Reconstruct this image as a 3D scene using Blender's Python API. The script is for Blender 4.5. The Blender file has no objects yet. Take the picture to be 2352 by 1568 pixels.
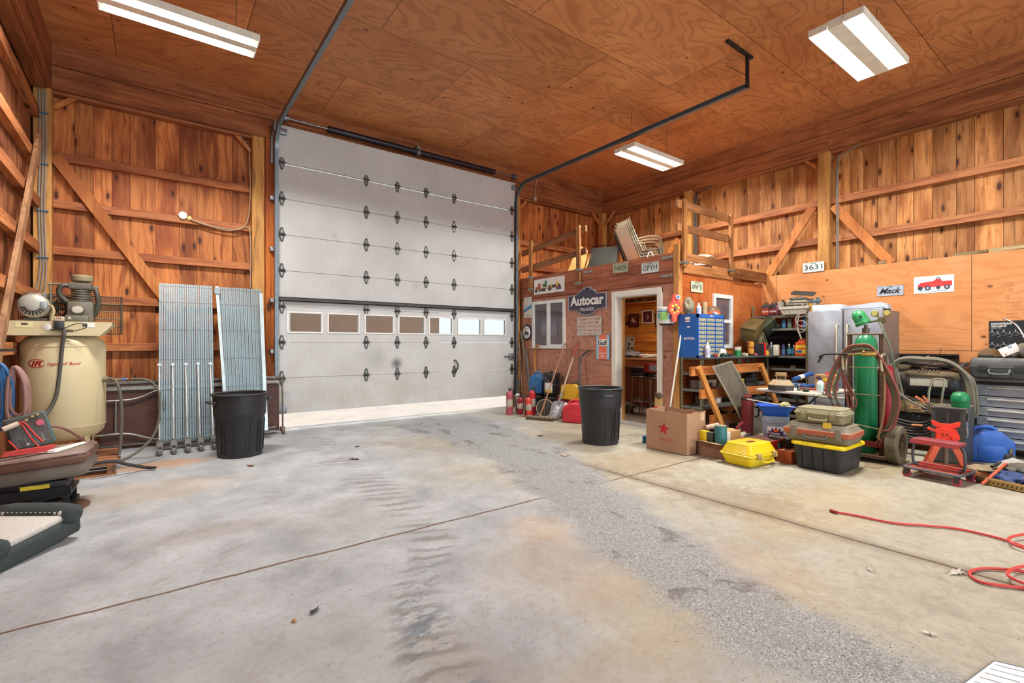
import bpy, bmesh, math, random
from mathutils import Vector, Matrix, Euler, noise
random.seed(7)
R = math.radians
C = bpy.context.scene.collection
# ------------------------------------------------------------------ camera, world, exposure
CAMH = 1.30
FPX = 1108.0
YAW = math.atan(828/1108)
cam = bpy.data.objects.new('camera', bpy.data.cameras.new('camera')); C.objects.link(cam)
cam.location = (0, 0, CAMH); cam.rotation_euler = (R(90), 0, -YAW)
cam.data.sensor_width = 36; cam.data.lens = 36*FPX/2352; cam.data.shift_y = 4/2352
cam.data.clip_start = .05; cam.data.clip_end = 200
bpy.context.scene.camera = cam
w = bpy.data.worlds.new('world'); bpy.context.scene.world = w; w.use_nodes = True
w.node_tree.nodes['Background'].inputs[0].default_value = (.86, .93, 1, 1)
w.node_tree.nodes['Background'].inputs[1].default_value = 1.15
vs = bpy.context.scene.view_settings
vs.view_transform = 'Standard'; vs.look = 'None'; vs.gamma = 1; vs.use_curve_mapping = False
vs.exposure = 0.0
def area(name, loc, rot, sx, sy, power, col=(1, .97, .92)):
    l = bpy.data.lights.new(name, 'AREA'); l.shape = 'RECTANGLE'; l.size = sx; l.size_y = sy; l.energy = power; l.color = col
    o = bpy.data.objects.new(name, l); C.objects.link(o); o.location = loc; o.rotation_euler = rot; return o
# daylight from the open bays behind the camera
area('daylight', (2.5, -3.2, 2.3), (R(90), 0, 0), 9, 4.2, 320, (.84, .93, 1))
_l = bpy.data.lights.new('sun', 'SUN'); _l.energy = 3.2; _l.angle = R(6); _l.color = (1, .96, .9)
_o = bpy.data.objects.new('sun', _l); C.objects.link(_o); _o.rotation_euler = Vector((-.75, -.22, -1.0)).to_track_quat('-Z', 'Y').to_euler()
# ------------------------------------------------------------------ helpers
_s, _c = math.sin(YAW), math.cos(YAW)
def ray(px, py):
    u = (px-1176)/FPX; v = (788-py)/FPX
    return Vector((_s+u*_c, _c-u*_s, v))
def fl(px, py, z=0.0):
    d = ray(px, py); t = (z-CAMH)/d.z; return Vector((d.x*t, d.y*t, z))
def ox(px, py, X):
    d = ray(px, py); t = X/d.x; return Vector((X, d.y*t, CAMH+d.z*t))
def oy(px, py, Y):
    d = ray(px, py); t = Y/d.y; return Vector((d.x*t, Y, CAMH+d.z*t))
def dz(px, py, D):
    d = ray(px, py); return Vector((d.x*D, d.y*D, CAMH+d.z*D))
def sl(h):
    h = h.lstrip('#'); r = []
    for i in (0, 2, 4):
        v = int(h[i:i+2], 16)/255; r.append(v/12.92 if v <= .04045 else ((v+.055)/1.055)**2.4)
    return (*r, 1)
class N:
    """tiny node-tree writer"""
    def __init__(s, name):
        s.m = bpy.data.materials.new(name); s.m.use_nodes = True; s.t = s.m.node_tree
        s.bs = s.t.nodes['Principled BSDF']
    def n(s, kind, ins={}, **kw):
        n = s.t.nodes.new('ShaderNode'+kind)
        for k, v in kw.items(): setattr(n, k, v)
        for k, v in ins.items():
            i = n.inputs[k]
            if hasattr(v, 'links') or isinstance(v, bpy.types.NodeSocket): s.t.links.new(v, i)
            else: i.default_value = v
        return n
    def ma(s, op, a, b=0.0, c=0.0, clamp=False):
        n = s.n('Math', {0: a, 1: b, 2: c}, operation=op); n.use_clamp = clamp; return n.outputs[0]
    def ramp(s, f, stops, interp='LINEAR'):
        n = s.n('ValToRGB', {0: f}); cr = n.color_ramp; cr.interpolation = interp
        while len(cr.elements) < len(stops): cr.elements.new(.5)
        for e, (p, c) in zip(cr.elements, stops): e.position = p; e.color = c if len(c) == 4 else (*c, 1)
        return n.outputs[0]
    def mix(s, f, a, b, mode='MIX'):
        n = s.n('Mix', data_type='RGBA', blend_type=mode)
        for k, v in ((0, f), (6, a), (7, b)):
            i = n.inputs[k]
            if isinstance(v, bpy.types.NodeSocket): s.t.links.new(v, i)
            else: i.default_value = v
        return n.outputs[2]
    def sm(s, x, a, b):
        n = s.n('MapRange', {0: x, 1: a, 2: b, 3: 0.0, 4: 1.0}, interpolation_type='SMOOTHSTEP'); return n.outputs[0]
    def noise(s, vec, sc, det=3.0, rough=.55, dist=0.0):
        return s.n('TexNoise', {'Vector': vec, 'Scale': sc, 'Detail': det, 'Roughness': rough, 'Distortion': dist}).outputs[0]
    def obj(s): return s.n('TexCoord').outputs['Object']
    def xyz(s, a, b, c): return s.n('CombineXYZ', {0: a, 1: b, 2: c}).outputs[0]
    def put(s, col=None, rough=None, metal=None, bump=None, bs=.3, bd=.01):
        for k, v in (('Base Color', col), ('Roughness', rough), ('Metallic', metal)):
            if v is None: continue
            if isinstance(v, bpy.types.NodeSocket): s.t.links.new(v, s.bs.inputs[k])
            else: s.bs.inputs[k].default_value = v
        if bump is not None:
            b = s.n('Bump', {'Height': bump, 'Strength': bs, 'Distance': bd}); s.t.links.new(b.outputs[0], s.bs.inputs['Normal'])
        return s.m
_mc = {}
def mat(h, rough=.55, metal=0.0, var=.12, sc=7.0, dust=0.0, dcol='#9c8f78', name=None):
    """plain painted / plastic / metal surface with slight wear"""
    key = (h, rough, metal, var, sc, dust, dcol)
    if key in _mc: return _mc[key]
    n = N(name or 'surface_'+h.strip('#')); c = sl(h); o = n.obj()
    f = n.noise(o, sc, 4.0, .6)
    lo = tuple(v*(1-var) for v in c[:3])+(1,); hi = tuple(min(1, v*(1+var)) for v in c[:3])+(1,)
    col = n.ramp(f, [(.3, lo), (.7, hi)])
    if dust:
        g = n.n('NewGeometry'); z = n.n('SeparateXYZ', {0: g.outputs['Normal']}).outputs[2]
        k = n.ma('MULTIPLY', n.sm(z, .15, .9), n.sm(n.noise(o, 4.0, 5.0, .6), .2, .75))
        k2 = n.ma('ADD', n.ma('MULTIPLY', k, dust), n.ma('MULTIPLY', n.sm(n.noise(o, 11.0, 6.0, .7), .5, .8), dust*.35), clamp=True)
        col = n.mix(k2, col, sl(dcol))
    r = n.ramp(n.noise(o, sc*2.5, 3.0), [(.3, (max(0, rough-.08),)*3), (.7, (min(1, rough+.12),)*3)])
    n.put(col, r, metal)
    _mc[key] = n.m; return n.m
def wood(name, ax, light, mid, dark, knots=.5, gs=1.0, var=.5, rough=.62, kcol='#3a170a', kd=1.0, spec=.3):
    """sawn timber, grain along axis ax; every plank differs through the 'rnd' attribute"""
    n = N(name); o = n.obj(); s = n.n('SeparateXYZ', {0: o}).outputs
    i = 'xyz'.index(ax); L = s[i]; A, B_ = [s[k] for k in range(3) if k != i]
    rn = n.n('Attribute', attribute_name='rnd').outputs['Fac']
    off = n.ma('MULTIPLY', rn, 37.0)
    wob = n.ma('MULTIPLY', n.ma('SUBTRACT', n.noise(n.xyz(A, B_, n.ma('ADD', L, off)), 1.6, 2.0), .5), .14)
    A2 = n.ma('ADD', A, wob)
    v = n.xyz(n.ma('MULTIPLY', A2, 26*gs), n.ma('MULTIPLY', B_, 26*gs), n.ma('ADD', n.ma('MULTIPLY', L, 1.3*gs), off))
    g = n.noise(v, 1.0, 5.0, .6, .35)
    br = n.noise(n.xyz(n.ma('MULTIPLY', A2, 3.0), n.ma('MULTIPLY', B_, 3.0), n.ma('ADD', n.ma('MULTIPLY', L, .7), off)), 1.0, 3.0, .55)
    g2 = n.noise(n.xyz(n.ma('MULTIPLY', A2, 95*gs), n.ma('MULTIPLY', B_, 95*gs), n.ma('ADD', n.ma('MULTIPLY', L, 2.6*gs), off)), 1.0, 4.0, .7, .2)
    col = n.ramp(g, [(.25, sl(dark)), (.4, sl(mid)), (.55, sl(light)), (.8, sl(mid))])
    col = n.mix(n.ma('MULTIPLY', n.sm(g2, .52, .68), .5), col, sl(dark))
    st_ = n.noise(n.xyz(n.ma('MULTIPLY', A2, 9.0), n.ma('MULTIPLY', B_, 9.0), n.ma('ADD', n.ma('MULTIPLY', L, .55), n.ma('MULTIPLY', off, 1.7))), 1.0, 4.0, .65)
    col = n.mix(n.ma('MULTIPLY', n.sm(st_, .58, .66), .45), col, sl(kcol))
    col = n.mix(n.ma('MULTIPLY', n.sm(br, .44, .68), .8), col, sl(dark))
    # tone per plank
    hsv = n.n('HueSaturation', {'Hue': .5, 'Saturation': 1.0, 'Value': n.ma('ADD', 1-var*.5, n.ma('MULTIPLY', rn, var)), 'Color': col}).outputs[0]
    col = hsv
    if knots:
        kv = n.xyz(n.ma('MULTIPLY', A, 5.2*kd if ax != 'z' or 'golden' not in name else 1.0), n.ma('MULTIPLY', B_, 5.2*kd if 'golden' in name else 1.0), n.ma('ADD', n.ma('MULTIPLY', L, 2.0*kd), off))
        vo = n.n('TexVoronoi', {'Vector': kv, 'Scale': 1.0, 'Randomness': 1.0}, voronoi_dimensions='3D')
        vd = n.ma('ADD', vo.outputs['Distance'], n.ma('MULTIPLY', n.ma('SUBTRACT', n.noise(v, .6, 3.0), .5), .12))
        pick = n.n('SeparateColor', {0: vo.outputs['Color']}).outputs[0]
        on = n.ma('LESS_THAN', pick, knots)
        k = n.ma('MULTIPLY', n.ma('SUBTRACT', 1.0, n.sm(vd, .10, .2)), on)
        halo = n.ma('MULTIPLY', n.ma('SUBTRACT', 1.0, n.sm(vd, .12, .42)), on)
        col = n.mix(n.ma('MULTIPLY', halo, .5), col, sl(dark))
        col = n.mix(n.ma('MULTIPLY', k, .9), col, sl(kcol))
    n.bs.inputs['Specular IOR Level'].default_value = spec
    return n.put(col, rough, 0, g, .25, .004)
def ply(name, ux, uy, light, mid, line, sheet=None, off=(0, 0), spots=.35, rough=.5, contrast=.55, ph=0.0):
    """rotary-cut plywood; ux / uy = axes of the face, grain along ux; optional sheet grid (w,h)"""
    n = N(name); o = n.obj(); s = n.n('SeparateXYZ', {0: o}).outputs
    U = n.ma('ADD', s['xyz'.index(ux)], -off[0]); V = n.ma('ADD', s['xyz'.index(uy)], -off[1])
    rnd = None; seam = None
    if sheet:
        b = n.n('TexBrick', {'Vector': n.xyz(U, V, 0.0), 'Color1': (0, 0, 0, 1), 'Color2': (1, 1, 1, 1), 'Mortar': (0, 0, 0, 1), 'Scale': 1.0,
                             'Mortar Size': .0035, 'Mortar Smooth': .1, 'Bias': 0.0, 'Brick Width': sheet[0], 'Row Height': sheet[1]}, offset=.5, squash=1.0)
        rnd = n.n('SeparateColor', {0: b.outputs[0]}).outputs[0]; seam = b.outputs['Fac']
        z = n.ma('MULTIPLY', rnd, 40.0)
    else: z = ph
    w1 = n.noise(n.xyz(n.ma('MULTIPLY', U, .8), n.ma('MULTIPLY', V, 2.0), z), 1.0, 2.5, .5, .6)
    lines = n.ma('SINE', n.ma('MULTIPLY', w1, 75.0))
    l2 = n.sm(lines, .1, 1.0)
    fine = n.noise(n.xyz(n.ma('MULTIPLY', U, 6.0), n.ma('MULTIPLY', V, 90.0), z), 1.0, 3.0)
    blot = n.noise(n.xyz(U, V, z), 1.7, 4.0, .6)
    col = n.ramp(blot, [(.3, sl(mid)), (.68, sl(light))])
    col = n.mix(n.ma('MULTIPLY', l2, contrast), col, sl(line))
    col = n.mix(n.ma('MULTIPLY', n.sm(fine, .5, .8), .3), col, sl(line))
    if rnd is not None:
        col = n.n('HueSaturation', {'Value': n.ma('ADD', .86, n.ma('MULTIPLY', rnd, .28)), 'Color': col}).outputs[0]
    vo = n.n('TexVoronoi', {'Vector': n.xyz(n.ma('MULTIPLY', U, 3.2), n.ma('MULTIPLY', V, 5.0), z), 'Scale': 1.0})
    pk = n.n('SeparateColor', {0: vo.outputs['Color']}).outputs[0]
    k = n.ma('MULTIPLY', n.ma('SUBTRACT', 1.0, n.sm(vo.outputs['Distance'], .05, .13)), n.ma('LESS_THAN', pk, spots))
    col = n.mix(n.ma('MULTIPLY', k, .8), col, sl('#4a1e10'))
    if seam is not None: col = n.mix(n.ma('MULTIPLY', seam, .85), col, sl('#1c0d06'))
    n.bs.inputs['Specular IOR Level'].default_value = .35
    return n.put(col, rough, 0, lines, .06, .003)
class G:
    """mesh builder: several shapes joined into ONE mesh"""
    def __init__(s): s.b = bmesh.new(); s.l = s.b.faces.layers.float.new('rnd'); s.mi = 0; s.M = Matrix()
    def _f(s, vs, faces, r=None):
        r = random.random() if r is None else r
        bv = [s.b.verts.new(s.M @ Vector(v)) for v in vs]
        for f in faces:
            try: q = s.b.faces.new([bv[i] for i in f])
            except ValueError: continue
            q.material_index = s.mi; q[s.l] = r
        return s
    def obox(s, c, sz, rot=(0, 0, 0), bev=0.0, m=None):
        M = Matrix.Translation(c) @ (m if m is not None else Euler(rot).to_matrix().to_4x4())
        x, y, z = [v/2 for v in sz]; r = random.random()
        if bev <= 0:
            vs = [M @ Vector(p) for p in ((-x,-y,-z),(x,-y,-z),(x,y,-z),(-x,y,-z),(-x,-y,z),(x,-y,z),(x,y,z),(-x,y,z))]
            return s._f(vs, [(0,3,2,1),(4,5,6,7),(0,1,5,4),(1,2,6,5),(2,3,7,6),(3,0,4,7)], r)
        b2 = bmesh.new(); bmesh.ops.create_cube(b2, size=1.0)
        for v in b2.verts: v.co = Vector((v.co.x*sz[0], v.co.y*sz[1], v.co.z*sz[2]))
        bev = min(bev, min(sz)*.45)
        bmesh.ops.bevel(b2, geom=list(b2.edges), offset=bev, segments=2, profile=.5, affect='EDGES')
        b2.verts.ensure_lookup_table(); b2.verts.index_update()
        s._f([M @ v.co for v in b2.verts], [[v.index for v in f.verts] for f in b2.faces], r); b2.free(); return s
    def box(s, x0, y0, z0, x1, y1, z1, bev=0.0):
        return s.obox(((x0+x1)/2, (y0+y1)/2, (z0+z1)/2), (abs(x1-x0), abs(y1-y0), abs(z1-z0)), bev=bev)
    def beam(s, p0, p1, w_, h_, up=(0, 0, 1), bev=0.0, ext=0.0):
        """bar from p0 to p1; w_ across, h_ along 'up'"""
        p0, p1 = Vector(p0), Vector(p1); d = (p1-p0); Ln = d.length; z = d.normalized(); u = Vector(up)
        x = u.cross(z)
        if x.length < 1e-4: x = Vector((1, 0, 0)).cross(z)
        x.normalize(); y = z.cross(x)
        m = Matrix((x, y, z)).transposed().to_4x4()
        return s.obox((p0+p1)/2, (w_, h_, Ln+2*ext), m=m, bev=bev)
    def ring(s, c, z, r, n, ph=0.0, x=None):
        z = Vector(z).normalized()
        if x is None:
            x = z.orthogonal().normalized()
        y = z.cross(x)
        return [Vector(c)+(x*math.cos(2*math.pi*i/n+ph)+y*math.sin(2*math.pi*i/n+ph))*r for i in range(n)]
    def loft(s, rings, cap=True, closed=False, r=None):
        n = len(rings[0]); vs = [v for q in rings for v in q]; F = []
        k = len(rings)
        for j in range(k if closed else k-1):
            j2 = (j+1) % k
            for i in range(n):
                F.append((j*n+i, j*n+(i+1) % n, j2*n+(i+1) % n, j2*n+i))
        if cap and not closed: F.append(tuple(reversed(range(n)))); F.append(tuple((k-1)*n+i for i in range(n)))
        return s._f(vs, F, r)
    def cyl(s, p0, p1, r0, r1=None, n=16, cap=True):
        p0, p1 = Vector(p0), Vector(p1); r1 = r0 if r1 is None else r1; d = p1-p0; x = d.orthogonal().normalized()
        return s.loft([s.ring(p0, d, r0, n, x=x), s.ring(p1, d, r1, n, x=x)], cap)
    def lathe(s, prof, c=(0, 0, 0), n=24, axis=(0, 0, 1), cap=True, sx=1.0, sy=1.0):
        z = Vector(axis).normalized(); x = Vector((1, 0, 0)) if abs(z.x) < .9 else Vector((0, 0, 1)); x = (x-z*x.dot(z)).normalized(); y = z.cross(x)
        rg = [[Vector(c)+z*h+(x*sx*math.cos(2*math.pi*i/n)+y*sy*math.sin(2*math.pi*i/n))*max(r, 1e-4) for i in range(n)] for r, h in prof]
        return s.loft(rg, cap)
    def tube(s, pts, r, n=8, sm=4, closed=False, cap=True):
        P = [Vector(p) for p in pts]
        if sm > 1 and len(P) > 2:
            Q = []; k = len(P)
            for i in range(k if closed else k-1):
                a, b, c, d = (P[(i-1) % k], P[i], P[(i+1) % k], P[(i+2) % k]) if closed else (P[max(i-1, 0)], P[i], P[i+1], P[min(i+2, k-1)])
                for j in range(sm):
                    t = j/sm; t2 = t*t; t3 = t2*t
                    Q.append(.5*((2*b)+(c-a)*t+(2*a-5*b+4*c-d)*t2+(3*b-a-3*c+d)*t3))
            if not closed: Q.append(P[-1])
            P = Q
        k = len(P); rg = []; x = None
        for i in range(k):
            t = (P[(i+1) % k]-P[i-1]) if closed else (P[min(i+1, k-1)]-P[max(i-1, 0)])
            if t.length < 1e-7: t = Vector((0, 0, 1))
            t.normalize()
            x = t.orthogonal().normalized() if x is None else (x-t*x.dot(t)).normalized()
            rg.append(s.ring(P[i], t, r, n, x=x))
        return s.loft(rg, cap, closed)
    def prism(s, pts, y0, y1, m=None):
        """polygon in local x,z extruded along y"""
        k = len(pts); m = m or Matrix()
        a = sum(pts[i][0]*pts[(i+1) % k][1]-pts[(i+1) % k][0]*pts[i][1] for i in range(k))
        if a < 0: pts = pts[::-1]
        vs = [m @ Vector((x, y0, z)) for x, z in pts]+[m @ Vector((x, y1, z)) for x, z in pts]
        F = [tuple(range(k)), tuple(reversed(range(k, 2*k)))]+[(i, k+i, k+(i+1) % k, (i+1) % k) for i in range(k)]
        return s._f(vs, F)
    def sph(s, c, r, n=14, m=8, rot=(0, 0, 0)):
        r = (r, r, r) if isinstance(r, (int, float)) else r; E_ = Euler(rot).to_matrix()
        rg = []
        for j in range(m+1):
            a = -math.pi/2+math.pi*j/m; q = max(math.cos(a), 1e-3)
            rg.append([Vector(c)+E_ @ Vector((r[0]*q*math.cos(2*math.pi*i/n), r[1]*q*math.sin(2*math.pi*i/n), r[2]*math.sin(a))) for i in range(n)])
        return s.loft(rg, True)
    def torus(s, c, Rr, r, axis=(0, 0, 1), n=24, k=8, a0=0.0, a1=360.0):
        z = Vector(axis).normalized(); x = Vector((1, 0, 0)) if abs(z.x) < .9 else Vector((0, 1, 0)); x = (x-z*x.dot(z)).normalized(); y = z.cross(x)
        full = a1-a0 >= 359.9; m = n if full else n+1
        pts = [Vector(c)+(x*math.cos(R(a0+(a1-a0)*i/n))+y*math.sin(R(a0+(a1-a0)*i/n)))*Rr for i in range(m)]
        return s.tube(pts, r, k, 1, closed=full)
    def blob(s, c, r, amp=.25, fr=3.0, n=22, m=12, rot=(0, 0, 0), flat=None, seed=None):
        sd = random.random()*50 if seed is None else seed; r = (r, r, r) if isinstance(r, (int, float)) else r; E_ = Euler(rot).to_matrix(); rg = []
        for j in range(m+1):
            a = -math.pi/2+math.pi*j/m; q = max(math.cos(a), 1e-3); q2 = []
            for i in range(n):
                u = Vector((q*math.cos(2*math.pi*i/n), q*math.sin(2*math.pi*i/n), math.sin(a)))
                k = 1+amp*(noise.noise(u*fr+Vector((sd, 0, 0)))+.5*noise.noise(u*fr*2.3+Vector((0, sd, 0))))
                p = Vector(c)+E_ @ Vector((u.x*r[0]*k, u.y*r[1]*k, u.z*r[2]*k))
                if flat is not None: p.z = max(p.z, flat)
                q2.append(p)
            rg.append(q2)
        return s.loft(rg, True)
    def sheet(s, pts, nrm, th):
        """thin flat piece: polygon of 3D points thickened along nrm"""
        P = [Vector(p) for p in pts]; q = Vector(nrm).normalized()*th; k = len(P)
        return s._f(P+[p+q for p in P], [tuple(reversed(range(k))), tuple(range(k, 2*k))]+[(i, (i+1) % k, k+(i+1) % k, k+i) for i in range(k)])
    def out(s, name, m, parent=None, smooth=True, ang=38):
        me = bpy.data.meshes.new(name)
        bmesh.ops.recalc_face_normals(s.b, faces=s.b.faces)
        s.b.to_mesh(me); s.b.free()
        for q in (m if isinstance(m, (list, tuple)) else [m]): me.materials.append(q)
        if smooth:
            me.polygons.foreach_set('use_smooth', [True]*len(me.polygons)); me.set_sharp_from_angle(angle=R(ang))
        o = bpy.data.objects.new(name, me); C.objects.link(o)
        if parent is not None: o.parent = parent
        return o
def tag(o, label=None, cat=None, group=None, kind=None):
    for k, v in (('label', label), ('category', cat), ('group', group), ('kind', kind)):
        if v: o[k] = v
    return o
def T(name, label, cat, loc=(0, 0, 0), rz=0.0, group=None, rot=None):
    o = bpy.data.objects.new(name, None); C.objects.link(o); o.location = loc; o.rotation_euler = rot if rot else (0, 0, R(rz)); o.empty_display_size = .05
    return tag(o, label, cat, group)
def S(name, g, m, label, cat, loc=(0, 0, 0), rz=0.0, group=None, rot=None, kind=None, **kw):
    o = g.out(name, m, **kw); o.location = loc; o.rotation_euler = rot if rot else (0, 0, R(rz)); return tag(o, label, cat, group, kind)
def ST(name, g, m, parent=None, label=None, **kw):
    o = g.out(name, m, parent, **kw)
    if parent is None: o['kind'] = 'structure'
    if label: o['label'] = label
    return o
def clone(src, loc, rz=None, label=None, group=None, rot=None, scale=None):
    kids = [(ch, [g for g in C.objects if g.parent is ch]) for ch in C.objects if ch.parent is src]
    r = src.copy(); C.objects.link(r); r.location = loc
    if rz is not None: r.rotation_euler = (0, 0, R(rz))
    if rot is not None: r.rotation_euler = rot
    if scale: r.scale = (scale,)*3 if isinstance(scale, (int, float)) else scale
    if label: r['label'] = label
    if group: r['group'] = group
    for ch, gs in kids:
        c = ch.copy(); C.objects.link(c); c.parent = r
        for g in gs:
            d = g.copy(); C.objects.link(d); d.parent = c
    return r
def txt(s_, w_, h_, m, parent, loc, name='lettering', rot=(R(90), 0, 0), ex=.001, bold=0.0, shear=0.0, sp=1.0):
    """raised lettering fitted to width w_ and height h_, centred on loc, facing local -y"""
    cu = bpy.data.curves.new(name, 'FONT'); cu.body = s_; cu.size = 1; cu.offset = bold; cu.shear = shear; cu.space_character = sp; cu.resolution_u = 3
    to = bpy.data.objects.new(name, cu); C.objects.link(to); bpy.context.view_layer.update()
    me = bpy.data.meshes.new_from_object(to.evaluated_get(bpy.context.evaluated_depsgraph_get()))
    C.objects.unlink(to); bpy.data.objects.remove(to)
    xs = [v.co.x for v in me.vertices]; ys = [v.co.y for v in me.vertices]
    x0, x1, y0, y1 = min(xs), max(xs), min(ys), max(ys); W = max(x1-x0, 1e-5); Hh = max(y1-y0, 1e-5)
    for v in me.vertices: v.co = Vector(((v.co.x-(x0+x1)/2)*w_/W, (v.co.y-(y0+y1)/2)*h_/Hh, ex))
    me.materials.clear(); me.materials.append(m)
    o = bpy.data.objects.new(name, me); C.objects.link(o); o.location = loc; o.rotation_euler = rot
    if parent is not None: o.parent = parent
    return o
# ------------------------------------------------------------------ materials of the building
W_x = wood('timber_along_x', 'x', '#c07a48', '#a05c34', '#7a3d22', .25, var=.25)
W_y = wood('timber_along_y', 'y', '#c08050', '#a4623a', '#7c4428', .25, var=.25)
W_z = wood('post_timber', 'z', '#cf9a55', '#b98244', '#946232', .2, var=.15)
W_red = wood('jamb_timber', 'z', '#c4702e', '#a8551f', '#7a3714', .3, var=.2)
SID_f = wood('red_siding_boards', 'z', '#cc8247', '#ae622e', '#743216', .8, var=.5, gs=.8, kd=1.5)
SID_l = wood('dark_siding_boards', 'z', '#a86c44', '#884e30', '#5e3220', .5, var=.4, gs=.8)
SID_r = wood('golden_siding_boards', 'z', '#cc9058', '#b4743a', '#80481e', .8, var=.45, gs=.8, kd=1.5)
BEAM_x = wood('beam_along_x', 'x', '#a5663c', '#8e522e', '#6c3c1c', .2, var=.12, gs=.6)
BEAM_y = wood('beam_along_y', 'y', '#a86a40', '#925632', '#6e3e20', .2, var=.12, gs=.6)
CEIL = ply('ceiling_plywood', 'x', 'y', '#cb8c58', '#b57446', '#824a28', (2.44, 1.22), (-.35, .42), .5, contrast=.36)
PLYR = ply('orange_wall_plywood', 'y', 'z', '#d9965f', '#cc854c', '#ad6a38', (2.44, 1.3), (-1.0, -.1), .5, contrast=.3)
PLYO = ply('office_plywood', 'y', 'z', '#c79076', '#ae785e', '#87523e', (1.22*2, 1.22), (.3, -.04), .5, contrast=.35)
PLYO2 = ply('office_side_plywood', 'z', 'x', '#c8763e', '#b2612e', '#8c431c', None, (0, 0), .75, contrast=.3)
DARK = mat('#160d08', .9)
# ------------------------------------------------------------------ concrete floor
def concrete():
    n = N('stained_concrete'); o = n.obj(); s = n.n('SeparateXYZ', {0: o}).outputs; X, Y = s[0], s[1]
    big = n.noise(o, .55, 4.0, .6, .3); med = n.noise(o, 2.2, 6.0, .65, .4); fin = n.noise(o, 26.0, 6.0, .75); dirt = n.noise(o, 7.0, 8.0, .75, .8)
    col = n.ramp(med, [(.28, sl('#8b8f92')), (.5, sl('#a5a9ab')), (.72, sl('#b9bdc0'))])
    # ochre staining grows towards the work side
    warm = n.sm(n.ma('ADD', n.ma('ADD', n.ma('MULTIPLY', X, .30), n.ma('MULTIPLY', Y, -.11)), n.ma('MULTIPLY', n.ma('SUBTRACT', big, .5), 2.4)), .05, .85)
    col = n.mix(n.ma('MULTIPLY', warm, .66), col, n.ramp(dirt, [(.25, sl('#827658')), (.5, sl('#a69c7c')), (.75, sl('#bcb596'))]))
    d2 = n.noise(n.xyz(n.ma('MULTIPLY', n.ma('ADD', X, Y), 1.3), n.ma('MULTIPLY', n.ma('SUBTRACT', X, Y), 4.5), 0.0), 1.3, 10.0, .78, .4)
    col = n.mix(n.ma('MULTIPLY', n.sm(d2, .53, .72), .42), col, sl('#7d6c55'))
    col = n.mix(n.ma('MULTIPLY', n.sm(fin, .48, .66), .34), col, sl('#857b6c'))
    # local patches: (x, y, radius, strength, colour)
    def patch(col, x, y, rx, ry, st, c, nz=.9):
        dx = n.ma('DIVIDE', n.ma('SUBTRACT', X, x), rx); dy = n.ma('DIVIDE', n.ma('SUBTRACT', Y, y), ry)
        d = n.ma('SQRT', n.ma('ADD', n.ma('MULTIPLY', dx, dx), n.ma('MULTIPLY', dy, dy)))
        d = n.ma('ADD', d, n.ma('MULTIPLY', n.ma('SUBTRACT', dirt, .5), nz*1.6))
        return n.mix(n.ma('MULTIPLY', n.ma('SUBTRACT', 1.0, n.sm(d, .45, 1.1)), st), col, sl(c))
    for a in ((1.95, 2.1, .6, .6, .3, '#a88e62'), (2.1, 1.5, .6, .5, .28, '#b39a70'), (2.2, 2.6, .3, .35, .3, '#b8925a'), (1.35, 1.1, .5, .5, .25, '#a98f6a'), (1.2, 3.6, .5, .5, .2, '#8f8878'), (.5, 2.0, .6, .5, .18, '#9c9486'), (2.7, 1.4, .5, .5, .25, '#b08a55'), (.1, 6.4, .55, .25, .55, '#bb8446'), (-.1, 5.3, .9, .5, .3, '#b69a74'),
              (.35, 3.9, .5, .18, .35, '#8a7a68'), (4.2, 1.6, 1.3, .5, .4, '#a8926a'), (4.3, 3.4, .9, .6, .45, '#8c7550'), (6.2, 1.8, .8, .5, .5, '#93805a'), (3.1, 5.5, .8, .9, .3, '#7e7468'), (3.9, 2.2, .5, .8, .35, '#7c6748'), (4.9, 4.9, .9, .9, .35, '#7d6b55'), (1.0, 1.5, .25, .5, .3, '#9c8a78')):
        col = patch(col, *a)
    # tyre smears: dark streaks across a lane curving through the bay
    lc = n.n('FloatCurve', {'Value': n.ma('DIVIDE', Y, 8.0)}); mm = lc.mapping.curves[0]; mm.points[0].location = (0, .9/8); mm.points[1].location = (1, 1.85/8)
    for y, x in ((1.6, .93), (2.2, 1.05), (3.0, 1.55), (4.0, 1.62), (5.5, 1.72)): mm.points.new(y/8, x/8)
    lc.mapping.update(); lane = n.ma('ABSOLUTE', n.ma('SUBTRACT', X, n.ma('ADD', n.ma('MULTIPLY', lc.outputs[0], 8.0), n.ma('MULTIPLY', n.ma('SUBTRACT', med, .5), .2))))
    tread = n.sm(n.ma('SINE', n.ma('ADD', n.ma('MULTIPLY', Y, 44.0), n.ma('ADD', n.ma('MULTIPLY', X, 16.0), n.ma('MULTIPLY', med, 16.0)))), .0, .9)
    tm = n.ma('MULTIPLY', n.ma('SUBTRACT', 1.0, n.sm(lane, .08, .24)), n.ma('MULTIPLY', tread, n.sm(n.noise(o, 1.7, 3.0), .36, .58)))
    col = n.mix(n.ma('MULTIPLY', tm, .55), col, sl('#6d655e'))
    bl = n.ma('MULTIPLY', n.ma('MULTIPLY', n.ma('SUBTRACT', 1.0, n.sm(lane, .04, .2)), n.sm(n.noise(n.xyz(n.ma('MULTIPLY', X, 3.6), n.ma('MULTIPLY', Y, 8.5), 0.0), 1.0, 7.0, .75), .5, .55)), n.ma('SUBTRACT', 1.0, n.sm(Y, 2.0, 2.9)))
    col = n.mix(n.ma('MULTIPLY', bl, .75), col, sl('#616b73'))
    # saw-cut joints
    wig = n.ma('MULTIPLY', n.ma('SUBTRACT', n.noise(o, 3.0, 4.0), .5), .05)
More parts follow.
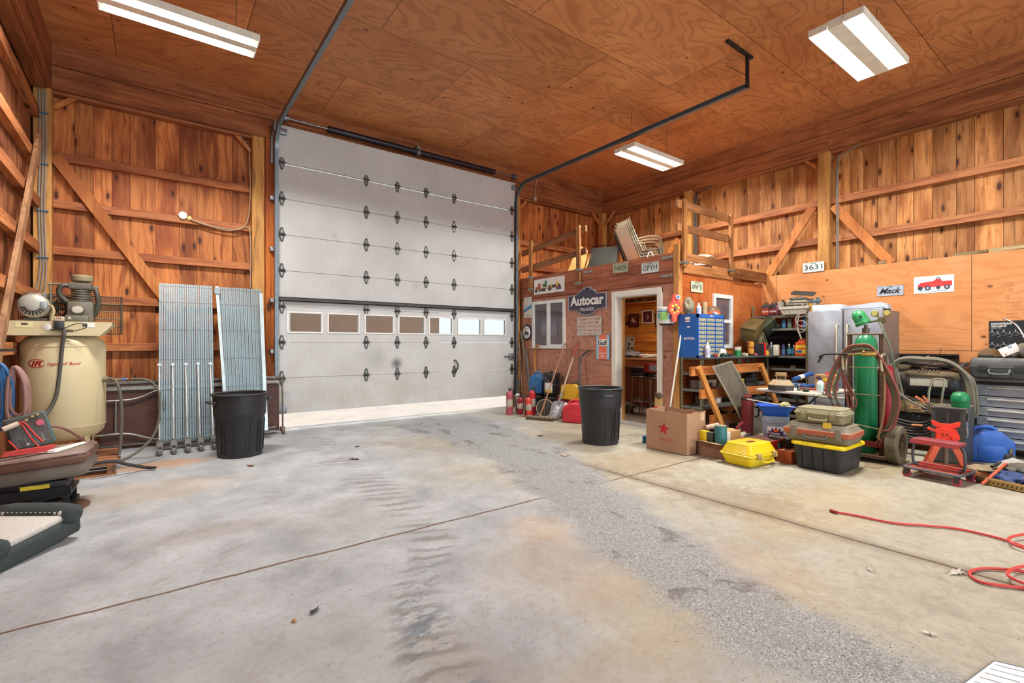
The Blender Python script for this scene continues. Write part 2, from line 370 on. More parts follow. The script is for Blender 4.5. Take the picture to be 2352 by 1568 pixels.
    for ax, pos, wdt, c, st in ((Y, 3.10, .015, '#5a3c1c', .9), (X, 3.72, .016, '#3c2c1c', .9), (Y, 8.02, .012, '#7a6a5a', .5)):
        d = n.ma('ABSOLUTE', n.ma('ADD', n.ma('SUBTRACT', ax, pos), wig))
        if ax is X: d = n.ma('ADD', d, n.sm(Y, 4.6, 5.2))
        col = n.mix(n.ma('MULTIPLY', n.ma('SUBTRACT', 1.0, n.sm(d, wdt*.4, wdt)), st), col, sl(c))
        if ax is X: col = n.mix(n.ma('MULTIPLY', n.ma('SUBTRACT', 1.0, n.sm(d, .0, .13)), .45), col, sl('#5e4a32'))
    # swath of grey oil absorbent: x as a function of y
    cv = n.n('FloatCurve', {'Value': n.ma('DIVIDE', Y, 8.0)}); m = cv.mapping.curves[0]
    P = [(0.0, 2.35), (.8, 2.28), (1.3, 2.32), (2.1, 2.62), (3.15, 3.05), (4.3, 3.5), (5.7, 3.75), (7.4, 3.8), (8.0, 3.8)]
    m.points[0].location = (0, P[0][1]/8); m.points[1].location = (1, P[-1][1]/8)
    for y, x in P[1:-1]: m.points.new(y/8, x/8)
    cv.mapping.update()
    dc = n.ma('ABSOLUTE', n.ma('SUBTRACT', X, n.ma('MULTIPLY', cv.outputs[0], 8.0)))
    dcn = n.ma('ADD', dc, n.ma('ADD', n.ma('MULTIPLY', n.ma('SUBTRACT', med, .5), .5), n.ma('MULTIPLY', n.ma('SUBTRACT', fin, .5), .25)))
    wd = n.ma('ADD', .19, n.ma('MULTIPLY', Y, .075))
    band = n.ma('SUBTRACT', 1.0, n.sm(n.ma('SUBTRACT', dcn, wd), -.1, .16)); band = n.ma('MULTIPLY', band, n.ma('SUBTRACT', 1.0, n.sm(Y, 7.0, 7.7)))
    gr = n.n('TexVoronoi', {'Vector': o, 'Scale': 150.0}).outputs['Color']; gv = n.n('SeparateColor', {0: gr}).outputs[0]
    grit = n.ramp(gv, [(0, sl('#6c6d6d')), (.35, sl('#828484')), (.8, sl('#979a9b')), (1, sl('#b8bbbc'))])
    clump = n.sm(n.noise(n.xyz(n.ma('MULTIPLY', X, 2.6), n.ma('MULTIPLY', Y, 1.5), 3.0), 1.3, 5.0, .75, .6), .55, .62)
    grit = n.mix(n.ma('MULTIPLY', n.ma('MULTIPLY', clump, n.ma('GREATER_THAN', gv, .4)), .85), grit, sl('#453b38'))
    col = n.mix(n.ma('MULTIPLY', band, .88), col, grit)
    # specks
    sp = n.n('TexVoronoi', {'Vector': o, 'Scale': 22.0}); spk = n.n('SeparateColor', {0: sp.outputs['Color']}).outputs[1]
    col = n.mix(n.ma('MULTIPLY', n.ma('MULTIPLY', n.ma('LESS_THAN', sp.outputs['Distance'], .09), n.ma('LESS_THAN', spk, .14)), .7), col, sl('#40352a'))
    rough = n.ramp(med, [(.3, (.5,)*3), (.7, (.68,)*3)])
    bh = n.ma('ADD', n.ma('MULTIPLY', fin, .3), n.ma('MULTIPLY', n.ma('MULTIPLY', gv, band), 1.2))
    n.bs.inputs['Specular IOR Level'].default_value = .3
    return n.put(col, rough, 0, bh, .35, .004)
CONC = concrete()
g = G(); g.box(-1.35, -4, -.15, 9.0, 8.05, 0); ST('floor', g, CONC, smooth=False)
# ------------------------------------------------------------------ ceiling
CZ = 4.87; FY = 7.84; RX = 8.52; LX = -.95
g = G(); g.box(-1.35, -4, CZ, 9.0, 8.25, CZ+.03); ST('ceiling', g, CEIL, smooth=False)
# ------------------------------------------------------------------ siding walls: single wide boards, with added backing that blocks sky through the gaps
def siding(g, a0, a1, z0, z1, put, w0=.17, w1=.27):
    a = a0
    while a < a1-.02:
        b = min(a+random.uniform(w0, w1), a1); th = random.uniform(0, .006)
        put(g, a+.002, b-.003, z0, z1, th); a = b
g = G(); siding(g, -1.2, 1.42, 0, CZ, lambda g, a, b, z0, z1, t: g.box(a, 8.02-t, z0, b, 8.045, z1)); g.mi = 1; g.box(-1.2, 8.05, 0, 1.42, 8.12, CZ)
siding(g, 5.97, 8.9, 0, CZ, lambda g, a, b, z0, z1, t: g.box(a, 8.02-t, z0, b, 8.045, z1)); g.box(5.97, 8.05, 0, 8.9, 8.12, CZ)
g.box(1.42, 8.05, 4.35, 5.97, 8.12, CZ)
ST('wall_front', g, [SID_f, SID_f], smooth=False)
g = G(); siding(g, -4, 8.0, 0, CZ, lambda g, a, b, z0, z1, t: g.box(-1.16, a, z0, -1.135+t, b, z1)); g.mi = 1; g.box(-1.25, -4, 0, -1.165, 8.0, CZ); ST('wall_left', g, [SID_l, DARK], smooth=False)
g = G(); siding(g, -4, 8.0, 0, CZ, lambda g, a, b, z0, z1, t: g.box(8.70-t, a, z0, 8.725, b, z1)); g.mi = 1; g.box(8.73, -4, 0, 8.8, 8.0, CZ); ST('wall_right', g, [SID_r, DARK], smooth=False)
# plywood lining on the right wall, screwed to the posts
g = G(); g.box(RX-.015, -4, .0, RX, 4.13, 2.45); ST('trim_1', g, PLYR, smooth=False)
# ------------------------------------------------------------------ beams, posts, girts, braces (each its own piece)
_t = [1]
def trim(g, m, **kw): _t[0] += 1; return ST('trim_%d' % _t[0], g, m, smooth=False, **kw)
def tb(m, *a): g = G(); g.box(*a, bev=.004); return trim(g, m)
# header beams, two boards high
for z0, z1 in ((4.32, 4.592), (4.60, CZ)):
    tb(BEAM_x, LX, FY, z0, 1.6, FY+.045, z1); tb(BEAM_x, 1.6, FY, z0, 4.6, FY+.045, z1); tb(BEAM_x, 4.6, FY, z0, RX, FY+.045, z1)
    tb(BEAM_y, LX-.045, -4, z0, LX, 3.5, z1); tb(BEAM_y, LX-.045, 3.5, z0, LX, FY+.05, z1)
    tb(BEAM_y, RX, -4, z0, RX+.045, 3.1, z1); tb(BEAM_y, RX, 3.1, z0, RX+.045, FY+.05, z1)
tb(BEAM_x, LX, FY+.045, 4.28, RX, 8.0, 4.32); tb(BEAM_y, RX+.045, -4, 4.28, RX+.17, 7.8, 4.32); tb(BEAM_y, LX-.17, -4, 4.28, LX-.045, 7.8, 4.32)
# posts
for a in ((-1.11, 7.86, -.95, 8.0), (1.17, 7.86, 1.33, 8.0)): tb(W_z, a[0], a[1], 0, a[2], a[3], 4.32)
tb(W_red, 1.345, 7.85, 0, 1.495, 7.89, 4.32); tb(W_z, 5.86, 7.85, 0, 6.0, 7.99, 4.32); tb(W_z, 6.0, 7.87, 0, 6.1, 8.0, 4.32)
tb(W_z, 8.37, 7.69, 0, 8.51, 7.83, 4.32)
for y0 in (3.08, 5.50, -.2): tb(W_z, RX+.002, y0, 0, RX+.15, y0+.17, 4.32)
for y0 in (4.4, 1.8): tb(W_z, -1.12, y0, 0, -.96, y0+.16, 4.32)
# girts
for z in (3.55, 2.98, 2.42, 1.84, 1.25): tb(W_x, -.95, 7.93, z-.05, 1.17, 8.012, z+.05)
for z in (3.4, 2.9): tb(W_x, 6.1, 7.93, z-.05, 8.5, 8.012, z+.05)
for z in (3.55, 2.95): 
    for y0, y1 in ((-4, -.2), (-.03, 3.08), (3.25, 5.50), (5.67, 7.6)): tb(W_y, RX+.06, y0, z-.06, RX+.168, y1, z+.05)
for z in (4.0, 3.42, 2.95, 2.42, 1.85, 1.25): tb(W_y, -1.13, 1.9, z-.06, -1.05, 7.86, z+.06)
# diagonal braces
def brace(p0, p1, m, w_=.035, h_=.13, up=(0, 1, 0)): g = G(); g.beam(p0, p1, h_, w_, up=up, bev=.003); return trim(g, m)
WB = wood('brace_timber', 'z', '#c98346', '#b36c34', '#935023', .15, var=.15)
brace((-.93, 7.90, 3.55), (.50, 7.90, 1.35), WB)
brace((RX+.03, 3.33, 3.5), (RX+.03, 4.05, 2.45), WB, up=(1, 0, 0)); brace((RX+.03, 3.03, 3.45), (RX+.03, 2.3, 2.45), WB, up=(1, 0, 0))
brace((RX+.03, 5.8, 3.4), (RX+.03, 6.6, 2.6), WB, up=(1, 0, 0))
for p0, p1 in (((-.94, 7.93, 4.12), (-.74, 7.93, 4.31)), ((1.16, 7.93, 4.1), (.96, 7.93, 4.31)), ((6.12, 7.93, 4.1), (6.32, 7.93, 4.31)), ((8.38, 7.76, 4.03), (8.12, 7.80, 4.31)), ((8.44, 7.70, 4.03), (8.44, 7.40, 4.31))): brace(p0, p1, WB, h_=.05)
for y, d in ((3.07, -1), (3.26, 1), (5.49, -1), (5.68, 1)): brace((RX+.09, y, 4.1), (RX+.09, y+d*.22, 4.31), WB, h_=.05, up=(1, 0, 0))
# sloping board nailed across the left wall
g = G(); g.beam((-1.02, 7.62, 3.68), (-1.02, 4.88, .04), .035, .12, up=(0, 1, 0)); trim(g, wood('sloping_board', 'z', '#b08660', '#9a7050', '#7c5438', .2, var=.1))
# ------------------------------------------------------------------ overhead garage door
DW = mat('#b9b9b5', .6, 0, .06, 2.5, name='door_skin'); 
def doorskin():
    n = N('painted_door_skin'); o = n.obj(); s = n.n('SeparateXYZ', {0: o}).outputs
    f = n.noise(o, 1.4, 5.0, .65); st = n.noise(n.xyz(n.ma('MULTIPLY', s[0], 22.0), 0.0, n.ma('MULTIPLY', s[2], 1.2)), 1.0, 4.0, .6)
    col = n.ramp(f, [(.3, sl('#b3b3b1')), (.7, sl('#c2c2c0'))])
    col = n.mix(n.ma('MULTIPLY', n.sm(st, .5, .75), .14), col, sl('#8f8e8a'))
    low = n.ma('SUBTRACT', 1.0, n.sm(s[2], .3, 1.5))
    col = n.mix(n.ma('MULTIPLY', n.ma('MULTIPLY', low, n.sm(n.noise(o, 3.0, 6.0, .7), .35, .7)), .5), col, sl('#a89f8c'))
    for x, z, r, k in ((3.35, .95, .16, .85), (3.7, 2.3, .12, .12), (3.0, 1.05, .3, .2), (2.3, 3.0, .1, .15)):
        dx = n.ma('SUBTRACT', s[0], x); dz_ = n.ma('SUBTRACT', s[2], z)
        d = n.ma('ADD', n.ma('SQRT', n.ma('ADD', n.ma('MULTIPLY', dx, dx), n.ma('MULTIPLY', dz_, dz_))), n.ma('MULTIPLY', n.ma('SUBTRACT', f, .5), .1))
        col = n.mix(n.ma('MULTIPLY', n.ma('SUBTRACT', 1.0, n.sm(d, .0, r)), k), col, sl('#2c2a28'))
    return n.put(col, .55, 0, st, .05, .002)
SKIN = doorskin(); STEEL = mat('#8e9296', .38, .85, .15, 12); DKST = mat('#4c4a46', .5, .7, .2, 15); GALV = mat('#9fb0b4', .42, .75, .2, 20)
WHT = mat('#dcdcd8', .45); GLASS = None
def glassm():
    n = N('window_glass'); n.bs.inputs['Transmission Weight'].default_value = 1; n.bs.inputs['Roughness'].default_value = .02; n.bs.inputs['IOR'].default_value = 1.05
    n.bs.inputs['Base Color'].default_value = (.93, .96, .97, 1); return n.m
GLASS = glassm()
X0, X1, DY = 1.50, 5.85, 7.77; SH = .5325; ZB = .25
door = T('door_1', None, None); door['kind'] = 'structure'
wins = [(663, 738), (755, 823), (840, 903), (917, 974), (987, 1038), (1053, 1103), (1113, 1160)]
wx = [(oy(a, 750, DY).x, oy(b, 750, DY).x) for a, b in wins]
hx = [1.545, 2.82, 3.36, 3.90, 4.47, 5.80]
for k in range(8):
    z0 = ZB+k*SH+.003; z1 = z0+SH-(.006 if k != 6 else .022); g = G()
    if k == 2:
        za, zb = 1.475, 1.755
        g.box(X0, DY, z0, X1, DY+.045, za); g.box(X0, DY, zb, X1, DY+.045, z1)
        xs = [X0]+[v for p in wx for v in p]+[X1]
        for i in range(0, len(xs), 2): g.box(xs[i], DY, za, xs[i+1], DY+.045, zb)
    elif k == 7:
        g._f([(X0, DY, z0), (X1, DY, z0), (X1, DY+.045, z0), (X0, DY+.045, z0), (X0, DY-.06, z1), (X1, DY-.06, z1), (X1, DY-.015, z1), (X0, DY-.015, z1)], [(0,3,2,1),(4,5,6,7),(0,1,5,4),(1,2,6,5),(2,3,7,6),(3,0,4,7)])
    else: g.box(X0, DY, z0, X1, DY+.045, z1)
    sec = g.out('door_section', SKIN, door, smooth=False)
    if k == 2:
        for a, b in wx:
            g = G(); t = .022
            g.box(a-t, DY-.012, za-t, b+t, DY, za); g.box(a-t, DY-.012, zb, b+t, DY, zb+t); g.box(a-t, DY-.012, za, a, DY, zb); g.box(b, DY-.012, za, b+t, DY, zb)
            wf = g.out('window_frame', WHT, sec, smooth=False)
            g = G(); g.box(a, DY+.015, za, b, DY+.02, zb); g.out('glass_pane', GLASS, sec, smooth=False)
# hinges
def hinge(x, z, sc=1.0):
    g = G(); h = .105*sc; w2 = .042*sc
    g.prism([(x-.014, z+h), (x+.014, z+h), (x+w2, z+.012), (x-w2, z+.012)], DY-.008, DY-.001)
    g.prism([(x-.014, z-h), (x+.014, z-h), (x+w2, z-.012), (x-w2, z-.012)], DY-.008, DY-.001)
    g.cyl((x-w2-.01, DY-.018, z), (x+w2+.01, DY-.018, z), .012, n=8)
    g.mi = 1; g.prism([(x-.008, z+h*.75), (x+.008, z+h*.75), (x+w2*.5, z+.025), (x-w2*.5, z+.025)], DY-.0095, DY-.008)
    g.prism([(x-.008, z-h*.75), (x+.008, z-h*.75), (x+w2*.5, z-.025), (x-w2*.5, z-.025)], DY-.0095, DY-.008)
    return g.out('hinge', [DKST, mat('#8b8a86', .4, .8)], door)
for k in range(1, 8):
    for x in hx: hinge(x, ZB+k*SH)
g = G(); z = 1.955; g.box(X0, DY-.06, z-.03, X1, DY-.005, z-.02); g.box(X0, DY-.06, z-.03, X1, DY-.052, z+.03); g.box(X0, DY-.06, z+.02, X1, DY-.005, z+.03); g.out('stiffening_strut', DKST, door, smooth=False)
g = G(); g.tube([(4.5, DY-.01, .79), (4.52, DY-.04, .83), (4.53, DY-.045, .9), (4.5, DY-.035, .97), (4.47, DY-.01, .99)], .013); g.out('lift_handle', DKST, door)
g = G(); g.box(5.72, DY-.05, .98, 5.84, DY-.002, 1.1, .005); g.cyl((5.60, DY-.03, 1.04), (5.86, DY-.03, 1.04), .012, n=8); g.out('slide_lock', STEEL, door)
for x in (1.545, 5.8):
    g = G(); g.box(x-.05, DY-.03, .26, x+.06, DY-.002, .38, .003); g.out('bottom_bracket', STEEL, door)
    g = G(); g.box(x-.05, DY-.12, 4.36, x+.05, DY-.06, 4.44, .003); g.out('top_bracket', STEEL, door)
for z in (.45, .56): g = G(); g.box(1.51, DY-.004, z, 1.58, DY-.001, z+.09); g.out('warning_sticker', mat('#c9c6b4', .5), door)
# tracks
def track(x, yend, sgn):
    zt = 4.47; r = .36; pts = [(x, DY-.03, .02), (x, DY-.03, 2), (x, DY-.03, zt-r)]
    for a in (15, 30, 45, 60, 75, 90): pts.append((x, DY-.03-r+r*math.cos(R(a)), zt-r+r*math.sin(R(a))))
    pts += [(x, 5.5, zt), (x, yend, zt)]
    rg = []; 
    P = [Vector(p) for p in pts]
    prof = [(-.03, -.012), (.03, -.012), (.03, .035), (.025, .035), (.025, -.006), (-.025, -.006), (-.025, .035), (-.03, .035)]
    for i, p in enumerate(P):
        t = (P[min(i+1, len(P)-1)]-P[max(i-1, 0)]).normalized(); nx = Vector((sgn, 0, 0)); nn = t.cross(nx)
        rg.append([p+nn*a+nx*b*-1 for a, b in prof])
    g = G(); g.loft(rg); return g
TRK = mat('#737d84', .4, .6, .06, 10)
for nm, x, ye, sg in (('left', 1.455, .8, -1), ('right', 5.90, 3.02, 1)):
    t = T('door_track', 'grey steel door track bending under the ceiling, on the %s side' % ('zinc gate' if nm == 'left' else 'office'), 'track', (0, 0, 0))
    track(x, ye, sg).out('channel', TRK, t)
    for z in (.5, 1.15, 1.9, 2.65, 3.4):
        g = G(); xx = x-.065 if sg < 0 else x+.02; g.box(xx, 7.74, z, xx+.045, 7.848, z+.06, .003); g.out('bracket', STEEL, t)
    if nm == 'left':
        g = G(); g.box(x-.05, 7.55, 4.35, x-.03, 7.83, 4.5); g.box(x-.05, 7.80, 3.95, x-.02, 7.84, 4.5); g.out('flag_bracket', STEEL, t)
    if nm == 'right':
        g = G(); g.box(x-.02, 3.02, 4.45, x+.02, 3.05, 4.865); g.out('hanger_strap', mat('#2c2e30', .5, .6), t)
        g = G(); g.box(5.42, 3.01, 4.84, 6.0, 3.05, 4.868); g.out('ceiling_angle', mat('#2c2e30', .5, .6), t)
        g = G(); g.beam((x, 3.03, 4.6), (x, 3.3, 4.85), .035, .005); g.out('diagonal_strap', mat('#2c2e30', .5, .6), t)
# torsion shaft and spring over the door
t = T('torsion_spring', 'dark torsion spring and shaft on the header above the garage door', 'spring', (0, 0, 0))
g = G(); g.cyl((1.5, 7.73, 4.635), (5.88, 7.73, 4.635), .014, n=10); g.out('shaft', STEEL, t)
def spring(x0, x1):
    g = G(); n = int((x1-x0)/.02); g.lathe([(.045+(.004 if i % 2 else 0), x0+(x1-x0)*i/n) for i in range(n+1)], (0, 7.73, 4.635), 14, (1, 0, 0)); return g
spring(2.20, 3.7).out('coil', mat('#3b3944', .35, .8), t); spring(3.76, 5.35).out('coil', mat('#3b3944', .35, .8), t)
g = G(); g.box(3.7, 7.7, 4.58, 3.76, 7.84, 4.74); g.lathe([(.05, 0), (.06, .01), (.06, .03), (.05, .04)], (3.71, 7.73, 4.635), 14, (1, 0, 0)); g.out('centre_bracket', STEEL, t)
for x in (1.56, 5.8):
    g = G(); g.lathe([(.06, 0), (.06, .01), (.045, .012), (.045, .05), (.06, .052), (.06, .06)], (x, 7.73, 4.635), 18, (1, 0, 0)); g.out('cable_drum', STEEL, t)
# ------------------------------------------------------------------ hanging tube lights
def tubemat():
    n = N('lit_tube'); n.bs.inputs['Emission Color'].default_value = (1, .96, .88, 1); n.bs.inputs['Emission Strength'].default_value = 7; n.bs.inputs['Base Color'].default_value = (1, 1, 1, 1); return n.m
TUBE = tubemat(); FIXW = mat('#d8d4c4', .4)
def fixture(x0, x1, y0, y1, z, label, power, wide):
    t = T('hanging_light', label, 'light', ((x0+x1)/2, (y0+y1)/2, z)); L = (x1-x0)/2; Wd = (y1-y0)/2
    g = G(); g.box(-L, -Wd*.28, -.006, L, Wd*.28, .07)
    for s_ in (-1, 1):
        g.sheet([(-L, s_*Wd*.28, .02), (L, s_*Wd*.28, .02), (L, s_*Wd*.30, .055), (-L, s_*Wd*.30, .055)], (0, 0, 1), .004)
        a, b = (s_*Wd*.3, s_*Wd); g.box(-L, min(a, b), .055, L, max(a, b), .06); g.box(-L, s_*Wd-.004, -.006, L, s_*Wd+.004, .06)
        for e in (-1, 1): g.box(e*L-.006, min(a, b), .0, e*L+.006, max(a, b), .06)
    g.out('reflector', FIXW, t, smooth=False)
    for s_ in (-1, 1):
        ys = (s_*Wd*.5, s_*Wd*.8) if wide else (s_*Wd*.62,)
        for y in ys:
            g = G(); g.cyl((-L+.03, y, .028), (L-.03, y, .028), .0125, n=10); g.out('tube', TUBE, t)
    for e in (-1, 1):
        g = G(); g.tube([(e*L*.7, 0, .07), (e*L*.72, 0, CZ-z)], .003, 6, 1); g.out('hanging_chain', DKST, t)
    for s_ in (-1, 1):
        for y in ((Wd*.5, Wd*.8) if wide else (Wd*.62,)): a = area('tube_glow', (0, s_*y, .014), (0, 0, 0), 2*L-.07, .024, power*(.95 if wide else 2.0), (1, .98, .95)); a.parent = t
    return t
LZ = 4.25; k = (LZ-CAMH)/(4.55-CAMH); k2 = (LZ-CAMH)/(4.5-CAMH)
fixture(-.41*k, .93*k, 5.78*k, 6.16*k, LZ, 'hanging double tube light above the compressor corner, nearest the left wall', 45, False)
fixture(5.52*k2, 6.92*k2, 1.70*k2, 2.19*k2, LZ, 'widest hanging shop light, four tubes, near the right wall', 60, True)
fixture(6.27*k2, 7.62*k2, 5.07*k2, 5.50*k2, LZ, 'smallest looking hanging light, above the office loft', 45, False)
# ------------------------------------------------------------------ outdoors beyond the door
g = G(); g.box(-6, 8.05, -.2, 16, 30, -.03); ST('ground', g, mat('#cfc6bc', .8, 0, .1, 2), smooth=False)
g = G(); g.box(1.0, 14, -.1, 7.5, 19, 4.2); g.mi = 1; g.box(2.3, 13.97, .9, 3.0, 14, 2.4); g.mi = 2; g.box(1.0, 13.7, 4.2, 7.7, 19.3, 4.5)
S('shed', g, [mat('#a08672', .8, 0, .08, 3), mat('#d8d4cc', .7), mat('#6a5448', .8)], 'brown outbuilding seen through the garage door windows', 'building', smooth=False)
# ================================================================== LEFT SIDE
BEIGE = mat('#c9bb92', .42, .0, .06, 3, .5, '#8f8266'); BLK = mat('#1c1c1e', .5, 0, .2, 8, .25); RUB = mat('#4a4742', .6, 0, .2, 10, .3)
IRON = mat('#6b675a', .55, .3, .2, 12, .6, '#8d8267'); RED = mat('#b3201f', .4, 0, .12, 6, .3); LGRY = mat('#9a9a94', .5, .3, .1, 9, .5); WHITE = mat('#e4e4e0', .45, 0, .05)
INK = mat('#1a1a1c', .6); REDINK = mat('#b01b26', .5); CARD = mat('#b08a62', .8, 0, .1, 5, .15); PAPER = mat('#e6e4de', .8, 0, .04)
# ---- air compressor
comp = T('air_compressor', 'tall beige vertical tank air compressor with pump on top in the corner', 'air compressor', (-.72, 6.75, 0))
tr = .33; pr = [(.05, .30), (.17, .305), (.255, .335), (.31, .39), (tr, .46), (tr, 1.27), (.31, 1.33), (.255, 1.375), (.17, 1.395), (.05, 1.40)]
g = G(); g.lathe(pr, n=40); g.out('tank', BEIGE, comp, ang=50)
g = G(); g.torus((0, 0, .462), tr+.001, .003, n=40, k=6); g.torus((0, 0, 1.268), tr+.001, .003, n=40, k=6); g.out('weld_seam', BEIGE, comp)
for a in (45, 135, 225, 315):
    g = G(); x, y = .26*math.cos(R(a)), .26*math.sin(R(a)); g.beam((x, y, .45), (x*1.1, y*1.1, .13), .05, .012, up=(math.cos(R(a)), math.sin(R(a)), 0)); g.box(x*1.1-.04, y*1.1-.04, .125, x*1.1+.04, y*1.1+.04, .135); g.out('leg', BEIGE, comp)
g = G(); dkz0, dkz1 = 1.375, 1.515   # deck: folded plate with angled end
g.prism([(-.40, dkz0), (.30, dkz0), (.395, dkz1-.03), (.395, dkz1), (-.40, dkz1)], -.305, -.295); g.box(-.40, -.30, dkz1-.008, .395, .1, dkz1); g.prism([(-.40, dkz0), (.30, dkz0), (.395, dkz1-.03), (.395, dkz1), (-.40, dkz1)], .09, .1)
deck = g.out('deck', BEIGE, comp)
g = G(); g.box(-.31, -.307, 1.45, -.19, -.305, 1.50); g.mi = 1; g.box(-.27, -.3075, 1.475, -.225, -.307, 1.495); g.mi = 2; g.box(.16, -.307, 1.46, .26, -.305, 1.505); g.mi = 1; g.box(.165, -.3075, 1.465, .20, -.307, 1.50); g.out('decal', [mat('#d5cc9a', .6), mat('#4d4638', .7), PAPER], deck)
# motor
g = G(); c = (-.20, -.05, 1.665); g.lathe([(.11, -.16), (.118, -.15), (.118, .14), (.1, .17)], c, 28, (0, 1, 0)); m_ = g.out('motor', IRON, comp)
g = G(); g.lathe([(.02, -.205), (.055, -.20), (.10, -.185), (.118, -.16), (.118, -.15)], c, 28, (0, 1, 0)); g.out('end_bell', mat('#a9a69a', .5, .3, .1, 9, .4), m_)
g = G()
for i in range(8):
    a = R(200+i*18); g.beam(Vector(c)+Vector((.05*math.cos(a), -.202, .05*math.sin(a))), Vector(c)+Vector((.095*math.cos(a), -.190, .095*math.sin(a))), .012, .004, up=(0, 1, 0))
g.out('vent_slots', BLK, m_)
g = G(); g.box(-.25, -.17, 1.745, -.11, .02, 1.80, .012); g.mi = 1; g.cyl((-.17, -.18, 1.775), (-.17, -.168, 1.775), .018, n=12); g.out('capacitor_cover', [IRON, mat('#c98a86', .5)], m_)
g = G(); g.box(-.145, -.262, 1.635, -.095, -.215, 1.705, .006); g.out('junction_box', mat('#9aa3a6', .45, .4), m_)
g = G(); g.box(-.28, -.15, 1.515, -.12, .1, 1.55); g.out('motor_feet', IRON, m_)
g = G(); g.tube([(-.095, -.24, 1.67), (-.06, -.26, 1.66), (-.05, -.27, 1.6), (-.06, -.28, 1.53), (-.03, -.31, 1.50)], .012, 8); g.out('cable_conduit', mat('#a79c72', .5, .1, .1, 9, .3), comp)
# pressure switch and gauge
g = G(); g.box(-.035, -.37, 1.44, .035, -.30, 1.545, .006); g.mi = 1; g.box(-.037, -.372, 1.515, .037, -.298, 1.56, .006); g.mi = 2; g.box(-.015, -.375, 1.545, .02, -.372, 1.55)
g.out('pressure_switch', [mat('#2c2e33', .4), mat('#b5a88c', .5), REDINK], comp)
g = G(); g.lathe([(.005, -.015), (.032, -.012), (.036, 0), (.036, .02)], (-.085, -.36, 1.455), 20, (0, 1, 0)); g.out('gauge', mat('#cfcabc', .3, .2), comp)
g = G(); g.cyl((-.07, -.35, 1.44), (.10, -.34, 1.42), .012, n=8); g.cyl((.03, -.35, 1.42), (.03, -.2, 1.40), .016, n=8); g.out('manifold', mat('#7d7868', .4, .8), comp)
g = G(); g.tube([(.03, -.36, 1.44), (.12, -.37, 1.49), (.20, -.38, 1.49), (.19, -.37, 1.45), (.1, -.36, 1.42), (.04, -.36, 1.41)], .004, 6); g.out('bleed_line', BLK, comp)
# pump
g = G(); g.box(.03, -.12, 1.515, .235, .08, 1.73, .02); g.box(.02, -.16, 1.515, .2, -.1, 1.585, .012); pu = g.out('pump_crankcase', IRON, comp)
g = G(); g.lathe([(.005, -.03), (.045, -.028), (.05, -.02), (.05, 0)], (.115, -.122, 1.645), 24, (0, 1, 0), sx=1.15); g.mi = 1; g.lathe([(.003, -.033), (.036, -.031), (.036, -.029)], (.115, -.122, 1.645), 24, (0, 1, 0), sx=1.2)
g.cyl((.055, -.165, 1.555), (.055, -.158, 1.555), .014, n=12); g.out('crankcase_cover', [IRON, mat('#b6b0a0', .5, .3)], pu)
g = G()
for i in range(5): g.cyl((.135, -.02, 1.735+i*.025), (.135, -.02, 1.747+i*.025), .085, n=20); g.cyl((.135, -.02, 1.745+i*.025), (.135, -.02, 1.762+i*.025), .06, n=16)
g.out('cylinder_fins', IRON, pu)
g = G(); g.box(.04, -.10, 1.855, .22, .07, 1.925, .012)
for i in range(6): g.beam((.07+i*.026, -.104, 1.87), (.085+i*.026, -.104, 1.92), .006, .014)
g.box(.22, -.06, 1.86, .27, .0, 1.90, .008); g.out('cylinder_head', IRON, pu)
g = G(); g.lathe([(.01, 1.925), (.02, 1.93), (.06, 1.935), (.085, 1.945), (.088, 1.955), (.088, 1.995), (.08, 2.005), (.01, 2.008)], (.14, -.02, 0), 26); g.out('air_filter', mat('#877c5c', .6, 0, .1, 9, .5), pu)
g = G(); g.tube([(.04, -.07, 1.89), (-.01, -.09, 1.885), (-.03, -.09, 1.84), (-.02, -.09, 1.78), (.03, -.09, 1.72)], .024, 10); g.out('intercooler_pipe', mat('#3e3d33', .5, .2, .2, 9, .3), pu)
g = G(); g.tube([(.25, -.05, 1.86), (.262, -.07, 1.80), (.27, -.07, 1.70), (.25, -.06, 1.62), (.23, -.05, 1.58)], .022, 10); g.out('intercooler_pipe', mat('#3e3d33', .5, .2, .2, 9, .3), pu)
g = G(); g.cyl((-.12, -.06, 1.9), (.05, -.05, 1.905), .011, n=8); g.tube([(-.10, -.06, 1.9), (-.095, -.06, 1.75), (-.10, -.06, 1.52)], .011, 8); g.out('discharge_pipe', mat('#7a7059', .5, .4, .1, 9, .3), comp)
g = G()
for rr in (.12, .09): g.torus((.02, .11, 1.66), rr, .008, (0, 1, 0), 26, 6)
for i in range(6): a = R(i*60); g.cyl((.02, .11, 1.66), (.02+.12*math.cos(a), .11, 1.66+.12*math.sin(a)), .01, n=6)
g.tube([(-.20, .11, 1.74), (.02, .11, 1.785), (.145, .11, 1.66), (.02, .11, 1.535), (-.20, .11, 1.60)], .007, 6, 5, closed=True); g.out('flywheel', mat('#2a2823', .5, .4), comp)
# wire belt guard behind
g = G(); xa, xb, za, zb = -.36, .46, 1.40, 1.81
for i in range(56): x = xa+(xb-xa)*i/55; g.cyl((x, .15, za), (x, .15, zb), .0032, n=5)
for i in range(6): z = za+(zb-za)*i/5; g.cyl((xa, .148, z), (xb, .148, z), .0045, n=5)
g.tube([(xa, .148, za), (xa, .148, zb), (xb, .148, zb), (xb, .148, za)], .005, 6, 1, closed=True)
for i in range(8): x = xb; g.cyl((x, .15-.03*i, za), (x, .15-.03*i, zb-.02), .0022, n=5)
for i in range(6): z = za+(zb-.02-za)*i/5; g.cyl((xb, .15, z), (xb, -.06, z), .003, n=5)
g.out('wire_belt_guard', mat('#55503f', .5, .5, .2, 9, .2), comp)
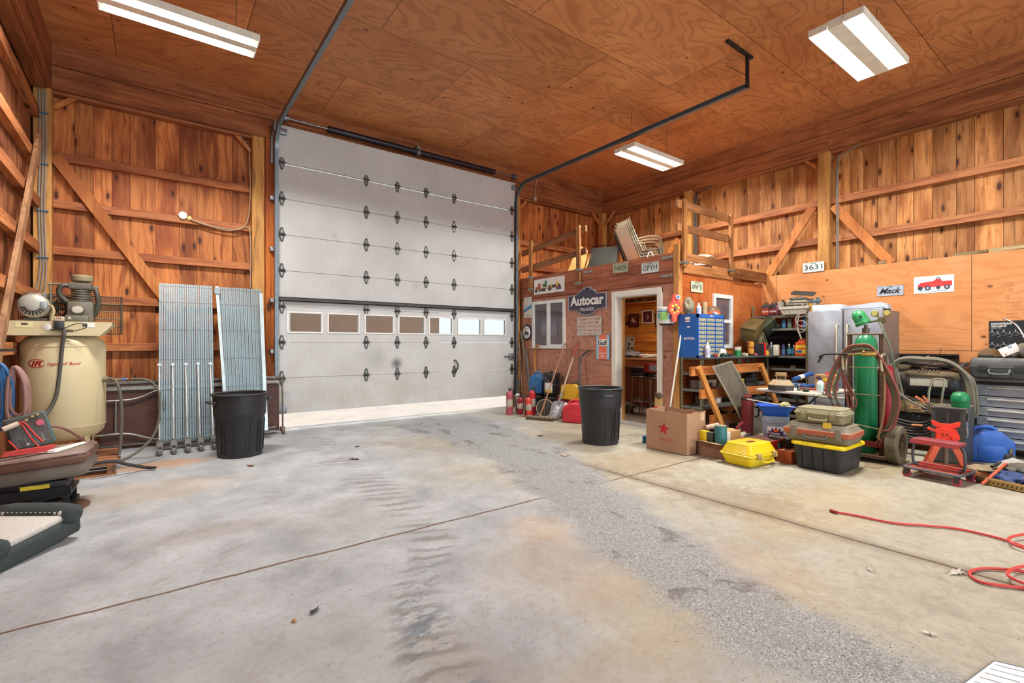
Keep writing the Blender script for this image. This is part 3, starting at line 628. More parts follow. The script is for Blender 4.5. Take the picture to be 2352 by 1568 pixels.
# logo lettering wraps on the tank front: short raised letters on the curve
def wrap(o, rad):
    for v in o.data.vertices:
        a = v.co.x/rad; d = rad+.0015; v.co = Vector((math.sin(a)*d, -math.cos(a)*d, v.co.y))
    o.rotation_euler = (0, 0, 0)
lg = txt('IR', .095, .056, REDINK, comp, (0, 0, 1.105), 'brand_initials', shear=.3, bold=.03); wrap(lg, tr); lg.rotation_euler = (0, 0, R(-31))
lg = txt('Ingersoll Rand', .25, .038, REDINK, comp, (0, 0, 1.095), 'brand_lettering', shear=.3, bold=.012); wrap(lg, tr); lg.rotation_euler = (0, 0, R(6))
g = G(); rad = tr+.002; P = []
for i in range(33):
    t_ = i/32*math.tau; P.append((.078*math.cos(t_), .044*math.sin(t_)))
vs_ = []
for k_, q in enumerate(((1.0, 1.0), (.86, .84))):
    for (x, z) in P: a = (x*q[0]+(.003 if k_ else 0))/rad; vs_.append((math.sin(a)*rad, -math.cos(a)*rad, 1.105+z*q[1]))
g._f(vs_, [(i, i+1, 34+i, 33+i) for i in range(2, 30)]); o = g.out('oval_ring', REDINK, comp); o.rotation_euler = (0, 0, R(-31))
g = G(); g.tube([(.04, -.35, 1.43), (.035, -.36, 1.38), (0.02, -.34, 1.25), (.0, -.33, 1.0), (-.02, -.34, .8), (-.06, -.36, .68), (-.12, -.42, .56), (-.16, -.5, .44), (-.2, -.55, .36)], .016, 10)
g.out('hanging_cable', mat('#4c4b43', .55, 0, .1, 8, .3), comp)
g = G(); g.cyl((.29, -.1, .92), (.36, -.12, .92), .028, n=12); g.cyl((.34, -.12, .915), (.38, -.125, .915), .022, n=8); g.cyl((.38, -.125, .915), (.52, -.13, .915), .012, n=8); g.mi = 1; g.cyl((.46, -.13, .915), (.50, -.13, .915), .014, n=8)
g.out('outlet_valve', [mat('#8d8470', .5, .6), mat('#2e6fae', .5)], comp)
# hoses at the outlet
HOSE = mat('#5b5a4c', .6, 0, .12, 8, .3)
g = G(); o_ = Vector((-.70, 6.75, 0)); g.tube([o_+Vector(p) for p in ((.34, -.13, .93), (.40, -.2, .90), (.44, -.24, .75), (.45, -.25, .5), (.44, -.26, .25), (.43, -.28, .14))], .014, 8)
S('air_hose', g, HOSE, 'short grey rubber hose dropping from the compressor valve beside the tank', 'hose', group=None)
g = G(); g.tube([o_+Vector(p) for p in ((.52, -.13, .915), (.66, -.15, .9), (.76, -.16, .78), (.77, -.17, .5), (.72, -.2, .3), (.6, -.25, .16), (.45, -.3, .08), (.3, -.25, .05))], .013, 8)
S('air_hose', g, HOSE, 'grey rubber hose looping wide from the compressor valve down to the floor', 'hose')
g = G(); g.tube([(-.45, 6.08, .15), (-.30, 6.1, .15), (-.2, 6.13, .10), (-.05, 6.2, .03), (.03, 6.12, .03)], .016, 8); S('hose_end', g, mat('#2e2c29', .6), 'black hose end lying on the floor past the pallet', 'hose')
# ---- pallet under the compressor
PALW = wood('pallet_timber', 'x', '#a5724e', '#8a5c40', '#5c3a28', .3, var=.4)
pal = T('wooden_pallet', 'worn wooden pallet under the beige compressor', 'pallet', (-.70, 6.62, 0))
for i in range(3):
    g = G(); x = -.37+i*.37; g.box(x-.02, -.45, .02, x+.02, .45, .10); g.out('stringer', wood('stringer_timber', 'y', '#8e6244', '#6e4a34', '#4a3020', .3, var=.3), pal, smooth=False)
for i in range(6): g = G(); y = -.45+i*.155; g.box(-.42, y, .10, .42, y+.11, .122); g.out('deck_board', PALW, pal, smooth=False)
for y in (-.45, .34): g = G(); g.box(-.42, y, 0, .42, y+.1, .02); g.out('bottom_board', PALW, pal, smooth=False)
# ---- cables up the corner post, outlet box and its cables
g = G()
for i, dx in enumerate((-.025, 0, .025)): g.tube([(-1.03+dx, 7.845, 4.28), (-1.02+dx, 7.845, 3.6), (-1.035+dx, 7.845, 2.9), (-1.02+dx, 7.845, 2.2), (-1.05+dx*1.6, 7.845, 1.9), (-1.08+dx*2, 7.83, 1.6)], .008, 6)
cb = S('cable_bundle', g, mat('#8f8a84', .5), 'three grey cables strapped down the corner post behind the compressor', 'cable')
for z in (4.0, 3.4, 2.85, 2.3): g = G(); g.box(-1.075, 7.83, z, -.975, 7.856, z+.012); g.out('cable_strap', mat('#2d5a86', .5), cb)
ob = T('outlet_box', 'round metal outlet box on the siding with cables running off it', 'outlet box', (.34, 7.925, 3.0))
g = G(); g.lathe([(.02, -.02), (.05, -.018), (.055, 0), (.055, .03)], (0, -.02, .03), 8, (0, 1, 0)); g.out('cover', mat('#c9cbc6', .4, .5), ob)
g = G(); g.lathe([(.025, 0), (.025, .03)], (.075, -.03, .005), 10, (0, 1, 0)); g.out('cord_clamp', mat('#c8b560', .4, .6), ob)
g = G(); g.tube([(.08, -.03, 0), (.25, -.03, -.05), (.5, -.03, -.08), (.68, -.03, -.06), (.78, -.03, .1), (.81, -.03, .5), (.80, -.02, 1.0), (.79, -.02, 1.12), (.68, -.02, 1.28)], .007, 6); g.tube([(.08, -.03, -.01), (.3, -.03, -.07), (.55, -.03, -.1), (.75, -.03, -.02), (.81, -.03, -.15), (.81, -.03, -.9)], .007, 6); g.out('cables', mat('#b09a80', .5), ob)
# ---- folded brown table leaning on the wall, tubular legs
BRN = ply('brown_table_top', 'x', 'z', '#5c3a2c', '#4a2c22', '#351d16', None, (0, 0), .1, contrast=.35)
ft = T('folding_table', 'dark brown folding table on edge against the siding, behind the zinc gates', 'table', (.5, 7.6, 0), rot=(R(-3), 0, 0))
g = G(); g.box(-1.0, 0, .05, .98, .022, .82); g.out('table_top', BRN, ft, smooth=False)
g = G(); g.box(-1.0, -.012, .80, .98, .03, .83); g.box(-1.0, -.012, .04, .98, .03, .06); g.out('edge_trim', mat('#6e6a62', .4, .7), ft, smooth=False)
g = G(); g.box(-1.0, -.03, .72, .98, -.002, .765); g.out('apron_rail', mat('#8a8478', .4, .7), ft, smooth=False)
TUBM = mat('#a8a69e', .35, .85)
for sx_ in (-1, 1):
    g = G(); b_ = sx_*.55; g.tube([(b_-.5, -.04, .60), (b_-.2, -.04, .60), (b_-.05, -.04, .63), (b_+.1, -.04, .70), (b_+.25, -.04, .73), (b_+.40, -.04, .735)], .013, 8); g.tube([(b_-.5, -.04, .19), (b_-.2, -.04, .19), (b_, -.04, .12), (b_+.12, -.04, .09), (b_+.38, -.04, .10)], .013, 8); g.cyl((b_-.3, -.04, .19), (b_-.3, -.04, .60), .012, n=8); g.out('leg_frame', TUBM, ft)
g = G(); g.tube([(.9, -.03, .78), (.975, -.03, .80), (1.02, -.03, .74), (1.02, -.03, .06)], .012, 8); g.out('end_frame', mat('#6e675c', .4, .6), ft)
for x in (.72, .99): g = G(); g.cyl((x, -.12, .045), (x+.03, -.12, .045), .045, n=16); g.box(x-.01, -.14, .04, x+.04, -.03, .10); g.out('caster', mat('#6a5544', .6, 0, .2, 8, .4), ft)
# ---- folding zinc gates
ZN = mat('#93a3a7', .45, .55, .12, 30)
def gate(name, x0, x1, ytop, ybot, z0, z1, label, rake, legs):
    t = T('folding_gate', label, 'folding gate', (x0, 0, 0)); W = x1-x0; n = 24; pitch = W/n
    for i in range(n):
        x = pitch*(i+.5); g = G(); d = (i % 2)*.012
        a = Vector((x+rake*(1-i/n), ybot+d, z0)); b = Vector((x, ytop+d, z1)); w_ = pitch*.74
        g.beam(a, b, w_, .012, up=(0, -1, 0)); g.beam(a+Vector((-w_*.42, -.009, 0)), b+Vector((-w_*.42, -.009, 0)), .003, .012, up=(0, -1, 0)); g.beam(a+Vector((w_*.42, -.009, 0)), b+Vector((w_*.42, -.009, 0)), .003, .012, up=(0, -1, 0))
        if i % 1 == 0:
            for f in (.14, .32, .51, .7, .88, .985): p = a.lerp(b, f); g.sph(p+Vector((0, -.012, 0)), .005, 6, 4)
        g.out('channel', ZN, t)
    return t
g1 = gate('', .075, .65, 7.55, 7.22, .10, 2.06, 'zinc folding gate on five caster legs, taller one leaning beside the brown table', -.01, True)
g2 = gate('', .70, 1.24, 7.60, 7.30, .10, 2.06, 'zinc folding gate leaning beside the door post, behind the tall black bin', .06, False)
for x in (.0, .135, .27, .40, .535):
    yb, yt = 6.93, 7.36
    g = G(); g.cyl((x+.0, yb+.08, .16), (x, yt, 1.02), .0115, n=10); g.lathe([(.004, -.01), (.02, -.008), (.02, .008), (.004, .01)], (x, yt-.012, 1.035), 12, (0, 1, 0)); lg_ = g.out('leg_tube', mat('#c4c9c9', .35, .7, .2, 22), g1)
    g = G(); g.box(x-.03, yb-.08, .115, x+.03, yb+.20, .15); g.box(x-.032, yb-.08, .09, x-.028, yb+.16, .15); g.box(x+.028, yb-.08, .09, x+.032, yb+.16, .15); g.out('foot_plate', mat('#8f8f88', .45, .7), lg_)
    g = G(); yw = yb-.04; g.cyl((x-.014, yw, .047), (x+.014, yw, .047), .045, n=18); g.mi = 1; g.box(x-.024, yw-.02, .05, x-.018, yw+.03, .115); g.box(x+.018, yw-.02, .05, x+.024, yw+.03, .115); g.cyl((x-.026, yw, .047), (x+.026, yw, .047), .01, n=8); g.out('caster', [mat('#77736c', .6, 0, .2), STEEL], lg_)
g = G(); g.box(0, 7.19, .085, .6, 7.26, .12); g.out('bottom_rail', mat('#7e8484', .45, .7), g1)
g = G(); g.tube([(.03, 7.18, .62), (.03, 7.15, .62), (.03, 7.15, .56), (.05, 7.17, .50), (.03, 7.18, .47)], .004, 6); g.tube([(.03, 7.18, .64), (.055, 7.16, .64), (.055, 7.16, .52)], .004, 6); g.out('latch_hook', STEEL, g1)
g = G(); g.beam((0.0, 7.55, 2.06), (.09, 7.22, .12), .035, .03, up=(0, -1, 0)); g.out('side_stile', mat('#b9c6c6', .4, .6), g2)
g = G(); g.beam((.53, 7.54, 2.0), (.545, 7.24, .12), .045, .03, up=(0, -1, 0)); g.out('side_stile', mat('#b9c6c6', .4, .6), g2)
g = G(); g.box(-.03, 7.50, 1.96, .035, 7.54, 2.04); g.out('hook_plate', ZN, g2)
# ---- the black bins
BIN = mat('#242426', .5, 0, .2, 6, .18, '#77736b')
def bin_(loc, rz, label, h=.70, r=.275):
    t = T('trash_can', label, 'trash can', loc, rz)
    g = G(); g.lathe([(.0, .0), (r*.80, 0), (r*.82, .02), (r*.90, h*.62), (r*.945, h*.66), (r*.955, h*.70), (r*.985, h*.95), (r*.985, h-.02), (r*.94, h-.02), (r*.90, h*.7), (r*.85, h*.6), (r*.78, .03), (0, .03)], n=48); g.out('barrel', BIN, t)
    g = G(); g.torus((0, 0, h-.008), r, .014, n=48, k=8); g.out('rim', BIN, t)
    for a in (0, 180):
        g = G(); c_, s_ = math.cos(R(a)), math.sin(R(a)); q = lambda rr, w, z: (rr*c_-w*s_, rr*s_+w*c_, z)
        g.tube([q(r*.97, -.07, h-.09), q(r*.97+.055, -.065, h-.085), q(r*.97+.065, 0, h-.082), q(r*.97+.055, .065, h-.085), q(r*.97, .07, h-.09)], .012, 8); g.out('handle', BIN, t)
    g = G()
    for a in range(-80, 81, 32):      # moulded panels on the lower wall
        for e in (-1, 1):
            b_ = R(a-90+e*11); rr = r*.83; r2 = r*.895
            g.beam((rr*math.cos(b_), rr*math.sin(b_), .05), (r2*math.cos(b_), r2*math.sin(b_), h*.58), .006, .012, up=(math.cos(b_), math.sin(b_), 0))
        b0, b1 = R(a-90-11), R(a-90+11); rr = r*.893; g.beam((rr*math.cos(b0), rr*math.sin(b0), h*.58), (rr*math.cos(b1), rr*math.sin(b1), h*.58), .012, .006)
    g.out('moulded_panel', BIN, t)
    return t
bin_((.83, 6.42, 0), 12, 'tall black plastic trash can in front of the zinc gates', .72, .285)
bin_((4.72, 4.38, 0), 60, 'black plastic trash can standing out on the floor near the office door', .72, .285)
# ---- vehicle seat cushion on its black suspension base
g = G(); g.lathe([(.0, 0), (.26, 0), (.265, .006), (.25, .012), (0, .012)], (0, 0, 0), 30); S('floor_plate', g, mat('#6a4a38', .7, .2, .25, 8), 'rusty brown round plate on the floor under the black seat base', 'plate', (-.66, 5.19, 0))
st = T('suspension_pedestal', 'black steel suspension seat base with a yellow sticker under the leather cushion', 'seat base', (-.74, 5.22, .012), -2)
SBL = mat('#17171a', .45, .3, .2, 10, .1)
g = G(); g.box(-.25, -.2, 0, .25, -.17, .03); g.box(-.25, .17, 0, .25, .2, .03); g.box(-.25, -.2, .0, -.22, .2, .03); g.box(.22, -.2, 0, .25, .2, .03); g.box(-.24, -.19, .12, .25, .19, .15, .004); g.out('frame', SBL, st)
g = G()
for x in (-.23, .2): 
    for y in (-.19, .16): g = G(); g.box(x, y, .0, x+.035, y+.03, .14); g.out('corner_post', SBL, st)
g = G(); g.box(-.24, -.2, .13, .25, -.17, .19); g.out('front_rail', SBL, st)
g = G(); g.beam((-.2, -.18, .03), (.18, -.18, .13), .03, .012, up=(0, 1, 0)); g.beam((-.2, -.18, .13), (.18, -.18, .03), .03, .012, up=(0, 1, 0)); g.out('scissor_arms', SBL, st)
g = G(); g.box(-.22, -.17, .15, .22, .17, .235, .006); g.out('slide_housing', SBL, st)
g = G(); g.box(-.03, -.204, .195, .13, -.2, .225); g.out('yellow_sticker', mat('#c9b52c', .5), st)
LEA = mat('#6d4a3c', .5, 0, .25, 5, .55, '#a09a92'); LEA2 = mat('#6d655a', .5, 0, .15, 5, .35, '#9a948a')
cu = T('seat_cushion', 'worn brown and grey leather truck seat cushion on the black base', 'seat cushion', (-.66, 5.24, .264), -4, rot=(R(0), R(-4), R(-4)))
g = G(); g.obox((0, 0, .045), (.56, .50, .11), bev=.045); g.out('lower_cushion', LEA2, cu, ang=70)
g = G(); g.obox((0, .0, .14), (.59, .53, .10), bev=.042); g.out('upper_cushion', LEA, cu, ang=70)
g = G(); g.tube([(-.28, -.25, .165), (.28, -.25, .165), (.28, .25, .165)], .006, 6, 2); g.out('piping', mat('#4c302a', .5), cu)
g = G(); g.sheet([(-.02, -.1, .186), (.1, -.2, .186), (.24, .10, .186), (.2, .18, .186)], (0, 0, 1), .003); S('paper_sheet', g, WHITE, 'white sheet of paper on the brown leather cushion', 'paper', (-.66, 5.24, .272), rot=(0, R(-4), R(-4)), smooth=False)
# control box with red booster cables on the cushion
cb = T('jump_starter', 'black and teal jump starter box tilted back on the leather cushion', 'battery booster', (-.72, 5.28, .485), rot=(R(-14), R(-14), R(16)))
g = G(); g.box(-.13, -.07, 0, .11, .07, .26, .015); g.out('case', mat('#3c6164', .5, 0, .15, 7, .3), cb)
g = G(); g.box(-.125, -.078, .01, .095, -.07, .25, .003); fp = g.out('face_panel', mat('#3f3a36', .4, 0, .15, 9, .3), cb)
g = G(); g.cyl((.055, -.10, .17), (.055, -.078, .17), .024, n=16); g.out('red_knob', mat('#c0506a', .5), fp)
for x, z in ((-.02, .21), (.02, .225), (.05, .23)): g = G(); g.box(x, -.09, z, x+.018, -.078, z+.014); g.out('toggle', mat('#a38a4c', .4, .5), fp)
g = G()
for x0_, z0_ in ((.04, .03), (.0, .03), (.03, .13), (-.1, .03)): g.tube([(x0_, -.079, z0_), (x0_+.045, -.079, z0_), (x0_+.045, -.079, z0_+.06), (x0_, -.079, z0_+.06)], .0012, 4, 1, closed=True)
g.cyl((-.05, -.082, .035), (-.05, -.078, .035), .01, n=10); g.out('panel_outline', mat('#b8ae9c', .5), fp)
g = G(); g.cyl((-.15, -.11, .19), (-.06, -.10, .205), .02, n=10); g.out('clamp_handle', mat('#cbb9a8', .5), cb)
g = G(); g.tube([(-.06, -.10, .21), (-.045, -.11, .19), (-.03, -.105, .1), (-.01, -.09, .02), (0, -.1, -.005)], .006, 6); g.tube([(-.06, -.10, .205), (-.03, -.115, .20), (.0, -.105, .1), (.03, -.09, .02)], .006, 6); g.tube([(-.14, -.09, .1), (-.12, -.1, .03), (-.11, -.1, .0)], .006, 6); g.out('red_cable', mat('#d8443c', .5), cb)
g = G(); g.prism([(0, 0), (.24, 0), (.30, .035), (.28, .045), (.02, .03)], -.01, .03); S('red_tray', g, mat('#c93a34', .5, 0, .15), 'bright red plastic strip on the leather cushion under the booster box', 'tray', (-.88, 5.04, .47), 14)
# ---- loose seat on the floor nearest the camera, grey cloth and fleece
GC = mat('#38403f', .85, 0, .15, 30); FL_ = mat('#c4c0b8', .95, 0, .12, 60)
sc = T('car_seat', 'grey cloth car seat with a pale fleece cover lying on the floor', 'car seat', (-.73, 4.24, 0), -36, rot=(R(5), R(0), R(-36)))
g = G(); g.obox((0, 0, .07), (.46, .60, .12), bev=.03); g.out('seat_base', GC, sc, ang=70)
g = G(); g.obox((0, 0, .145), (.42, .42, .05), bev=.02); fo = g.out('fleece_cover', FL_, sc, ang=70)
for y in (-.235, .24): g = G(); g.lathe([(.02, -.25), (.058, -.24), (.070, -.15), (.070, .15), (.058, .24), (.02, .25)], (0, y, .155), 16, (1, 0, 0)); g.out('side_bolster', GC, sc, ang=70)
for y in (-.19, .19): g = G(); [g.sph((x*.03-.2, y, .178), .017, 6, 4) for x in range(14)]; g.out('fleece_edge', FL_, sc)
# ---- hose coils on the left wall
def hank(c, w_, h_, n, r, seed):
    random.seed(seed); pts = []
    for i in range(n):
        k = random.uniform(.75, 1.05); dx = random.uniform(-.5, .5)*w_*.5; dy = random.uniform(-.03, .03)
        pts += [c+Vector((dx*.3, dy, 0)), c+Vector((dx+w_*.4*k, dy, -h_*.3*k)), c+Vector((dx+w_*.35, dy+.02, -h_*.85*k)), c+Vector((dx, dy+.01, -h_*k)), c+Vector((dx-w_*.35, dy, -h_*.8*k)), c+Vector((dx-w_*.35*k, dy, -h_*.25*k))]
    g = G(); g.tube(pts, r, 7, 5); return g
c1 = dz(34, 842, 3.9); c2 = dz(-2, 835, 3.85)
for cc_, col, lab, sd in ((c1, '#a07a72', 'dusty pink rubber hose hung in a long hank beside the compressor tank', 3), (c2, '#3a72a8', 'blue air hose hung in a hank at the left edge beside the pink hose', 5)):
    S('hose_hank', hank(cc_, .13, .52, 6, .0115, sd), mat(col, .6, 0, .12, 8, .35), lab, 'hose')
g = G(); a_, b_ = dz(95, 975, 3.95), dz(200, 1018, 4.6); g.tube([dz(60, 955, 3.9), a_, dz(150, 985, 4.2), b_, dz(215, 1045, 4.7)], .011, 8); S('hose_run', g, mat('#8a5a54', .6, 0, .1, 8, .3), 'pinkish hose running low across the front of the compressor tank', 'hose')
g = G(); g.beam((-1.0, 5.0, 1.25), (-.80, 5.0, 1.25), .02, .02); g.beam((-1.05, 5.0, 1.25), (-1.05, 5.0, 0), .05, .05); g.beam((-1.0, 5.0, 1.23), (-1.05, 5.0, 1.0), .02, .02); S('hose_hanger', g, DKST, 'dark hose hanger stand at the left wall carrying the hose hanks', 'hanger')
# ================================================================== OFFICE BOX (front face x=6.1 facing -x, side face y=4.13 facing -y)
OX_, OY_ = 6.10, 4.13; TOP = 2.62
JW = mat('#dad6cb', .5, 0, .06, 4); PINE = wood('pine_panel', 'y', '#e08e3c', '#c87428', '#9c5218', .45, var=.25, gs=.7); SHELFW = wood('pale_shelf_wood', 'y', '#e0a070', '#c98a5c', '#a86a40', .1, var=.1)
wy0, wy1, wz0, wz1 = 6.52, 7.45, 1.22, 2.10          # window opening
dy0, dy1, dz1 = 4.50, 5.30, 2.05                     # doorway opening
g = G()
for a in ((7.84, 7.45, 0, 2.18), (6.52, 5.30, 0, 2.18), (4.50, 4.21, 0, 2.18), (7.45, 6.52, 0, 1.22), (7.45, 6.52, 2.10, 2.18), (5.30, 4.50, 2.05, 2.18)): g.box(OX_, a[1], a[2], OX_+.02, a[0], a[3])
ST('wall_office_front', g, PLYO, smooth=False)
g = G(); g.box(OX_-.02, 4.22, 2.19, OX_+.02, 7.84, 2.40); g.box(OX_-.02, 4.22, 2.405, OX_+.02, 7.84, TOP); ST('trim_90', g, wood('parapet_boards', 'y', '#a8684c', '#8f533b', '#6c3a28', .4, var=.2), smooth=False)
g = G(); g.box(OX_-.03, 4.12, 0, OX_+.06, 4.21, TOP+.12, .004); ST('trim_91', g, W_z, smooth=False)
sx0, sx1, sz0, sz1 = 6.98, 7.50, 1.24, 2.05         # side window opening
g = G()
g.box(OX_+.05, OY_, 0, 6.75, OY_+.02, 2.4)
ST('wall_office_side', g, ply('office_side_darker_plywood', 'x', 'z', '#b8602c', '#a4521f', '#8a3f16', None, (0, 0), .3, contrast=.5), smooth=False)
g = G(); g.box(6.75, OY_, 0, sx0, OY_+.022, 2.32); g.box(sx1, OY_, 0, 8.505, OY_+.022, 2.32); g.box(sx0, OY_, 0, sx1, OY_+.022, sz0); g.box(sx0, OY_, sz1, sx1, OY_+.022, 2.32); ST('wall_office_side_2', g, PLYO2, smooth=False)
g = G(); g.box(OX_+.06, OY_-.03, 2.32, 7.75, OY_+.01, 2.46); ST('trim_92', g, wood('rail_board', 'x', '#b07448', '#96602f', '#6e4222', .3, var=.2), smooth=False)
g = G(); g.box(7.5, OY_-.10, 2.34, 8.5, OY_-.04, 2.50); ST('trim_93', g, wood('loose_beam', 'x', '#8c5a30', '#744623', '#54301a', .3, var=.2), smooth=False)
g = G(); g.box(OX_+.02, OY_+.02, 2.36, 8.5, 7.98, 2.42); ST('floor_loft', g, W_x, smooth=False)
# office interior shell
g = G(); [g.box(8.30, 4.16, z, 8.32, 7.9, z+.18) for z in [i*.19 for i in range(13)]]; ST('wall_office_back', g, PINE, smooth=False)
g = G(); [g.box(6.13, 7.80, z, 8.3, 7.82, z+.18) for z in [i*.19 for i in range(13)]]; ST('wall_office_end', g, PINE, smooth=False)
g = G(); g.box(6.1, 4.14, .0, 8.3, 7.8, .03); ST('floor_office', g, mat('#8e867c', .7, 0, .1), smooth=False)
area('office_lamp', (7.2, 5.4, 2.3), (0, 0, 0), .9, .9, 20, (1, .9, .75))
# door casing
g = G(); 
g.box(OX_-.025, dy0-.09, 0, OX_, dy0, dz1+.09, .004); g.box(OX_-.025, dy1, 0, OX_, dy1+.09, dz1+.09, .004); g.box(OX_-.026, dy0-.09, dz1, OX_, dy1+.09, dz1+.09, .004)
g.box(OX_-.01, dy0-.01, 0, OX_+.12, dy0+.01, dz1); g.box(OX_-.01, dy1-.01, 0, OX_+.12, dy1+.01, dz1); g.box(OX_-.01, dy0, dz1-.01, OX_+.12, dy1, dz1+.01)
g.mi = 1; g.box(OX_-.03, dy0, .0, OX_+.13, dy1, .035)
ST('door_2', g, [JW, mat('#c9cbc8', .4, .5)], smooth=False)
g = G(); g.box(OX_+.12, dy1-.04, 0, OX_+.16, dy1+.02, 2.15); ST('trim_94', g, W_z, smooth=False)
# windows
def win(nm, c, w_, h_, rz, vertical):
    t = T(nm, None, None, c, rz); t['kind'] = 'structure'; f = .06; g = G()
    g.box(-w_/2, -.03, -h_/2, w_/2, .01, -h_/2+f); g.box(-w_/2, -.03, h_/2-f, w_/2, .01, h_/2); g.box(-w_/2, -.03, -h_/2+f, -w_/2+f, .01, h_/2-f); g.box(w_/2-f, -.03, -h_/2+f, w_/2, .01, h_/2-f)
    if vertical: g.box(-w_/2+f, -.025, -.02, w_/2-f, .01, .03); g.box(-w_/2+f+.02, -.01, -h_/2+f, -w_/2+f+.045, .01, 0)
    else: g.box(-.035, -.025, -h_/2+f, .025, .01, h_/2-f); g.box(.025, -.015, -h_/2+f, .05, .01, h_/2-f); g.box(.05, -.015, -h_/2+f, w_/2-f, .0, -h_/2+f+.02)
    g.out('frame', WHT, t, smooth=False)
    g = G(); g.box(-w_/2+f, .0, -h_/2+f, w_/2-f, .004, h_/2-f); g.out('glass_pane', WGL, t, smooth=False)
def wgl():
    n = N('office_window_glass'); n.bs.inputs['Transmission Weight'].default_value = .85; n.bs.inputs['Roughness'].default_value = .03; n.bs.inputs['IOR'].default_value = 1.45; n.bs.inputs['Base Color'].default_value = (.42, .47, .56, 1); n.bs.inputs['Specular IOR Level'].default_value = .9; return n.m
WGL = wgl()
win('window_1', (OX_, (wy0+wy1)/2, (wz0+wz1)/2), wy1-wy0+.02, wz1-wz0+.04, -90, False)
win('window_2', ((sx0+sx1)/2, OY_, (sz0+sz1)/2), sx1-sx0+.04, sz1-sz0+.04, 0, True)
# ---- interior things
g = G(); g.box(7.45, 4.2, .98, 8.29, 7.7, 1.02); g.box(7.50, 4.2, .84, 7.53, 7.7, .98); S('office_counter', g, SHELFW, 'long pale wooden counter inside the office', 'counter', smooth=False)
g = G(); g.box(8.0, 4.2, .03, 8.03, 7.7, .98); S('desk_back_panel', g, PLYO, 'plywood kick panel under the office counter', 'panel', smooth=False)
g = G(); g.box(8.12, 4.4, 2.14, 8.298, 7.7, 2.165); S('display_shelf', g, SHELFW, 'thin wooden shelf high on the pine wall inside the office', 'shelf', smooth=False)
random.seed(11)
toyc = ['#c49a2c', '#3c4a2c', '#8a5a20', '#c8a040', '#5a4a2c', '#a8862c', '#44402c', '#b07830', '#6a5a30']
labs = ['yellow toy truck', 'dark green toy tractor', 'brown toy car', 'gold toy loader', 'olive toy truck', 'mustard toy car', 'black toy tractor', 'amber toy digger', 'khaki toy wagon']
for i, c in enumerate(toyc):
    y = 6.08+i*.105; L = random.uniform(.09, .13); t = T('toy_vehicle', '%s on the high shelf inside the office' % labs[i], 'toy', (8.2, y, 2.165), 90, 'toy vehicles on the office shelf')
    g = G(); g.box(-L/2, -.02, .012, L/2, .02, .035, .004); g.box(-L/2+.01, -.018, .035, 0, .018, .065 if i % 2 else .055, .004); g.out('toy_body', mat(c, .4), t)
    for x in (-L*.3, L*.3): g = G(); g.cyl((x, -.024, .014), (x, .024, .014), .014, n=10); g.out('wheel', BLK, t)
g = G(); g.blob((0, 0, .08), (.05, .04, .08), .4, 4); S('figurine', g, mat('#4a3a20', .5, 0, .4), 'dark lumpy trophy at the door end of the office shelf', 'figurine', (8.2, 5.98, 2.165))
def frame_pic(y, z, w_, h_, fm, inner, mot, label, X=8.29):
    t = T('picture_frame', label, 'picture', (X, y, z), -90); g = G(); f = .025
    g.box(-w_/2, -.02, -h_/2, w_/2, 0, -h_/2+f); g.box(-w_/2, -.02, h_/2-f, w_/2, 0, h_/2); g.box(-w_/2, -.02, -h_/2+f, -w_/2+f, 0, h_/2-f); g.box(w_/2-f, -.02, -h_/2+f, w_/2, 0, h_/2-f); g.out('frame', fm, t, smooth=False)
    g = G(); g.box(-w_/2+f, -.008, -h_/2+f, w_/2-f, -.001, h_/2-f); g.out('print', inner, t, smooth=False)
    g = G(); mot(g, w_, h_); g.out('motif', [mat('#c9a48c', .6), mat('#2a1614', .6)], t)
    return t
def m1(g, w, h): g.box(-w*.25, -.011, -h*.2, w*.1, -.009, h*.05); g.box(-w*.2, -.011, h*.05, -w*.02, -.009, h*.2); g.box(w*.1, -.011, -h*.2, w*.25, -.009, -.02); g.mi = 1; g.cyl((-w*.15, -.013, -h*.2), (-w*.15, -.011, -h*.2), .022, n=12); g.cyl((w*.17, -.013, -h*.2), (w*.17, -.011, -h*.2), .022, n=12)
def m2(g, w, h): g.prism([(0, h*.2), (w*.12, 0), (0, -h*.2), (-w*.12, 0)], -.011, -.009); g.mi = 1; g.prism([(0, h*.1), (w*.05, 0), (0, -h*.1), (-w*.05, 0)], -.013, -.011)
frame_pic(6.72, 1.79, .26, .27, mat('#2c1a14', .5), mat('#7a2c1c', .6), m1, 'dark framed picture of an old truck on the pine wall')
frame_pic(6.36, 1.85, .28, .28, mat('#d8cbb4', .6, 0, .3, 60), mat('#5c1216', .6, 0, .3, 20), m2, 'picture with a pale patterned frame and deep red centre')
frame_pic(6.06, 1.77, .22, .26, mat('#2c1a14', .5), mat('#d8c8b4', .6), m1, 'dark framed picture mostly hidden by the door jamb')
for y, lab in ((7.0, 'grey board of small photos standing on the office counter'), (6.78, 'second board of small photos, beside the darker framed truck picture')):
    t = T('photo_board', lab, 'photo board', (8.22, y, 1.02), -90, rot=(R(-5), 0, R(-90))); g = G(); g.box(-.10, -.01, 0, .10, 0, .42); g.out('board', mat('#b9b0a0', .7), t, smooth=False)
    for (x, z) in ((-.06, .05), (.03, .05), (-.06, .14), (.03, .14), (-.05, .23), (.02, .33)):
        g = G(); g.box(x, -.013, z, x+.055, -.01, z+.06); g.out('photo', mat('#4a4640', .6, 0, .3, 30), t, smooth=False)
g = G(); g.blob((0, 0, .05), (.18, .22, .06), .3, 2.5, flat=.0); S('paper_bag', g, mat('#8a8688', .7, 0, .15), 'crumpled grey bag lying on the office counter', 'bag', (7.72, 6.30, 1.021))
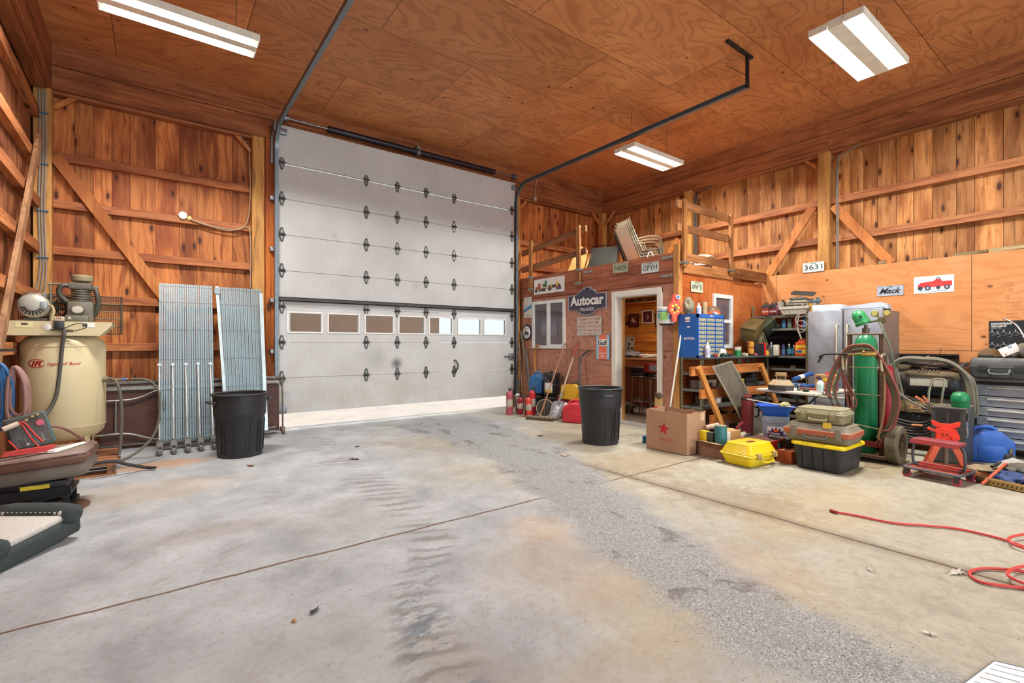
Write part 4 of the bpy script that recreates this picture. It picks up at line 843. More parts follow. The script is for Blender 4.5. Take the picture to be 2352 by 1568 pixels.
g = G(); g.blob((0, 0, .03), (.12, .25, .04), .4, 3, flat=.0); S('loose_papers', g, mat('#cfc8bc', .7, 0, .1), 'loose pale papers beside the grey bag on the counter', 'papers', (7.66, 5.85, 1.021))
rb = T('carton', 'red carton with a grey picture on the stool inside the office', 'box', (7.0, 5.22, .80), -80); g = G(); g.box(-.16, -.1, 0, .16, .1, .15); g.out('box_body', mat('#a8221e', .5), rb, smooth=False); g = G(); g.box(-.06, -.103, .02, .12, -.1, .13); g.out('picture_label', mat('#8f8f92', .5, 0, .3, 20), rb, smooth=False)
CHR = mat('#b8b8b6', .2, .95, .05)
stl = T('bar_stool', 'chrome bar stool with a black seat and a black case on it', 'stool', (7.05, 5.56, .03))
g = G(); g.lathe([(0, .66), (.17, .66), (.185, .68), (.185, .72), (.165, .75), (0, .755)], n=28); g.out('seat', mat('#141416', .3), stl)
g = G(); g.lathe([(.187, .67), (.19, .672), (.19, .69), (.187, .692)], n=28, cap=False); g.out('seat_band', CHR, stl)
for a in (45, 135, 225, 315):
    x, y = math.cos(R(a)), math.sin(R(a)); g = G(); g.tube([(x*.14, y*.14, .66), (x*.15, y*.15, .6), (x*.155, y*.155, .3), (x*.19, y*.19, .12), (x*.22, y*.22, .0)], .011, 8); g.out('leg', CHR, stl)
g = G(); g.torus((0, 0, .25), .175, .010, n=30, k=8); g.torus((0, 0, .235), .175, .006, n=30, k=6); g.out('foot_ring', CHR, stl)
clone(stl, (6.98, 5.12, .03), rz=20, label='chrome bar stool half hidden by the office door jamb')
g = G(); g.box(-.15, -.12, 0, .15, .12, .045, .01); g.box(-.15, -.12, .05, .15, .12, .085, .01); g.box(-.03, -.14, .03, .03, -.12, .06); S('tool_case', g, mat('#24221f', .5, 0, .1, 6, .3), 'flat black case lying on the bar stool', 'case', (7.05, 5.58, .787), -80)
g = G(); g.blob((0, 0, .08), (.22, .16, .12), .35, 2.5, flat=0.0); S('cloth_bag', g, mat('#6c6650', .8, 0, .3, 20), 'camouflage cloth bundle on the office floor under the stool', 'bag', (7.0, 5.9, .03))
# ---- signs and plates on the office front
def on_front(y, z): return (OX_-.022, y, z)
def plate(name, label, loc, rz, w_, h_, base, s_, inkc, extra=None, cat='licence plate', fs=.5, sh_=0.0):
    t = T(name, label, cat, loc, rz)
    g = G(); g.obox((0, -.002, 0), (w_, .003, h_), bev=.0); pl = g.out('plate', base, t, smooth=False)
    g = G()
    for x in (-w_*.32, w_*.32):
        for z in (-h_*.38, h_*.38): g.cyl((x, -.006, z), (x, -.003, z), .006, n=8)
    g.out('screw', STEEL, pl)
    g = G(); e = .006; g.box(-w_/2, -.007, -h_/2, w_/2, -.003, -h_/2+e); g.box(-w_/2, -.007, h_/2-e, w_/2, -.003, h_/2); g.box(-w_/2, -.007, -h_/2, -w_/2+e, -.003, h_/2); g.box(w_/2-e, -.007, -h_/2, w_/2, -.003, h_/2); g.out('pressed_rim', base, pl, smooth=False)
    txt(s_, w_*.84, h_*fs, inkc, t, (0, -.006, -.002), 'plate_number', ex=.001, shear=sh_, bold=.02 if sh_ else 0)
    if extra: txt(extra[0], w_*extra[1], h_*.13, extra[2], t, (0, -.006, h_*.38), 'plate_state', ex=.001)
    return t
OLDP = mat('#a9a68c', .6, 0, .25, 25); PLW = mat('#c2cfc9', .5, 0, .1, 12); GRN = mat('#2c4a3c', .6)
plate('license_plate', 'weathered plate reading 4000 on the loft edge boards', on_front(5.20, 2.52), -90, .31, .155, OLDP, 'F4000', GRN)
plate('license_plate', 'pale plate reading GFYH on the loft edge boards', on_front(4.62, 2.45), -90, .31, .155, PLW, 'GFYH', INK, ('MAINE', .3, GRN))
plate('license_plate', 'dented plate reading AWW-735 beside the tape reel on the office side', (6.52, OY_-.012, 2.14), 0, .31, .16, mat('#c6c8ac', .6, 0, .15, 20), 'AWW·735', GRN, ('VERMONT', .4, GRN))
plate('license_plate', 'plate reading 3631 standing on the plywood edge beside the post', (RX-.03, 3.30, 2.52), -90, .31, .155, PLW, '3631', INK, ('MAINE', .3, GRN))
# truck picture
t = T('truck_picture', 'white framed picture of a truck hauling tractors, above the window', 'picture', on_front(6.95, 2.40), -90)
g = G(); g.box(-.43, -.02, -.145, .43, -.001, .145); g.out('panel', mat('#dcdad4', .5), t, smooth=False)
g = G(); g.mi = 0; g.box(-.38, -.024, -.06, -.30, -.02, .0); g.box(-.30, -.024, -.06, -.23, -.02, .055); g.box(-.22, -.024, -.055, .36, -.02, -.035)
g.mi = 1; [g.cyl((x, -.028, -.075), (x, -.023, -.075), r_, n=14) for x, r_ in ((-.36, .034), (-.25, .024), (-.17, .028), (-.11, .028), (.02, .024), (.07, .024), (.26, .026), (.33, .026))]
g.mi = 2; g.box(-.16, -.024, -.02, -.04, -.02, .04); g.box(-.10, -.024, .04, -.05, -.02, .10); g.mi = 3; g.box(.05, -.024, -.02, .13, -.02, .015); g.box(.2, -.024, -.02, .30, -.02, .02); g.box(.23, -.024, .02, .28, -.02, .06); g.mi = 1; [g.cyl((x, -.029, -.02), (x, -.024, -.02), .025, n=12) for x in (.04, .14, .2, .31)]
g.out('truck_motif', [mat('#a85a34', .6), mat('#2c2c3c', .6), mat('#3f6a40', .6), mat('#c7a63c', .6)], t)
# tall white sign (mascot figure left off), blue band
t = T('blue_band_sign', 'tall white enamel sign with a slanting blue band, beside the window', 'sign', on_front(7.60, 2.02), -90)
def rr(w_, h_, r_, n=5):
    P = []
    for cx_, cz_, a0 in ((w_/2-r_, h_/2-r_, 0), (-w_/2+r_, h_/2-r_, 90), (-w_/2+r_, -h_/2+r_, 180), (w_/2-r_, -h_/2+r_, 270)):
        for i in range(n+1): a = R(a0+90*i/n); P.append((cx_+r_*math.cos(a), cz_+r_*math.sin(a)))
    return P
g = G(); g.prism(rr(.26, .42, .03), -.006, 0); g.out('enamel', mat('#cfccc4', .35), t, smooth=False)
g = G(); g.prism([(-.13, -.09), (.13, .01), (.13, .06), (-.13, -.04)], -.008, -.006); g.mi = 1; g.prism([(-.13, -.105), (.13, -.005), (.13, .01), (-.13, -.09)], -.008, -.006); g.out('band', [mat('#4a9cc4', .4), mat('#1c2c3c', .4)], t, smooth=False)
g = G(); g.box(-.1, -.007, -.175, .1, -.006, -.165); g.out('caption_line', mat('#8a9aa4', .5), t, smooth=False)
# bottle cap sign
t = T('round_sign', 'small round bottle-cap sign with a dark scalloped rim, beside the window', 'sign', on_front(7.62, 1.52), -90)
g = G(); P = [((.155 if i % 2 else .145)*math.cos(i*math.pi/24), (.165 if i % 2 else .155)*math.sin(i*math.pi/24)) for i in range(48)]; g.prism(P, -.02, 0); g.out('scalloped_rim', mat('#2e3240', .4), t, smooth=False)
g = G(); g.lathe([(.0, 0), (.125, 0), (.115, .006), (0, .006)], (0, -.02, 0), 32, (0, -1, 0)); g.out('dial', mat('#d8d4cc', .4), t)
txt('SERVICE', .13, .022, mat('#b0342c', .5), t, (0, -.027, .07), 'sign_lettering'); g = G(); g.box(-.06, -.029, -.035, .05, -.026, -.02); g.box(-.03, -.029, -.02, .03, -.026, .03); g.box(.03, -.029, -.03, .08, -.026, .0)
g.mi = 0; [g.cyl((x, -.031, -.045), (x, -.026, -.045), .022, n=12) for x in (-.045, .05)]; g.out('car_motif', mat('#3c3c44', .5), t)
# Autocar sign
t = T('shaped_sign', 'dark blue shaped metal truck sign with white letters, above the text sign', 'sign', on_front(5.95, 2.02), -90)
def auto(s_):
    top = [(-.46, .13), (-.27, .135)]+[(-.25+.5*i/10, .14+.10*math.sin(math.pi*i/10)**.75) for i in range(11)]+[(.27, .135), (.46, .13)]
    bot = [(.46, -.13), (.27, -.135)]+[(.25-.5*i/10, -.14-.10*math.sin(math.pi*i/10)**.75) for i in range(11)]+[(-.27, -.135), (-.46, -.13)]
    return [(x*s_, z*(s_ if s_ == 1 else s_-.03)) for x, z in top+bot]
g = G(); g.prism(auto(1), -.01, 0); g.out('border', mat('#a9aaac', .5, .2, .15, 20), t, smooth=False)
g = G(); g.prism(auto(.955), -.014, -.01); g.out('panel', mat('#3c3a4c', .5, 0, .12, 10), t, smooth=False)
txt('Autocar', .80, .175, mat('#e2dfd6', .5), t, (0, -.015, .03), 'sign_lettering', bold=.035); txt('TRUCKS', .34, .055, mat('#e2dfd6', .5), t, (0, -.015, -.13), 'sign_subtitle', bold=.02)
# text sign
t = T('text_sign', 'pale sign with orange lettering on the office wall beside the doorway', 'sign', on_front(5.90, 1.60), -90)
g = G(); g.box(-.29, -.008, -.165, .29, 0, .165); g.out('board', mat('#b9b4aa', .6, 0, .12, 8), t, smooth=False)
OR = mat('#c87248', .6)
for i, (s_, w_) in enumerate((('YOU MAY CUSS ON ME', .52), ('UNTIL I GET COM-', .46), ('PLETELY RESTORED', .54), ('BY THE "New Owner"', .54), ('BE PATIENT', .26))): txt(s_, w_, .04 if i < 4 else .02, OR, t, (.01, -.009, .12-i*.064), 'sign_lettering', bold=.01, shear=.15 if i in (0, 3) else 0)
# Gulf sign
t = T('petrol_sign', 'pale blue and orange petrol sign beside the office doorway', 'sign', on_front(5.58, 1.235), -90)
g = G(); g.prism(rr(.285, .41, .02), -.006, 0); g.out('enamel', mat('#8fc0d8', .35), t, smooth=False)
g = G(); g.box(-.09, -.008, -.204, .09, -.006, .204); g.prism([(.11*math.cos(i*math.pi/18), .075+.11*math.sin(i*math.pi/18)) for i in range(36)], -.0085, -.006); g.out('orange_stripe', mat('#e0704c', .4), t, smooth=False)
g = G(); g.prism([(x, z+.075) for x, z in rr(.26, .11, .05)], -.011, -.008); g.out('white_band', mat('#e6e6e0', .4), t, smooth=False)
txt('Gulf', .21, .085, mat('#1c2f44', .4), t, (0, -.012, .075), 'sign_lettering', bold=.03); txt('RACING', .14, .03, mat('#f0e2da', .4), t, (0, -.009, -.105), 'sign_lettering', bold=.02); txt('TEAM', .10, .035, mat('#f0e2da', .4), t, (0, -.009, -.155), 'sign_lettering', bold=.02)
# ---- loft railings
RW = wood('railing_timber', 'y', '#a06c44', '#865434', '#5f3822', .2, var=.2); RWx = wood('side_railing_timber', 'x', '#a87448', '#8e5c34', '#653e22', .2, var=.2); RPZ = wood('railing_post_timber', 'z', '#b07846', '#96602f', '#6e4424', .2, var=.15)
BRK = mat('#9a9c98', .4, .8, .2, 20)
def bracket(o, x, y, z, ax):
    g = G()
    if ax == 'x': g.box(x-.058, y-.06, z-.02, x-.05, y+.06, z+.02); g.box(x-.058, y+.055, z-.02, x, y+.062, z+.02); g.box(x-.058, y-.062, z-.02, x, y-.055, z+.02); g.cyl((x-.07, y-.04, z), (x-.05, y-.04, z), .01, n=8); g.cyl((x-.07, y+.04, z), (x-.05, y+.04, z), .01, n=8)
    else: g.box(x-.06, y-.058, z-.02, x+.06, y-.05, z+.02); g.box(x+.055, y-.058, z-.02, x+.062, y, z+.02); g.box(x-.062, y-.058, z-.02, x-.055, y, z+.02); g.cyl((x-.04, y-.07, z), (x-.04, y-.05, z), .01, n=8); g.cyl((x+.04, y-.07, z), (x+.04, y-.05, z), .01, n=8)
    g.out('bracket', BRK, o)
t = T('loft_railing', 'brown timber loft railing between the garage door and the gap in the rail', 'railing', (0, 0, 0))
for y, z0, z1 in ((7.47, 2.31, 3.34), (6.13, 2.30, 3.38)):
    g = G(); g.box(OX_-.07, y-.045, z0, OX_-.03, y+.045, z1, .004); p_ = g.out('rail_post', RPZ, t, smooth=False)
    for z in (z0+.06, z0+.30): bracket(p_, OX_-.02, y, z, 'x')
for z, z_ in ((3.13, 3.31), (2.79, 2.92)): g = G(); g.beam((OX_-.01, 7.80, z), (OX_-.01, 5.98, z_), .035, .11, up=(0, 0, 1)); g.out('rail', RW, t, smooth=False)
t = T('loft_railing', 'timber loft railing at the office corner, above the tape reel', 'railing', (0, 0, 0))
g = G(); g.box(6.10, OY_-.08, 2.40, 6.18, OY_-.04, 3.37, .004); p_ = g.out('rail_post', RPZ, t, smooth=False); bracket(p_, 6.14, OY_-.03, 2.46, 'y')
g = G(); g.box(7.36, OY_-.08, 2.40, 7.44, OY_-.04, 3.35, .004); p_ = g.out('rail_post', RPZ, t, smooth=False); bracket(p_, 7.40, OY_-.03, 2.46, 'y')
for z in (3.24, 2.91, 2.50): g = G(); g.box(6.00 if z > 2.6 else 6.19, OY_-.04, z, 7.44, OY_-.005, z+.11, .003); g.out('rail', RWx, t, smooth=False)
for y, z, lb in ((4.32, 2.56, 'upper steel bracket at the corner post end of the loft edge boards'), (4.32, 2.29, 'lower steel bracket at the corner post end of the loft edge boards'), (5.93, 2.54, 'upper empty steel bracket beside the loft rail post'), (5.93, 2.26, 'lower empty steel bracket beside the loft rail post')):
    g = G(); g.box(OX_-.032, y-.1, z-.018, OX_-.022, y+.11, z+.018); g.box(OX_-.06, y-.10, z-.018, OX_-.03, y-.09, z+.018); g.box(OX_-.06, y+.04, z-.018, OX_-.03, y+.05, z+.018); S('steel_bracket', g, BRK, lb, 'bracket', smooth=False)
# ---- loft contents
LZ0 = 2.42
TAN = mat('#e4dcc8', .7, 0, .06, 8); CHF = mat('#6c604c', .4, .4, .1, 8)
def patio(label, loc, rz, sling, fr, grp, rot=None):
    t = T('patio_chair', label, 'chair', loc, rz, grp, rot)
    # seat sling and back sling
    g = G(); g.sheet([(-.24, -.26, .40), (.24, -.26, .40), (.24, .18, .36), (-.24, .18, .36)], (0, 0, 1), .012); g.out('seat', sling, t, smooth=False)
    g = G(); g.sheet([(-.24, .18, .36), (.24, .18, .36), (.23, .42, .98), (-.23, .42, .98)], (0, -1, .3), .012); g.out('backrest', sling, t, smooth=False)
    for s_ in (-1, 1):
        g = G(); g.tube([(s_*.255, -.28, .40), (s_*.255, .16, .355), (s_*.25, .22, .40), (s_*.24, .43, 1.0)], .012, 8); g.out('side_rail', fr, t)
        g = G(); g.tube([(s_*.28, -.27, 0), (s_*.28, -.25, .3), (s_*.285, -.22, .56), (s_*.285, -.14, .62), (s_*.285, .08, .62), (s_*.27, .28, .58)], .012, 8); g.out('front_leg_and_arm', fr, t)
        g = G(); g.tube([(s_*.25, .12, .37), (s_*.26, .32, .0)], .012, 8); g.out('rear_leg', fr, t)
    return t
cx_, cy_ = 6.72, 5.22
b0 = patio('cream sling patio chair, top one of the stack on the loft', (cx_, cy_, LZ0+.11), 70, TAN, CHF, 'cream patio chairs stacked on the loft', rot=(R(-4), 0, R(70)))
b0.scale = (.86,)*3
for i, lab in enumerate(('cream sling patio chair second from the top of the loft stack', 'cream sling patio chair at the bottom of the loft stack')):
    clone(b0, (cx_-.02*(i+1), cy_+.004*(i+1), LZ0+.11-.052*(i+1)), label=lab)
DKS = mat('#33322b', .9, 0, .1); DKF = mat('#22221f', .4, .4)
c1_ = patio('dark green sling patio chair leaning behind the cream stack', (7.55, 5.92, LZ0+.0), 60, DKS, DKF, None, rot=(R(-2), 0, R(60)))
clone(c1_, (7.52, 5.90, LZ0+.055), label='dark patio chair nested on the dark green one behind the cream stack')
fold = T('folding_chair', 'dark folding lounger leaning over beside the cream chair stack', 'chair', (6.75, 6.25, LZ0), rot=(R(-28), 0, R(-60)))
g = G(); g.box(-.25, -.01, .1, .25, .01, .85, .008); g.out('sling', DKS, fold); g = G(); g.tube([(-.27, 0, 0), (-.27, 0, .9), (.27, 0, .9), (.27, 0, 0)], .012, 8, 1); g.tube([(-.3, -.1, .0), (-.27, -.02, .5)], .012, 8, 1); g.out('tube_frame', DKF, fold)
PLW2 = ply('offcut_plywood', 'z', 'x', '#e6c27c', '#d8ae64', '#c09248', None, (0, 0), .1, contrast=.3)
for (x, y, w_, h_, rx, rz, lab) in ((6.35, 6.62, .36, .80, -14, -72, 'pale plywood offcut standing tilted beside the loft rail'), (6.72, 6.52, .40, .62, -20, -50, 'second pale plywood offcut leaning beside the rail post on the loft')):
    g = G(); g.prism([(-w_/2, 0), (w_/2, 0), (w_/2*.9, h_*.85), (-w_/2*.4, h_)], 0, .018); S('plywood_offcut', g, PLW2, lab, 'plywood', (x, y, LZ0), rot=(R(rx), R(8), R(rz)), smooth=False)
for (p0, p1, lab) in (((6.55, 6.75, LZ0+.05), (7.4, 7.1, LZ0+.75), 'pale board leaning up on the loft behind the plywood offcuts'), ((6.25, 5.80, LZ0+.04), (6.60, 5.95, LZ0+.30), 'reddish board leaning low on the loft beside the lounger')):
    g = G(); g.beam(p0, p1, .14, .03, up=(0, 0, 1)); S('leaning_board', g, wood('leaning_board_'+lab[:4].strip(), 'x', '#c88a4c' if 'pale' in lab else '#a05a38', '#a8703a' if 'pale' in lab else '#84452a', '#6c4424', .2), lab, 'board', smooth=False)
g = G(); g.blob((0, 0, .14), (.26, .2, .20), .3, 2.2, flat=0.0); S('cloth_bundle', g, mat('#77746a', .8, 0, .5, 9), 'grey patterned cloth bundle on the loft behind the corner rail', 'bundle', (7.10, 4.95, LZ0))
g = G(); g.box(-.26, -.18, 0, .26, .18, .20, .01); S('storage_box', g, mat('#bdb4a0', .6), 'pale cooler box on the loft edge beside the cream chairs', 'box', (6.62, 4.62, LZ0), 20)
g = G(); g.tube([(0, 0, 0), (.12, 0, .32), (.15, 0, .32), (.28, 0, .02)], .01, 8, 1); S('metal_stand', g, mat('#c8c6c0', .3, .7), 'bent white metal tube standing by the pale cooler box', 'stand', (6.22, 4.90, LZ0), -60)
random.seed(4)
for i, lab in enumerate(('grey folded feed bag at the bottom of the loft pile', 'grey folded feed bag in the middle of the loft pile', 'pale folded bag near the top of the loft pile', 'tan cloth slumped on top of the loft bag pile')):
    g = G(); g.blob((0, 0, .04), (.22-.01*i, .16, .055), .25, 2.4, flat=0.0, n=26); S('folded_bag', g, mat(['#8a867c', '#97928a', '#b0aa9c', '#a5987a'][i], .8, 0, .2, 20), lab, 'bag', (7.28, 4.50, LZ0+.055+i*.062), i*24, 'folded bags piled on the loft')
for i, (y, lab) in enumerate(((5.62, 'pale lump of wood near the lounger on the loft edge'), (5.44, 'pale lump of wood beside the cream chair leg on the loft edge'))):
    g = G(); g.blob((0, 0, .02), (.05, .05, .03), .3, 3, 12, 6, flat=0.0); S('wood_scrap', g, mat('#cbb79c', .8), lab, 'scrap', (6.16, y, LZ0+.0))
# outlet on header right of door, cable bundles on right wall posts
g = G(); g.box(-.035, -.03, -.045, .035, 0, .045, .005); ob2 = S('power_outlet', g, mat('#a9a79c', .4, .3), 'small grey outlet box on the header beside the door track', 'outlet', (6.45, 7.835, 4.33)); g = G(); g.tube([(0, -.02, .045), (.01, -.02, .2), (.04, -.02, .5)], .005, 6); g.out('cord', mat('#cfcabc', .5), ob2)
for (y, zt, zb, lab, n_) in ((5.44, 4.15, 2.5, 'dark cable bundle down the post behind the corner railing', 4), (3.02, 4.15, 2.46, 'grey conduit and cable down the post above the plate reading 3631', 2)):
    g = G()
    for i in range(n_): g.tube([(RX+.04, y-.32-i*.01, 4.30), (RX+.02, y-.15, 4.22), (RX+.0, y-.02+i*.018-.04, zt-.05), (RX+.0, y-.03+i*.018-.03, 3.2), (RX+.0, y-.03+i*.02-.03, zb)], .009, 6)
    S('cable_bundle', g, mat('#4a4038' if n_ == 4 else '#7c7468', .5), lab, 'cable')
# ---- tools and cans at the foot of the office front
def ext(label, loc, h, r, col, rz=0, hose=True):
    t = T('fire_extinguisher', label, 'fire extinguisher', loc, rz)
    g = G(); g.lathe([(0, 0), (r, .0), (r, .02), (r, h*.74), (r*.92, h*.80), (r*.5, h*.86), (r*.3, h*.87), (0, h*.87)], n=24); g.out('cylinder', mat(col, .4, 0, .15, 5, .35, '#b08a84'), t)
    g = G(); g.cyl((0, 0, h*.86), (0, 0, h*.93), r*.28, n=12); g.box(-.012, -.09, h*.93, .012, .03, h*.95); g.beam((0, .02, h*.95), (0, -.10, h*1.0), .022, .006); g.out('valve_handle', mat('#55524e', .4, .7), t)
    g = G(); g.lathe([(r*1.005, h*.3), (r*1.012, h*.31), (r*1.012, h*.56), (r*1.005, h*.57)], n=24, cap=False); g.out('label_band', mat('#a89c8c', .6, 0, .4, 30), t)
    if hose: g = G(); g.tube([(.02, 0, h*.9), (r+.02, 0, h*.92), (r+.035, 0, h*.8), (r+.02, 0, h*.3), (r+.01, 0, h*.15)], .008, 8); g.cyl((r+.015, 0, h*.3), (r+.01, 0, h*.1), .013, n=8); g.out('hose', BLK, t)
    return t
ext('faded pink tall fire extinguisher standing closest to the garage door', (5.21, 7.05, 0), .50, .062, '#a04a58', 20, False)
ext('bright red fire extinguisher in front of the others by the garage door', (5.33, 6.66, 0), .40, .068, '#c4382c', 200)
ext('taller red fire extinguisher with black hose, beside the push broom', (5.52, 6.78, 0), .52, .06, '#b01a26', 10)
ext('dark red fire extinguisher tucked behind the bright red one', (5.40, 6.98, 0), .36, .055, '#8a1c2c', 120)
ext('small silver-valved extinguisher with a yellow tag behind the red pair', (5.48, 7.16, 0), .42, .05, '#c8c0b4', 60)
g = G(); g.sheet([(0, 0, 0), (.07, .02, .04), (.09, .03, -.06), (.04, .01, -.10)], (0, -1, 0), .003); S('inspection_tag', g, mat('#d87a84', .6), 'pink tag sticking out behind the faded extinguisher', 'tag', (5.255, 7.1, .40), smooth=False)
def pole(name, p0, p1, r, m, label, cat='tool'):
    g = G(); g.cyl(p0, p1, r, n=8); return S(name, g, m, label, cat)
GWD = mat('#6e6a62', .7, 0, .2, 20); BWD = mat('#8a6444', .6, 0, .2, 20)
pole('wooden_rod', (5.98, 7.34, 0), (6.02, 7.76, 1.55), .017, GWD, 'tall grey wooden handle standing in the corner by the door track')
pole('iron_bar', (5.74, 7.32, 0), (5.97, 7.74, 1.30), .014, BWD, 'thin brown handle leaning on the post beside the door track')
pole('wooden_rod', (5.86, 7.22, 0), (6.05, 7.62, 1.18), .016, GWD, 'shorter grey handle leaning beside the blue jug')
g = G(); g.tube([(5.90, 7.10, .02), (6.0, 7.25, .6), (6.04, 7.34, 1.0), (6.03, 7.30, 1.18), (6.02, 7.24, 1.26), (6.0, 7.16, 1.24)], .016, 8); g.mi = 0; S('curved_handle', g, mat('#b8792c', .5, 0, .1), 'orange hooked tool handle leaning in the corner by the door', 'tool')
g = G(); g.tube([(5.70, 7.34, .02), (5.76, 7.4, .2), (5.70, 7.42, .35), (5.82, 7.5, .7), (5.9, 7.6, 1.0)], .010, 8); S('bent_iron_rod', g, DKST, 'bent dark iron rod leaning behind the extinguishers', 'rod')
g = G(); g.box(5.95, 6.98, .02, 5.99, 7.06, .62, .01); S('green_post', g, mat('#1e3a2a', .6), 'dark green strip standing behind the extinguishers', 'strip')
# black oil pails, bottom row and the labelled one on top
def pail(label, loc, h, r, body, lid, lab=None, grp=None):
    t = T('oil_pail', label, 'pail', loc, 0, grp)
    g = G(); g.lathe([(0, 0), (r*.92, 0), (r*.93, .01), (r*.99, h-.06), (r*1.0, h-.05), (0, h-.05)], n=30); g.out('bucket', body, t)
    g = G(); g.torus((0, 0, h*.72), r*.985, .005, n=30, k=6); g.torus((0, 0, h*.82), r*.995, .005, n=30, k=6); g.out('rib_ring', body, t)
    g = G(); g.lathe([(r*1.04, h-.06), (r*1.05, h-.02), (r*.98, h), (r*.9, h-.01), (0, h-.012)], n=30, cap=True); g.cyl((0, 0, h-.012), (0, 0, h+.025), .03, n=12); g.out('lid', lid, t)
    g = G(); g.tube([(-r*1.02, 0, h*.8), (-r*.9, -r*.8, h*.55), (0, -r*1.25, h*.45), (r*.9, -r*.8, h*.55), (r*1.02, 0, h*.8)], .003, 6); g.out('bail_handle', STEEL, t)
    if lab:
        g = G(); n_ = 12; a0, a1 = lab
        for z0_, z1_, mi in ((.12, .62, 0), (.12, .22, 1), (.56, .62, 2)):
            g.mi = mi; q = r*(1.0+.002*mi); vs_ = []
            for i in range(n_+1): a = R(a0+(a1-a0)*i/n_); vs_ += [(q*math.cos(a), q*math.sin(a), h*z0_), (q*math.cos(a), q*math.sin(a), h*z1_)]
            g._f(vs_, [(2*i, 2*i+2, 2*i+3, 2*i+1) for i in range(n_)])
        g.out('paper_label', [mat('#cfd0cc', .6), mat('#c9a83c', .6), mat('#2a2824', .6)], t)
    return t
BPL = mat('#17171a', .4, 0, .2, 8, .2)
pail('black oil pail in the bottom row under the blue jug', (5.86, 6.98, 0), .33, .15, BPL, BPL, None, 'black pails stacked by the office wall')
pail('black oil pail in the bottom row under the labelled pail', (5.88, 6.64, 0), .33, .15, BPL, BPL, (190, 250), 'black pails stacked by the office wall')
pail('black oil pail with a white label, on top of the stack', (5.88, 6.66, .36), .40, .15, BPL, BPL, (175, 235), 'black pails stacked by the office wall')
# jugs
def jug(name, label, loc, rz, w_, d_, h_, m, cap=None, dust=None, cat='fuel can'):
    t = T(name, label, cat, loc, rz); g = G()
    P = [(-w_/2, .0), (w_/2, .0), (w_/2, h_*.70), (w_*.30, h_*.90), (w_*.26, h_), (-w_*.10, h_), (-w_*.38, h_*.88), (-w_/2, h_*.66)]
    # side profile extruded, then rounded
    b2 = bmesh.new(); vs_ = [b2.verts.new((x, y, z)) for y in (-d_/2, d_/2) for x, z in P]; k_ = len(P)
    b2.faces.new(vs_[:k_]); b2.faces.new(vs_[k_:][::-1]); [b2.faces.new((vs_[i], vs_[i+k_], vs_[(i+1) % k_+k_], vs_[(i+1) % k_])) for i in range(k_)]
    bmesh.ops.recalc_face_normals(b2, faces=b2.faces); bmesh.ops.bevel(b2, geom=list(b2.edges), offset=min(w_, d_)*.10, segments=3, profile=.5, affect='EDGES'); b2.verts.index_update()
    g._f([v.co.copy() for v in b2.verts], [[v.index for v in f.verts] for f in b2.faces]); b2.free(); g.out('can_body', m, t, ang=50)
    g = G(); g.tube([(-w_*.30, 0, h_*.92), (-w_*.22, 0, h_*1.06), (w_*.05, 0, h_*1.1), (w_*.22, 0, h_*1.0)], min(w_, d_)*.085, 10); g.out('grip', m, t)
    g = G(); g.cyl((-w_*.40, 0, h_*.76), (-w_*.50, 0, h_*.88), d_*.16, n=14); g.out('cap', cap or m, t)
    g = G(); g.box(-w_*.28, -d_/2-.004, h_*.12, w_*.28, -d_/2+.003, h_*.55, .003); g.out('moulded_panel', m, t)
    return t
BLU = mat('#2a6aa4', .45, 0, .08, 5, .55, '#8a8070'); REDP = mat('#c22a3a', .45, 0, .08, 5, .6, '#a06a50')
jug('water_jug', 'blue plastic jug on the black pails by the office wall', (5.88, 7.03, .36), -75, .30, .22, .36, BLU, None, cat='jug')
jug('gas_can', 'red plastic gas can on the floor behind the standing black bin', (5.60, 5.72, 0), -62, .42, .26, .33, REDP, mat('#c9c9c4', .5))
jug('gas_can', 'darker red gas can mostly hidden behind the shovel blade', (5.86, 6.22, 0), -80, .34, .22, .42, mat('#9c1f30', .5, 0, .1, 5, .3), mat('#d8d4cc', .5))
# yellow mop wringer / chock pieces
YEL = mat('#d8ab1c', .45, 0, .1, 6, .35)
g = G(); g.prism([(-.18, 0), (.18, 0), (.22, .18), (.10, .26), (-.14, .24)], -.09, .09); S('yellow_bucket', g, YEL, 'yellow plastic scoop-shaped bin on top of the red cans', 'bin', (5.80, 6.06, .34), -80)
g = G(); g.prism([(-.1, 0), (.14, 0), (.16, .28), (-.02, .22)], -.07, .07); S('yellow_chock', g, YEL, 'yellow plastic wedge standing beside the yellow bin behind the black bin', 'chock', (5.74, 5.72, .30), -60)
g = G(); g.box(5.74, 5.55, 0, 5.94, 6.10, .30); S('wooden_crate', g, W_y, 'low wooden crate under the yellow plastic pieces', 'crate', smooth=False)
# round drum, brush parts
t = T('round_canister', 'open round metal ring drum lying against the black pails', 'drum', (5.55, 6.46, .16)); g = G(); g.torus((0, 0, 0), .15, .010, (-.75, -.6, .2), 34, 8); g.out('rim', mat('#a59c8c', .4, .6), t)
g = G(); g.cyl((0, 0, 0), (.08, .065, -.02), .145, .15, 30); g.out('drum_body', mat('#3a3530', .6, .2), t); g = G(); g.tube([(-.02, -.01, -.12), (-.03, -.02, .0), (-.02, -.01, .12)], .006, 6); g.out('strap', mat('#8a6a5a', .5), t)
